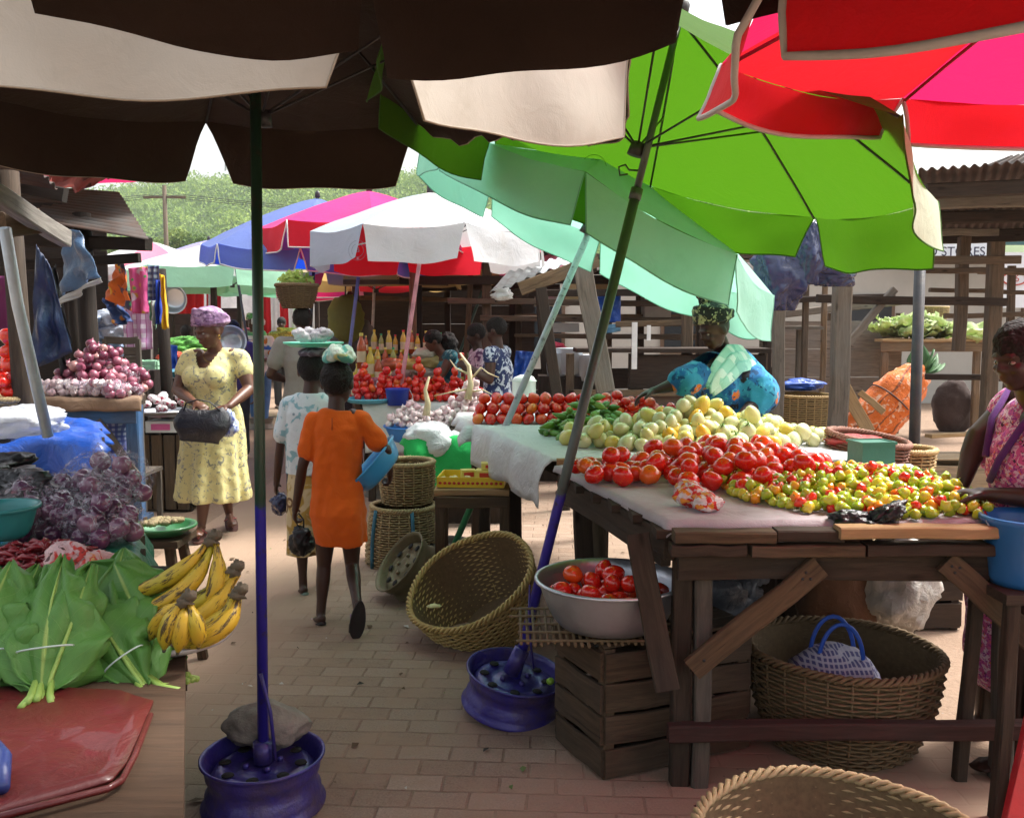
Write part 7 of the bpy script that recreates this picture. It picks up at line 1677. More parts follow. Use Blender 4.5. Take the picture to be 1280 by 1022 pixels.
def head_(q, c, M, s_, detail=True, female=True):
    """head with its centre c; M: columns right, forward, up"""
    def P(x, y, z): return c + M @ (Vector((x, y, z)) * s_)
    def B(p, r, n=20, m_=14): q.ball(P(*p), tuple(k * s_ for k in r), n, m_, rot=M)
    B((0, -.012, .022), (.073, .090, .088), 28, 20); B((0, .018, -.03), (.060, .068, .068), 24, 16); B((0, .046, -.078), (.034, .030, .026)); B((0, .02, -.06), (.052, .05, .045))
    if detail:
        B((0, .074, .022), (.046, .016, .012)); B((.034, .060, -.022), (.022, .022, .018)); B((-.034, .060, -.022), (.022, .022, .018))
        B((0, .090, -.018), (.013, .018, .011)); limb(q, [P(0, .082, .014), P(0, .096, -.016)], [.008 * s_, .011 * s_]); B((.013, .086, -.021), (.009, .011, .008)); B((-.013, .086, -.021), (.009, .011, .008))
        B((0, .082, -.046), (.023, .013, .0065)); B((0, .080, -.057), (.021, .013, .0075))
        for sx in (-1, 1): B((sx * .074, -.008, -.008), (.010, .020, .030))
    else:
        B((0, .088, -.015), (.013, .018, .012)); B((0, .080, -.05), (.022, .012, .012))
        for sx in (-1, 1): B((sx * .074, -.008, -.008), (.010, .020, .030))
def loft(q, rings, n=56, fold=0, nf=14, ph=0, foldpow=2, z0=None):
    """closed body of elliptic rings: (centre, rx, ry) from bottom to top"""
    vs = []; fs = []; m_ = len(rings); zb, zt = rings[0][0][2], rings[-1][0][2]
    for (c, rx, ry) in rings:
        c = Vector(c); k = ((zt - c.z) / (zt - zb)) ** foldpow if zt != zb else 0
        for i in range(n):
            a = 2 * pi * i / n
            w_ = 1 + fold * k * (sin(nf * a + ph + 1.5 * sin(2 * a)) + .5 * sin(nf * .6 * a + ph * 2)) 
            vs.append(c + Vector((rx * cos(a) * w_, ry * sin(a) * w_, 0)))
    for j in range(m_ - 1):
        for i in range(n): fs.append((j * n + i, j * n + (i + 1) % n, (j + 1) * n + (i + 1) % n, (j + 1) * n + i))
    fs += [tuple(range(n - 1, -1, -1)), tuple(range((m_ - 1) * n, m_ * n))]
    q.add(vs, fs)
class Person:
    def __init__(s, label, x, y, yaw, h, skin, pose=None, voxel=.0075, build=1.0, head=1.0, headyaw=0, headpitch=0, detail=True, curl=.6, child=False, palms=None, headroll=0, z=0, limbs=1.0):
        s.t = thing('person', label, 'person', (x, y, z), R(yaw)); s.h = h; s.inv = (Matrix.Translation((x, y, z)) @ Matrix.Rotation(R(yaw), 4, 'Z')).inverted()
        k = h; J = dict(pel=(0, 0, .52 * k), chest=(0, 0, .70 * k), nk=(0, -.005, .825 * k), hd=(0, .012 * k, .922 * k),
            shR=(.103 * k * build ** .5, 0, .80 * k), shL=(-.103 * k * build ** .5, 0, .80 * k), elR=(.14 * k, -.01, .62 * k), elL=(-.14 * k, -.01, .62 * k), wrR=(.15 * k, .05, .475 * k), wrL=(-.15 * k, .05, .475 * k),
            hipR=(.052 * k, 0, .50 * k), hipL=(-.052 * k, 0, .50 * k), knR=(.055 * k, .015, .275 * k), knL=(-.055 * k, .015, .275 * k), anR=(.055 * k, -.01, .045 * k), anL=(-.055 * k, -.01, .045 * k), toR=None, toL=None)
        for a, b in (pose or {}).items():
            if isinstance(b, tuple) and b and b[0] == 'w': b = s.inv @ Vector(b[1])
            J[a] = b
        J = {a: (Vector(b) if b is not None else None) for a, b in J.items()}; s.J = J
        q = MB(); f = h / 1.65 * (1 if not child else 1.0); bb = build
        pel, che, nk = J['pel'], J['chest'], J['nk']
        ups = (nk - pel).normalized()
        sR, sL = J['shR'], J['shL']
        rt = (sR - sL).normalized(); fw = ups.cross(rt).normalized() * -1; fw = rt.cross(ups) * -1
        fw = ups.cross(rt)
        if fw.y < 0 and abs(fw.y) > .3: fw = -fw
        Mt = Matrix((rt, fw, ups)).transposed()
        q.ball(pel, (.155 * f * bb, .115 * f * bb, .13 * f), 20, 14, rot=Mt); q.ball(pel.lerp(che, .5), (.125 * f * bb, .095 * f * bb, .14 * f), 20, 14, rot=Mt)
        q.ball(che, (.145 * f * bb, .105 * f * bb, .15 * f), 20, 14, rot=Mt); q.ball(che.lerp(nk, .55), (.14 * f * bb ** .5, .08 * f, .075 * f), 20, 12, rot=Mt)
        hs = head * f; hc = J['hd']
        limb(q, [nk - ups * .04, nk.lerp(hc, .55)], [.056 * f, .050 * f])
        Mh = Matrix.Rotation(R(headyaw), 3, 'Z') @ Matrix.Rotation(R(-headpitch), 3, 'X') @ Matrix.Rotation(R(headroll), 3, 'Y'); s.Mh = Mh; s.hs = hs; s.hc = hc
        head_(q, hc, Mh, hs, detail)
        for S in 'RL':
            sg = 1 if S == 'R' else -1; sh, el, wr = J['sh' + S], J['el' + S], J['wr' + S]; lb = f * (.5 + .5 * bb) * limbs
            limb(q, [sh.lerp(nk, .35), sh, sh.lerp(el, .45), el, el.lerp(wr, .35), wr], [.050 * lb, .056 * lb, .050 * lb, .038 * lb, .039 * lb, .025 * f])
            d = (wr - el).normalized(); pn, th, cu = (palms or {}).get(S, (Vector((-sg, .2, 0)), Vector((0, 1, 0)), curl))
            if isinstance(d, Vector) and (palms or {}).get(S + 'd') is not None: d = Vector(palms[S + 'd'])
            hand_(q, wr, d, pn, th, f * 1.0, cu)
            hp, kn, an = J['hip' + S], J['kn' + S], J['an' + S]
            limb(q, [hp, hp.lerp(kn, .5), kn, kn.lerp(an, .3), kn.lerp(an, .7), an], [.088 * lb, .075 * lb, .052 * lb, .053 * lb, .038 * lb, .031 * f])
            to = J['to' + S]; fd = (to - an) if to is not None else Vector((sg * .02, .15 * f, -an.z * .75)) ; s.J['to' + S] = an + fd
            x_, y_, d_ = basis(fd, (an - kn))
            dn = (an - kn).normalized(); hl = an + dn * .035 * f - fd.normalized() * .03
            s.__dict__['heel' + S] = hl
            q.ball(hl + dn * .0, (.028 * f, .028 * f, .028 * f), 12, 8)
            limb(q, [hl, an.lerp(an + fd, .5) + dn * .012 * f, an + fd + dn * .0], [.028 * f, .028 * f, .020 * f])
            sd = fd.cross(dn).normalized()
            for tk in range(5):
                c0 = an + fd + sd * (tk - 2) * .0145 * f; limb(q, [c0 - fd.normalized() * .03, c0 + fd.normalized() * (.022 - .004 * abs(tk - 1)) * f], [.012 * f, .0085 * f], 8)
        s.f = f
        s.body = remeshed(q, 'body', skin, voxel, s.t, smooth=3)
        if detail:
            for sx in (-1, 1):
                e = MB(); c = hc + Mh @ (Vector((sx * .029, .0695, .001)) * hs); e.ball(c, tuple(k * hs for k in (.0125, .009, .0062)), 14, 10, rot=Mh); e.ball(c + Mh @ Vector((0, .0035 * hs, -.0005)), .0062 * hs, 10, 8, mi=1); e.build('eye', [EYEW, EYEB], s.t)
    def part(s, q, name, mat, voxel=.01, smooth=3, fold=None, cut=None): return remeshed(q, name, mat, voxel, s.t, smooth, fold, cut)
    def sandals(s, mat, strap):
        for S in 'RL':
            an, to, hl, kn = s.J['an' + S], s.J['to' + S], s.__dict__['heel' + S], s.J['kn' + S]
            fd = (to - an); fd = (to + (an - kn).normalized() * .02 - hl).normalized(); dn = (an - kn); dn = (dn - fd * dn.dot(fd)).normalized(); sd = fd.cross(dn).normalized(); f = s.f
            c = hl.lerp(to, .5) + dn * .036 * f; L = (to - hl).length / 2 + .035 * f; q = MB(); n = 28
            out = [c + fd * (L * cos(a)) + sd * (.046 * f * sin(a) * (1 + .18 * cos(a))) for a in [2 * pi * k / n for k in range(n)]]
            q.prism(out, .014, up=dn); so_ = q.build('sandal', mat, s.t)
            q = MB(); tp_ = to + dn * .0 + fd * .0
            for k in (-1, 1): q.tube([c + fd * L * .55, c + fd * L * .2 - dn * .055 * f + sd * k * .022, c - fd * L * .2 + sd * k * .045 * f - dn * .01], .0045, 6)
            q.build('strap', strap, so_)
def bias(p, ctr, rad, amt):
    d = (p - ctr).length; return amt * max(0, 1 - d / rad)
def wrinkle(a1=.006, f1=9, a2=.003, f2=24, st=(1, 1, .35)):
    def fn(p, n): return a1 * noise.noise(Vector((p.x * f1 * st[0], p.y * f1 * st[1], p.z * f1 * st[2])) + Vector((3, 1, 7))) + a2 * noise.noise(p * f2)
    return fn

yw = 6.5; xw = D(268, 600, yw).x
def pw(u, v, y): return ('w', D(u, v, y))
W1 = Person('woman in a pale yellow flowered dress and purple headscarf walking with a black handbag', xw, yw, 176, 1.60, SK1,
    dict(hd=pw(262, 413, yw - .07), nk=pw(270, 434, yw - .0), elR=pw(222, 487, yw - .06), wrR=pw(243, 503, yw - .30), elL=pw(312, 486, yw - .06), wrL=pw(286, 508, yw - .30), shR=pw(236, 450, yw), shL=pw(301, 450, yw),
         anR=pw(252, 655, yw - .16), toR=pw(247, 668, yw - .32), knR=pw(256, 600, yw - .14), anL=pw(286, 640, yw + .20), toL=pw(290, 655, yw + .08), knL=pw(279, 592, yw - .02)), voxel=.0068, build=1.22, head=1.13, headyaw=-36, headpitch=18, curl=1.0,
    palms={'R': (Vector((-.2, -.3, -.9)), Vector((0, .4, .6)), 1.1), 'L': (Vector((.2, -.3, -.9)), Vector((0, .4, .6)), 1.2), 'Rd': Vector((-.75, .4, -.25)), 'Ld': Vector((.7, .45, -.2))})
J = W1.J
YD = M_print('yellow_flowered', (.68, .60, .28), [('noise', 26, .585, .62, (.26, .25, .20)), ('spot', 22, .10, .16, (.33, .30, .22)), ('noise', 44, .62, .66, (.40, .38, .28)), ('spot', 13, .06, .10, (.50, .42, .12))], .85)
q = MB()
loft(q, [((0, .03, .26), .265, .22), ((0, .03, .30), .262, .22), ((0, .02, .5), .235, .2), ((0, .0, .72), .222, .185), ((0, 0, .86), .212, .175), ((0, 0, .96), .185, .15), ((0, .01, 1.03), .178, .15), ((0, .02, 1.12), .185, .16), ((0, .01, 1.21), .185, .135), ((0, .0, 1.28), .158, .095), ((0, -.005, 1.305), .12, .075)], fold=.085, nf=13, ph=1)
for S in 'RL':
    sh, el = J['sh' + S], J['el' + S]; limb(q, [sh.lerp(J['nk'], .62) + Vector((0, 0, -.02)), sh + Vector((0, 0, .004)), sh.lerp(el, .36)], [.052, .068, .070])
q.ball((.075, .115, 1.13), (.085, .075, .085)); q.ball((-.075, .115, 1.13), (.085, .075, .085))
fwr = wrinkle(.012, 8, .004, 22)
W1.part(q, 'dress', YD, .010, 2, fwr, cut=lambda c, n: (n.z < -.8 and c.z < .30) or (c.z > 1.20 and c.y > -.02 and abs(c.x) < .078 * ((max(c.z, 1.2) - 1.19) / .11) ** .5))
SCARF = M_print('purple_scarf', (.24, .13, .26), [('noise', 14, .5, .62, (.42, .28, .42)), ('noise', 30, .58, .64, (.10, .05, .12))], .55, wr=.8)
def headwrap(Pn, mat, r=(.088, .112, .084), off=(0, -.028, .066), knot=(0, -.10, .05), kr=.045, seed=1, tilt=.38):
    q = MB(); hs, Mh, hc = Pn.hs, Pn.Mh, Pn.hc; c = hc + Mh @ (Vector(off) * hs)
    q.ball(c, tuple(k * hs for k in r), 40, 26, rot=Mh @ Matrix.Rotation(tilt, 3, 'X'))
    for k in range(5):
        a0 = k * .22 - .5; pts = []
        for i in range(25):
            a = 2 * pi * i / 24; pts.append(c + Mh @ Matrix.Rotation(tilt + a0 * .35, 3, 'X') @ (Vector((r[0] * cos(a) * 1.01, r[1] * sin(a) * 1.01, (-.022 + k * .014))) * hs))
        q.tube(pts[:-1], .013 * hs, 8, closed=True)
    if knot: q.ball(c + Mh @ (Vector(knot) * hs), (kr * hs, kr * .8 * hs, kr * hs), 20, 14, amp=.5, fq=6, seed=seed)
    return Pn.part(q, 'headscarf', mat, .006, 1, wrinkle(.006, 22, .003, 50, (1, 1, 1)))
headwrap(W1, SCARF, knot=(0, -.095, -.03), kr=.04)
q = MB()
for sx in (-1, 1): q.tube([W1.hc + W1.Mh @ (Vector((sx * .080, -.004 + .008 * cos(a), -.045 + .012 * sin(a))) * W1.hs) for a in [k * pi / 6 for k in range(12)]], .002, 5, closed=True)
q.build('earring', M_plain('gold', (.7, .45, .1), .25, .05, 5, 0, metal=.9), W1.t)
q = MB(); nkp = J['nk']; q.tube([nkp + Vector((.07 * cos(a), .035 + .075 * sin(a) if sin(a) > 0 else .035 + .06 * sin(a), -.03 - .07 * max(0, sin(a)))) for a in [k * pi / 12 for k in range(24)]], .002, 5, closed=True); q.build('necklace', M_plain('gold', (.7, .45, .1)), W1.t)
W1.sandals(M_plain('brown_sandal', (.10, .04, .03), .7), M_plain('pink_strap', (.45, .12, .12), .5))
hb = thing('handbag', 'soft black handbag held open in both hands by the woman in yellow', 'handbag', D(254, 522, yw - .40))
q = MB(); n_ = 28
for i in range(n_ + 1):
    t_ = i / n_; z = .06 - t_ * .20; w_ = .135 + .05 * sin(pi * min(1, t_ * 1.1)) ; th = .02 + .045 * sin(pi * min(1, t_ * 1.05)) ** .7
    for k in range(32):
        a = 2 * pi * k / 32; q.v.append(Vector((w_ * math.copysign(abs(cos(a)) ** .6, cos(a)) - .03 * t_, th * sin(a), z + .012 * cos(a * 2) - .05 * t_ * (1 if cos(a) > 0 else -.3) * cos(a))))
q.g = [v.copy() for v in q.v]
for i in range(n_):
    for k in range(32): q.f.append([i * 32 + k, i * 32 + (k + 1) % 32, (i + 1) * 32 + (k + 1) % 32, (i + 1) * 32 + k]); q.mi.append(0); q.sm.append(True)
q.f.append([n_ * 32 + k for k in range(32)]); q.mi.append(0); q.sm.append(True)
q.noise(.012, 9); LEA = M_plastic('black_leather', (.012, .012, .018), 0, .45, .7, 12, .3, .1); q.build('bag_body', LEA, hb, solid=.003)
q = MB(); q.tube([(-.12, -.02, .05), (-.10, -.03, .10), (-.02, -.04, .125), (.06, -.04, .11), (.12, -.02, .05)], .009, 6, ell=.5); q.build('handle', LEA, hb)
crumple('cloth', 'small pale blue cloth held against the black handbag', 'cloth', D(287, 530, yw - .36), (.045, .03, .085), M_print('pale_blue_cloth', (.5, .56, .7), [('noise', 16, .5, .56, (.12, .15, .4))], .8), .5, 3, 7)

yo = 4.55; xo = D(425, 700, yo).x
G1 = Person('child in an orange dress seen from behind with a blue basin on the hip', xo, yo, -4, 1.30, SK2,
    dict(hd=pw(422, 478, yo + .02), nk=pw(420, 508, yo), shL=pw(394, 527, yo), shR=pw(452, 525, yo), elL=pw(378, 583, yo - .02), wrL=pw(370, 632, yo + .04), elR=pw(483, 562, yo + .02), wrR=pw(487, 590, yo + .16),
         hipL=pw(408, 640, yo), hipR=pw(438, 640, yo), knL=pw(405, 706, yo + .02), anL=pw(401, 768, yo - .02), toL=pw(391, 778, yo + .10), knR=pw(440, 706, yo + .06), anR=pw(447, 758, yo - .20), toR=pw(443, 788, yo - .21), pel=pw(422, 632, yo), chest=pw(421, 562, yo)),
    voxel=.0062, build=.92, head=1.30, headyaw=-6, headpitch=4, detail=True, curl=1.3, limbs=.92, palms={'R': (Vector((-1, 0, 0)), Vector((0, .5, 1)), 1.0)})
J = G1.J
ORG = M_fabric('orange_cotton', (.78, .135, .012), .1, (.8, .15, .02), stain=.18, stainc=(.55, .09, .01), var=.1, wr=.8)
q = MB()
zz = lambda v: (G1.inv @ D(422, v, yo)).z
xx = lambda u, v: (G1.inv @ D(u, v, yo)).x
loft(q, [((xx(429, 678), 0, zz(678)), .130, .095), ((xx(428, 668), 0, zz(668)), .134, .098), ((xx(425, 640), -.005, zz(640)), .140, .110), ((xx(422, 610), 0, zz(610)), .126, .100), ((xx(421, 582), 0, zz(582)), .120, .088), ((xx(421, 555), 0, zz(555)), .126, .09), ((xx(421, 535), 0, zz(535)), .130, .084), ((xx(421, 522), 0, zz(522)), .115, .066), ((xx(421, 512), 0, zz(512)), .080, .055)], fold=.035, nf=7, ph=2)
for S in 'RL':
    sh, el = J['sh' + S], J['el' + S]; limb(q, [sh.lerp(J['nk'], .4) + Vector((0, 0, -.012)), sh, sh.lerp(el, .68)], [.036, .047, .052])
G1.part(q, 'dress', ORG, .0072, 1, wrinkle(.020, 10, .006, 24, (1, 1, .35)), cut=lambda c, n: n.z < -.8 and c.z < zz(670))
q = MB(); cN = G1.inv @ D(421, 520, yo)
q.tube([cN + Vector((.0, -.088, .0)), cN + Vector((.0, -.094, -.06))], .0025, 5); q.build('back_seam', M_plain('orange_dark', (.4, .06, .01), .9), G1.t)
q = MB(); hs = G1.hs; c = G1.hc + Vector((0, -.014, .024)) * hs; q.ball(c, (.079 * hs, .094 * hs, .088 * hs), 32, 22, amp=.06, fq=30); G1.part(q, 'hair', HAIR, .006, 1, lambda p, n: .0025 * noise.noise(p * 90), cut=lambda c_, n: c_.y > G1.hc.y + .05 and c_.z < G1.hc.z + .045)
CLTH = M_print('green_white_cloth', (.58, .70, .60), [('noise', 8, .48, .54, (.12, .42, .36)), ('noise', 12, .58, .64, (.62, .60, .25)), ('noise', 20, .6, .66, (.8, .8, .78))], .8, wr=1)
cp = thing('head_pad', 'rolled green and white cloth pad on the head of the child in orange', 'cloth', D(424, 446, yo))
q = MB()
for k, (r_, z, rt_) in enumerate([(.058, 0, .026), (.05, .022, .022), (.035, .036, .02)]): q.tube([Vector((r_ * cos(a), r_ * sin(a), z + .008 * sin(a * 3 + k))) for a in [j * pi / 12 for j in range(24)]], rt_, 10, closed=True)
q.ball((0, 0, .02), (.05, .05, .03), 16, 10); remeshed(q, 'cloth_roll', CLTH, .007, cp, 1, lambda p, n: .006 * noise.noise(p * 40))
G1.sandals(SOLE, M_plain('mauve_strap', (.4, .25, .4), .5))
BAS = M_plain('sky_blue_basin', (.05, .36, .72), .3, .08, 4, .05, coat=.4, trans=.15)
ob = bowl('basin', 'sky blue plastic basin carried on the right hip of the child in orange', D(462, 590, yo + .05), .165, .10, BAS, .62)
ob.rotation_euler = Vector((0, 0, 1)).rotation_difference(Vector((-.72, -.10, .66))).to_euler()
ob.location = D(480, 592, yo + .12)
bb1 = crumple('plastic_bag', 'black plastic bag hanging from the left hand of the child in orange', 'plastic bag', D(377, 674, yo + .06), (.052, .045, .085), BLKP, .5, 3.6, 61, pinch=.45)
q = MB()
for k in (-1, 1): q.tube([(k * .012, 0, .06), (k * .022 - .012, .01, .10), (-.015, .01, .135)], .004, 6, ell=.4)
q.build('handle', BLKP, bb1)

yb2 = 5.05; xb = D(384, 700, yb2).x
B1 = Person('child in a white printed shirt seen from behind with a tray on the head', xb, yb2, -2, 1.34, SK2,
    dict(hd=pw(391, 463, yb2 + .02), nk=pw(388, 487, yb2), shL=pw(361, 506, yb2), shR=pw(412, 506, yb2), elL=pw(350, 558, yb2), wrL=pw(346, 600, yb2 + .05), elR=pw(420, 560, yb2), wrR=pw(418, 600, yb2 + .1), hipL=pw(374, 610, yb2), hipR=pw(400, 610, yb2), knL=pw(377, 675, yb2), anL=pw(379, 733, yb2), toL=pw(374, 742, yb2 + .10), knR=pw(402, 670, yb2 + .12), anR=pw(405, 722, yb2 + .20), toR=pw(408, 731, yb2 + .32), pel=pw(387, 605, yb2), chest=pw(387, 545, yb2)),
    voxel=.0068, build=.95, head=1.24, headpitch=2, detail=False, curl=1.3, limbs=.82)
J = B1.J
q = MB(); zz = lambda v: (B1.inv @ D(388, v, yb2)).z; xx = lambda u, v: (B1.inv @ D(u, v, yb2)).x
loft(q, [((xx(386, 592), 0, zz(592)), .125, .10), ((xx(386, 575), 0, zz(575)), .124, .10), ((xx(386, 540), 0, zz(540)), .128, .095), ((xx(386, 515), 0, zz(515)), .135, .09), ((xx(387, 500), 0, zz(500)), .12, .07), ((xx(388, 491), 0, zz(491)), .075, .055)], fold=.04, nf=8)
for S in 'RL':
    sh, el = J['sh' + S], J['el' + S]; limb(q, [sh.lerp(J['nk'], .4) + Vector((0, 0, -.012)), sh, sh.lerp(el, .70)], [.038, .050, .055])
B1.part(q, 'shirt', M_print('white_printed', (.62, .70, .72), [('noise', 18, .56, .6, (.25, .45, .5)), ('spot', 14, .08, .14, (.2, .3, .35))], .8), .008, 2, wrinkle(.009, 9, .003, 24), cut=lambda c, n: n.z < -.8 and c.z < zz(586))
q = MB(); loft(q, [((xx(381, 692), 0, zz(692)), .10, .08), ((xx(382, 680), 0, zz(680)), .103, .085), ((xx(384, 640), 0, zz(640)), .112, .095), ((xx(386, 605), 0, zz(605)), .118, .095), ((xx(386, 585), 0, zz(585)), .112, .09)], fold=.05, nf=7)
B1.part(q, 'wrap_skirt', M_print('gold_wrap', (.40, .26, .06), [('noise', 9, .5, .55, (.60, .50, .30)), ('ring', 10, .2, .3, (.15, .08, .03))], .8), .008, 2, wrinkle(.008, 9, .002, 24), cut=lambda c, n: n.z < -.8 and c.z < zz(680))
q = MB(); hs = B1.hs; q.ball(B1.hc + Vector((0, -.014, .024)) * hs, (.079 * hs, .094 * hs, .088 * hs), 32, 22, amp=.06, fq=30); B1.part(q, 'hair', HAIR, .007, 1, lambda p, n: .0025 * noise.noise(p * 90))
B1.sandals(M_plain('grey_green_sole', (.16, .22, .18), .7), M_plain('green_strap', (.05, .35, .25), .5))
cp = thing('head_pad', 'folded dark cloth pad under the green tray on the child\'s head', 'cloth', D(392, 441, yb2)); q = MB(); q.ball((0, 0, 0), (.085, .08, .03), 24, 12, amp=.2, fq=9); q.build('cloth_roll', M_print('dark_pad', (.10, .09, .12), [('noise', 14, .5, .58, (.3, .3, .38))], .8), cp)
tp0 = D(392, 434, yb2 + .02)
bowl('tray', 'mint green round tray balanced on the head of the child in white', tp0, .150, .028, M_plain('mint_plastic', (.12, .62, .42), .3, .06, 4, 0, coat=.3, trans=.1), .8, cat='tray')
g = random.Random(4)
for k in range(13):
    a = g.random() * 6.28; r_ = .10 * math.sqrt(g.random()); crumple('wrapped_food', 'small white plastic packet piled on the mint green tray', 'packet', (tp0.x + r_ * cos(a), tp0.y + r_ * sin(a), tp0.z + .045 + .035 * g.random()), (.034, .03, .03), M_plastic('milky_bag', (.70, .66, .70), .4, .2), .5, 3.4, k, n=18, m_=12, group='packets on the mint tray')
bb2 = crumple('plastic_bag', 'dark blue black plastic bag hanging from the hand of the child in white', 'plastic bag', D(351, 628, yb2 + .05), (.045, .04, .07), NAVP, .5, 3.6, 62, pinch=.45)

yv = 5.35
V1 = Person('vendor in a blue wax print dress and dark headwrap reaching over the tomatoes', D(908, 600, yv + .12).x, yv + .12, 118, 1.62, SK3,
    dict(hd=pw(893, 412, yv - .16), nk=pw(905, 440, yv + .0), chest=pw(908, 490, yv + .08), pel=pw(918, 570, yv + .15), shR=pw(914, 462, yv + .26), shL=pw(892, 466, yv - .16), elL=pw(852, 478, yv - .30), wrL=pw(822, 487, yv - .28), elR=pw(947, 500, yv - .05), wrR=pw(918, 531, yv - .30)),
    voxel=.0075, build=1.15, headyaw=-6, headpitch=24, curl=.7, palms={'L': (Vector((0, 0, -1)), Vector((-1, 0, 0)), .6), 'R': (Vector((0, 0, -1)), Vector((-1, 0, 0)), .8)})
def to(P_, u, v, y): return P_.inv @ D(u, v, y)
WAX = M_print('blue_wax_print', (.015, .13, .34), [('noise', 9, .5, .56, (.03, .26, .42)), ('crescent', 7.5, .035, .27, (.015, .015, .02)), ('crescent', 7.0, .045, .26, (.62, .16, .015)), ('noise', 22, .58, .6, (.01, .06, .16)), ('noise', 30, .6, .64, (.06, .35, .5))], .8)
q = MB()
def cap(a, b, ra, rb): limb(q, [to(V1, *a), to(V1, *b)], [ra, rb], 20)
cap((905, 480, yv + .06), (918, 560, yv + .15), .175, .20); cap((908, 470, yv + .05), (925, 480, yv + .02), .14, .15); cap((918, 560, yv + .15), (920, 680, yv + .16), .20, .22)
cap((893, 460, yv - .10), (853, 477, yv - .29), .10, .082)
cap((922, 458, yv + .1), (947, 492, yv - .04), .11, .135); cap((900, 475, yv - .05), (903, 500, yv - .02), .12, .12)
V1.part(q, 'dress', WAX, .010, 4, wrinkle(.016, 8, .005, 22, (1, 1, 1)), cut=lambda c, n: n.z > -.1 and (c - to(V1, 884, 455, yv - .18)).length < .085)
headwrap(V1, M_print('black_gold_wrap', (.02, .02, .018), [('noise', 22, .56, .6, (.35, .33, .18)), ('noise', 40, .62, .66, (.5, .48, .3))], .7), r=(.092, .110, .080), off=(0, -.022, .080), knot=(.02, .0, .12), kr=.05, seed=3)
tw_ = MB()
pts = [to(V1, 886, 486, yv - .22), to(V1, 900, 468, yv - .2), to(V1, 918, 448, yv - .1), to(V1, 935, 446, yv + .0), to(V1, 948, 462, yv + .04)]
xx_ = None
def shawl(a, b):
    k = b * (len(pts) - 1); i = min(int(k), len(pts) - 2); p = pts[i].lerp(pts[i + 1], k - i)
    w_ = .045 + .035 * sin(b * pi); e = (to(V1, 920, 470, yv - .2) - to(V1, 900, 440, yv - .2)).normalized()
    return p + e * ((a - .5) * 2 * w_) + Vector((0, 0, .012 * sin(a * 16 + b * 3))) + (to(V1, 905, 450, yv - .6) - to(V1, 905, 450, yv)).normalized() * (.055 - .06 * (a - .5) ** 2)
tw_.grid(shawl, 22, 22); tw_.build('shawl', M_print('mint_shawl', (.32, .66, .55), [('sx', 30, 0, .3, (.6, .8, .72)), ('noise', 12, .55, .6, (.2, .5, .42))], .8), V1.t, solid=.008)
yp = 2.98; xp = D(1312, 600, yp).x
PK = M_print('pink_flower_dress', (.55, .10, .28), [('noise', 48, .50, .55, (.66, .46, .56)), ('noise', 70, .56, .60, (.30, .03, .26)), ('spot', 60, .16, .22, (.70, .16, .03)), ('noise', 90, .60, .64, (.06, .02, .05))], .8)
S1 = Person('seller in a pink flowered dress sitting at the right edge sorting peppers', xp + .02, yp + .1, 108, 1.62, SK3,
    dict(pel=('w', Vector((xp + .10, yp + .12, .66))), chest=('w', Vector((xp + .04, yp + .08, 1.0))), nk=pw(1290, 478, yp + .02), hd=pw(1276, 445, yp - .02), shL=('w', Vector((xp - .06, yp - .10, 1.20))), shR=('w', Vector((xp + .02, yp + .28, 1.20))),
         elL=('w', Vector((xp - .0, yp - .17, .95))), wrL=pw(1238, 618, yp - .02), elR=pw(1222, 545, yp + .26), wrR=pw(1203, 606, yp + .22),
         hipL=('w', Vector((xp + .08, yp + .0, .62))), hipR=('w', Vector((xp + .10, yp + .24, .62))), knL=('w', Vector((xp - .06, yp + .02, .60))), knR=('w', Vector((xp - .04, yp + .28, .60))), anL=('w', Vector((xp - .05, yp + .02, .07))), anR=('w', Vector((xp - .03, yp + .28, .07))), toL=('w', Vector((xp - .19, yp - .02, .025))), toR=('w', Vector((xp - .17, yp + .26, .025)))),
    voxel=.0078, build=1.1, headyaw=0, headpitch=18, curl=.9, palms={'L': (Vector((0, 0, -1)), Vector((0, 1, 0)), .9), 'R': (Vector((0, 0, -1)), Vector((0, 1, 0)), .9)})
q = MB()
def wl(x, y, z): return S1.inv @ Vector((x, y, z))
limb(q, [wl(xp + .10, yp + .12, .66), wl(xp + .04, yp + .08, 1.02), wl(xp + .0, yp + .08, 1.14)], [.20, .175, .13], 24)
limb(q, [wl(xp - .02, yp + .02, 1.05), wl(xp + .0, yp + .10, 1.0)], [.15, .15], 20)
limb(q, [wl(xp - .05, yp - .08, 1.20), wl(xp - .03, yp - .14, 1.05)], [.08, .085]); limb(q, [wl(xp + .01, yp + .26, 1.20), wl(xp - .04, yp + .30, 1.06)], [.08, .08])
limb(q, [wl(xp + .12, yp + .12, .62), wl(xp - .02, yp + .15, .60)], [.19, .15], 24); limb(q, [wl(xp - .02, yp + .15, .58), wl(xp - .0, yp + .16, .34)], [.15, .16], 24)
S1.part(q, 'dress', PK, .010, 4, wrinkle(.012, 8, .004, 22, (1, 1, 1)))
q = MB(); hs = S1.hs; q.ball(S1.hc + S1.Mh @ (Vector((0, -.016, .03)) * hs), (.081 * hs, .098 * hs, .09 * hs), 30, 20, amp=.1, fq=20); q.ball(S1.hc + S1.Mh @ (Vector((0, -.09, .03)) * hs), .05 * hs, 16, 12, amp=.2); S1.part(q, 'hair', HAIR, .007, 1, lambda p, n: .004 * noise.noise(p * 70))
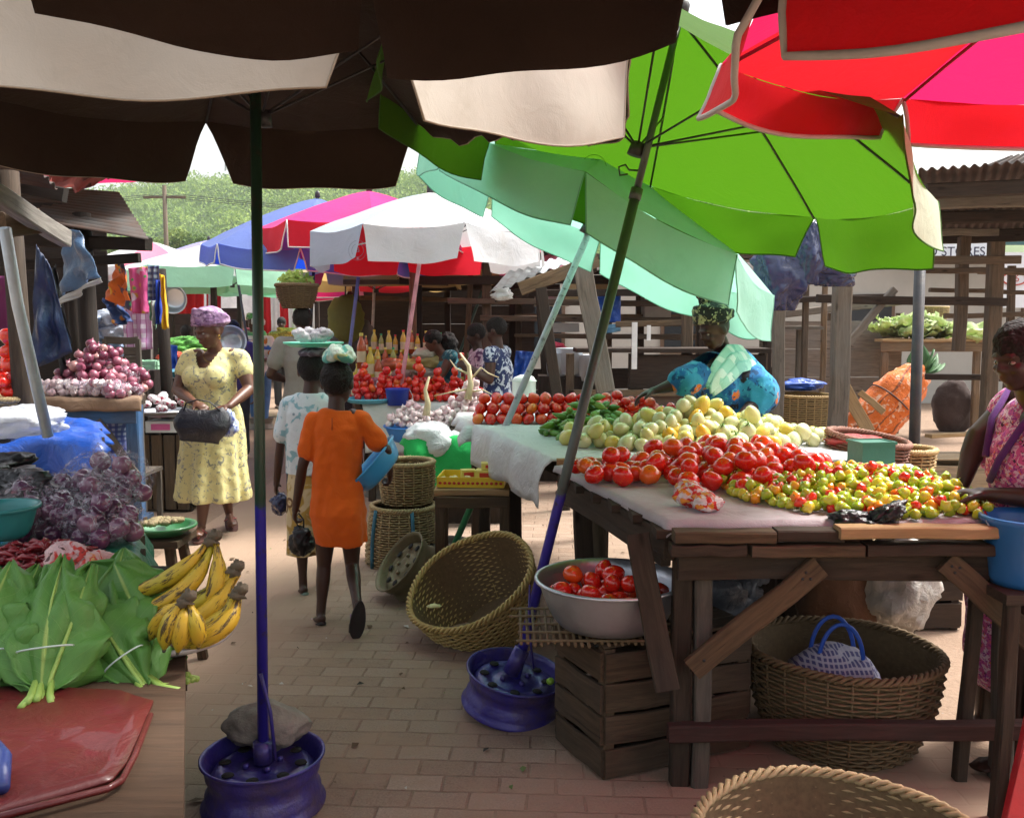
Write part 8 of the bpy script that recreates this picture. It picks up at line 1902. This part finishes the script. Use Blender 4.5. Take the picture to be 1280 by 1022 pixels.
q = MB(); q.tube([wl(xp - .03, yp - .06, 1.29), wl(xp - .13, yp - .06, 1.18), wl(xp - .175, yp - .01, 1.06), wl(xp - .17, yp + .05, .98)], .012, 8); q.tube([wl(xp - .03, yp + .20, 1.29), wl(xp - .12, yp + .15, 1.18), wl(xp - .172, yp + .08, 1.06)], .012, 8); q.build('neck_band', M_fabric('purple_band', (.10, .03, .16), 0), S1.t)
S1.sandals(M_plain('brown_sandal', (.10, .04, .03), .7), M_plain('pink_strap', (.45, .12, .12), .5))
st2 = thing('stool', 'low wooden stool under the seller in pink', 'stool', (xp + .12, yp + .12, 0)); q = MB(); q.box((0, 0, .50), (.36, .36, .04)); q.build('seat', OLD, st2)
for sx in (-.14, .14):
    for sy in (-.14, .14): q = MB(); q.beam((sx, sy, .478), (sx * 1.1, sy * 1.1, 0), .045, .045); q.build('leg', OLD, st2)

def simple(label, u, vfeet_y, yaw, h, skin, top, bottom=None, hair='hair', wrap=None, pose=None, hp=5, hy=0, skirt=False, sleeve=.6, vox=.012, build=1.0, hem=.30):
    y = vfeet_y; x = D(u, 405, y).x
    P_ = Person(label, x, y, yaw, h, skin, pose, voxel=vox, build=build, headyaw=hy, headpitch=hp, detail=False, curl=.8)
    J = P_.J; q = MB(); f = P_.f
    lo = hem if skirt else .46 * h; b_ = build
    c = lambda t_: J['pel'].lerp(J['chest'], t_)
    loft(q, ([((0, 0, lo), .20 * f * b_, .16 * f * b_), ((0, 0, .42 * h), .19 * f * b_, .15 * f * b_)] if skirt else [((0, 0, lo), .165 * f * b_, .13 * f * b_)]) + [((0, 0, .54 * h), .170 * f * b_, .135 * f * b_), ((0, 0, .62 * h), .145 * f * b_, .12 * f * b_), ((0, 0, .72 * h), .165 * f * b_, .13 * f * b_), ((0, 0, .79 * h), .15 * f, .09 * f), ((0, 0, .825 * h), .09 * f, .065 * f)], fold=.05, nf=9, ph=u)
    for S in 'RL':
        sh, el = J['sh' + S], J['el' + S]; limb(q, [sh.lerp(J['nk'], .4), sh, sh.lerp(el, sleeve)], [.055 * f, .070 * f, .070 * f])
    P_.part(q, 'dress' if skirt else 'shirt', top, .013, 2, wrinkle(.012, 8, .003, 22))
    if bottom:
        q = MB()
        q.ball(J['pel'] + Vector((0, 0, -.01)), (.17 * f, .13 * f, .12 * f))
        for S in 'RL': limb(q, [J['hip' + S], J['kn' + S], J['an' + S] + Vector((0, 0, .02))], [.10 * f, .075 * f, .065 * f])
        P_.part(q, 'trousers', bottom, .013, 2, wrinkle(.008, 9, .003, 22))
    if wrap: headwrap(P_, wrap, r=(.088, .107, .072), off=(0, -.022, .07))
    else:
        q = MB(); hs = P_.hs; q.ball(P_.hc + P_.Mh @ (Vector((0, -.016, .028)) * hs), (.081 * hs, .097 * hs, .09 * hs), 24, 16, amp=.1, fq=20); P_.part(q, 'hair', HAIR, .010, 1)
    P_.sandals(SOLE, SOLE)
    return P_
JEAN = M_fabric('faded_jeans', (.06, .13, .26), 0, stain=.3); GREYS = M_fabric('grey_shirt', (.23, .22, .20), 0, stain=.15)
Pm = simple('person in a short sleeved grey shirt walking away, behind the child with the tray', 378, 7.7, 4, 1.66, SK2, GREYS, M_fabric('dark_trousers', (.05, .05, .06), 0), pose=dict(elL=(-.27, -.02, 1.08), wrL=(-.16, .16, 1.02)))
bk2 = basket('cane_basket', 'basket of green leaves carried on the head of the person in grey', .11, .165, .19, Pm.t.location + Vector((-.04, .0, 1.63)), mat=CANED, rows=12, stakes=16, seed=31)
lf = []
g = random.Random(2)
o_ = leafy([((0, 0, 0), (.15, .14, .08))], .032, 260, 1.0, 'leafy_greens', m_leaf('salad_leaves', (.16, .30, .05), (.28, .42, .08), (.42, .50, .16)), rg=g); o_.location = Pm.t.location + Vector((-.04, 0, 1.86)); tag(o_, 'light green leaves heaped in the basket on the head of the person in grey', 'greens')
simple('shopper in a white top and blue jeans walking towards the camera far down the aisle', 323, 13.5, 176, 1.58, SK2, M_print('white_blue_top', (.62, .60, .58), [('noise', 6, .52, .56, (.05, .12, .45)), ('noise', 9, .6, .64, (.5, .15, .03))], .8), JEAN, wrap=M_plain('pale_scarf', (.5, .5, .52), .8), pose=dict(anL=(-.1, .16, .08), elL=(-.22, .0, .98), wrL=(-.1, .2, .98)))
simple('woman in green dress and green headwrap far off behind the painted pole', 316, 15.6, 165, 1.66, SK2, M_print('green_dress', (.10, .28, .14), [('noise', 8, .5, .56, (.3, .45, .25))], .8), wrap=M_print('green_wrap', (.12, .30, .12), [('noise', 12, .5, .56, (.4, .5, .3))], .8), skirt=True)
simple('dark haired shopper mostly hidden behind the woman in yellow', 291, 10.2, 180, 1.56, SK1, M_fabric('purple_blouse', (.08, .05, .18), 0), M_fabric('dark_trousers', (.05, .05, .06), 0), hp=2)
sbn = bowl('basin', 'shiny silver basin held up behind the shoulder of the woman in yellow', D(290, 429, 9.6), .16, .09, ALU, .55); sbn.rotation_euler = (R(78), R(12), 0)
simple('person in teal and navy standing in the crowd right of the painted pole', 352, 16.5, 190, 1.64, SK2, M_fabric('teal_shirt', (.03, .12, .13), 0), M_fabric('dark_trousers', (.05, .05, .06), 0))
simple('person in dark clothes in the crowd left of the white sheet wall', 301, 18.5, 185, 1.7, SK2, M_fabric('maroon_shirt', (.12, .02, .03), 0), M_fabric('dark_trousers', (.05, .05, .06), 0))
simple('person in a pink top far off at the end of the aisle', 280, 19.5, 175, 1.62, SK2, M_fabric('pink_top', (.5, .08, .2), 0), skirt=True)
simple('person in a red shirt far down the aisle under the pale green umbrella', 366, 19, 170, 1.68, SK2, M_fabric('red_shirt', (.35, .03, .03), 0), M_fabric('dark_trousers', (.05, .05, .06), 0))
simple('person bending in the shade among the red cloth walls', 262, 14.6, 120, 1.55, SK3, M_fabric('rust_top', (.25, .08, .03), 0), skirt=True)
simple('person in black with their back turned deep in the left stalls', 232, 12.6, 20, 1.5, SK3, M_fabric('black_top', (.02, .02, .025), 0), skirt=True)
y = 8.75; TEALD = M_print('teal_dress', (.02, .09, .12), [('noise', 10, .5, .56, (.04, .22, .26)), ('noise', 20, .6, .64, (.25, .35, .35))], .8)
P8 = simple('vendor in a sleeveless teal dress bent over the onion nets', 560, y, 105, 1.50, SK1, TEALD, skirt=True, sleeve=.12, hp=22, hy=0, pose=dict(hd=pw(541, 426, y - .05), nk=pw(553, 441, y), elL=pw(550, 472, y - .25), wrL=pw(524, 474, y - .35), elR=pw(548, 470, y + .15), wrR=pw(520, 468, y - .1)), build=1.05, vox=.011)
q = MB(); q.ball(P8.inv @ D(560, 428, y + .03), (.08, .09, .1), 20, 14, amp=.3, fq=9); q.ball(P8.inv @ D(565, 440, y + .05), (.06, .06, .09), 16, 12, amp=.3, fq=9); P8.part(q, 'hair_bunch', HAIR, .01, 1)
y = 7.7
simple('woman in a navy and white patterned sleeveless dress facing left at the onion stall', 622, y, 70, 1.57, SK2, M_print('navy_white_dress', (.50, .56, .64), [('noise', 20, .47, .50, (.025, .04, .12)), ('noise', 34, .56, .6, (.02, .03, .10))], .8), skirt=True, sleeve=.15, hp=12, pose=dict(elL=pw(612, 475, y - .2), wrL=pw(589, 462, y - .2), elR=pw(606, 472, y + .2), wrR=pw(586, 458, y + .05)), vox=.011)
y = 8.4
simple('seller in a pale pink and white cloth standing behind the navy and white dress', 597, y, 100, 1.52, SK3, M_print('pink_white_cloth', (.50, .36, .46), [('noise', 14, .5, .56, (.12, .05, .12)), ('noise', 26, .58, .62, (.6, .55, .6))], .8), skirt=True, hp=14, vox=.012)
for o in [o for o in bpy.data.objects if o.get('category') == 'umbrella']:
    if 'bright green' in o['label']: badge(o, D(742, 210, 4.58), Vector((0, -1, -.25)), Vector((0, -.2, 1)), .062, M_plain('badge_green', (.02, .10, .015), .8, .1, 5, 0))
    if 'white and grey umbrella' in o['label']: badge(o, D(447, 313, 7.10), Vector((-.3, -1, .05)), Vector((0, 0, 1)), .075, M_plain('badge_grey', (.16, .2, .26), .8, .1, 5, 0))
rk = Z(330, 925, .2)
q = MB(); q.ball((0, 0, .045), (.135, .085, .075), 40, 26, amp=.16, fq=5, seed=2); q.noise(.014, 11); q.noise(.004, 45)
tag(q.build('stone', M_plain('grey_stone', (.24, .21, .18), .9, .4, 14, .6, 60), loc=(pb.x - .02, pb.y + .12, .155)), 'rough grey stone weighing down the purple wheel base of the aisle umbrella', 'stone')
q = MB(); q.ball((0, 0, 0), (.016, .014, .014), 12, 9, amp=.1); tag(q.build('garden_egg', M_plain('lime_green', (.3, .5, .05), .3), loc=D(688, 851, 3.42)), 'small lime green fruit dropped on the second wheel base', 'garden egg')
bpy.context.view_layer.update()
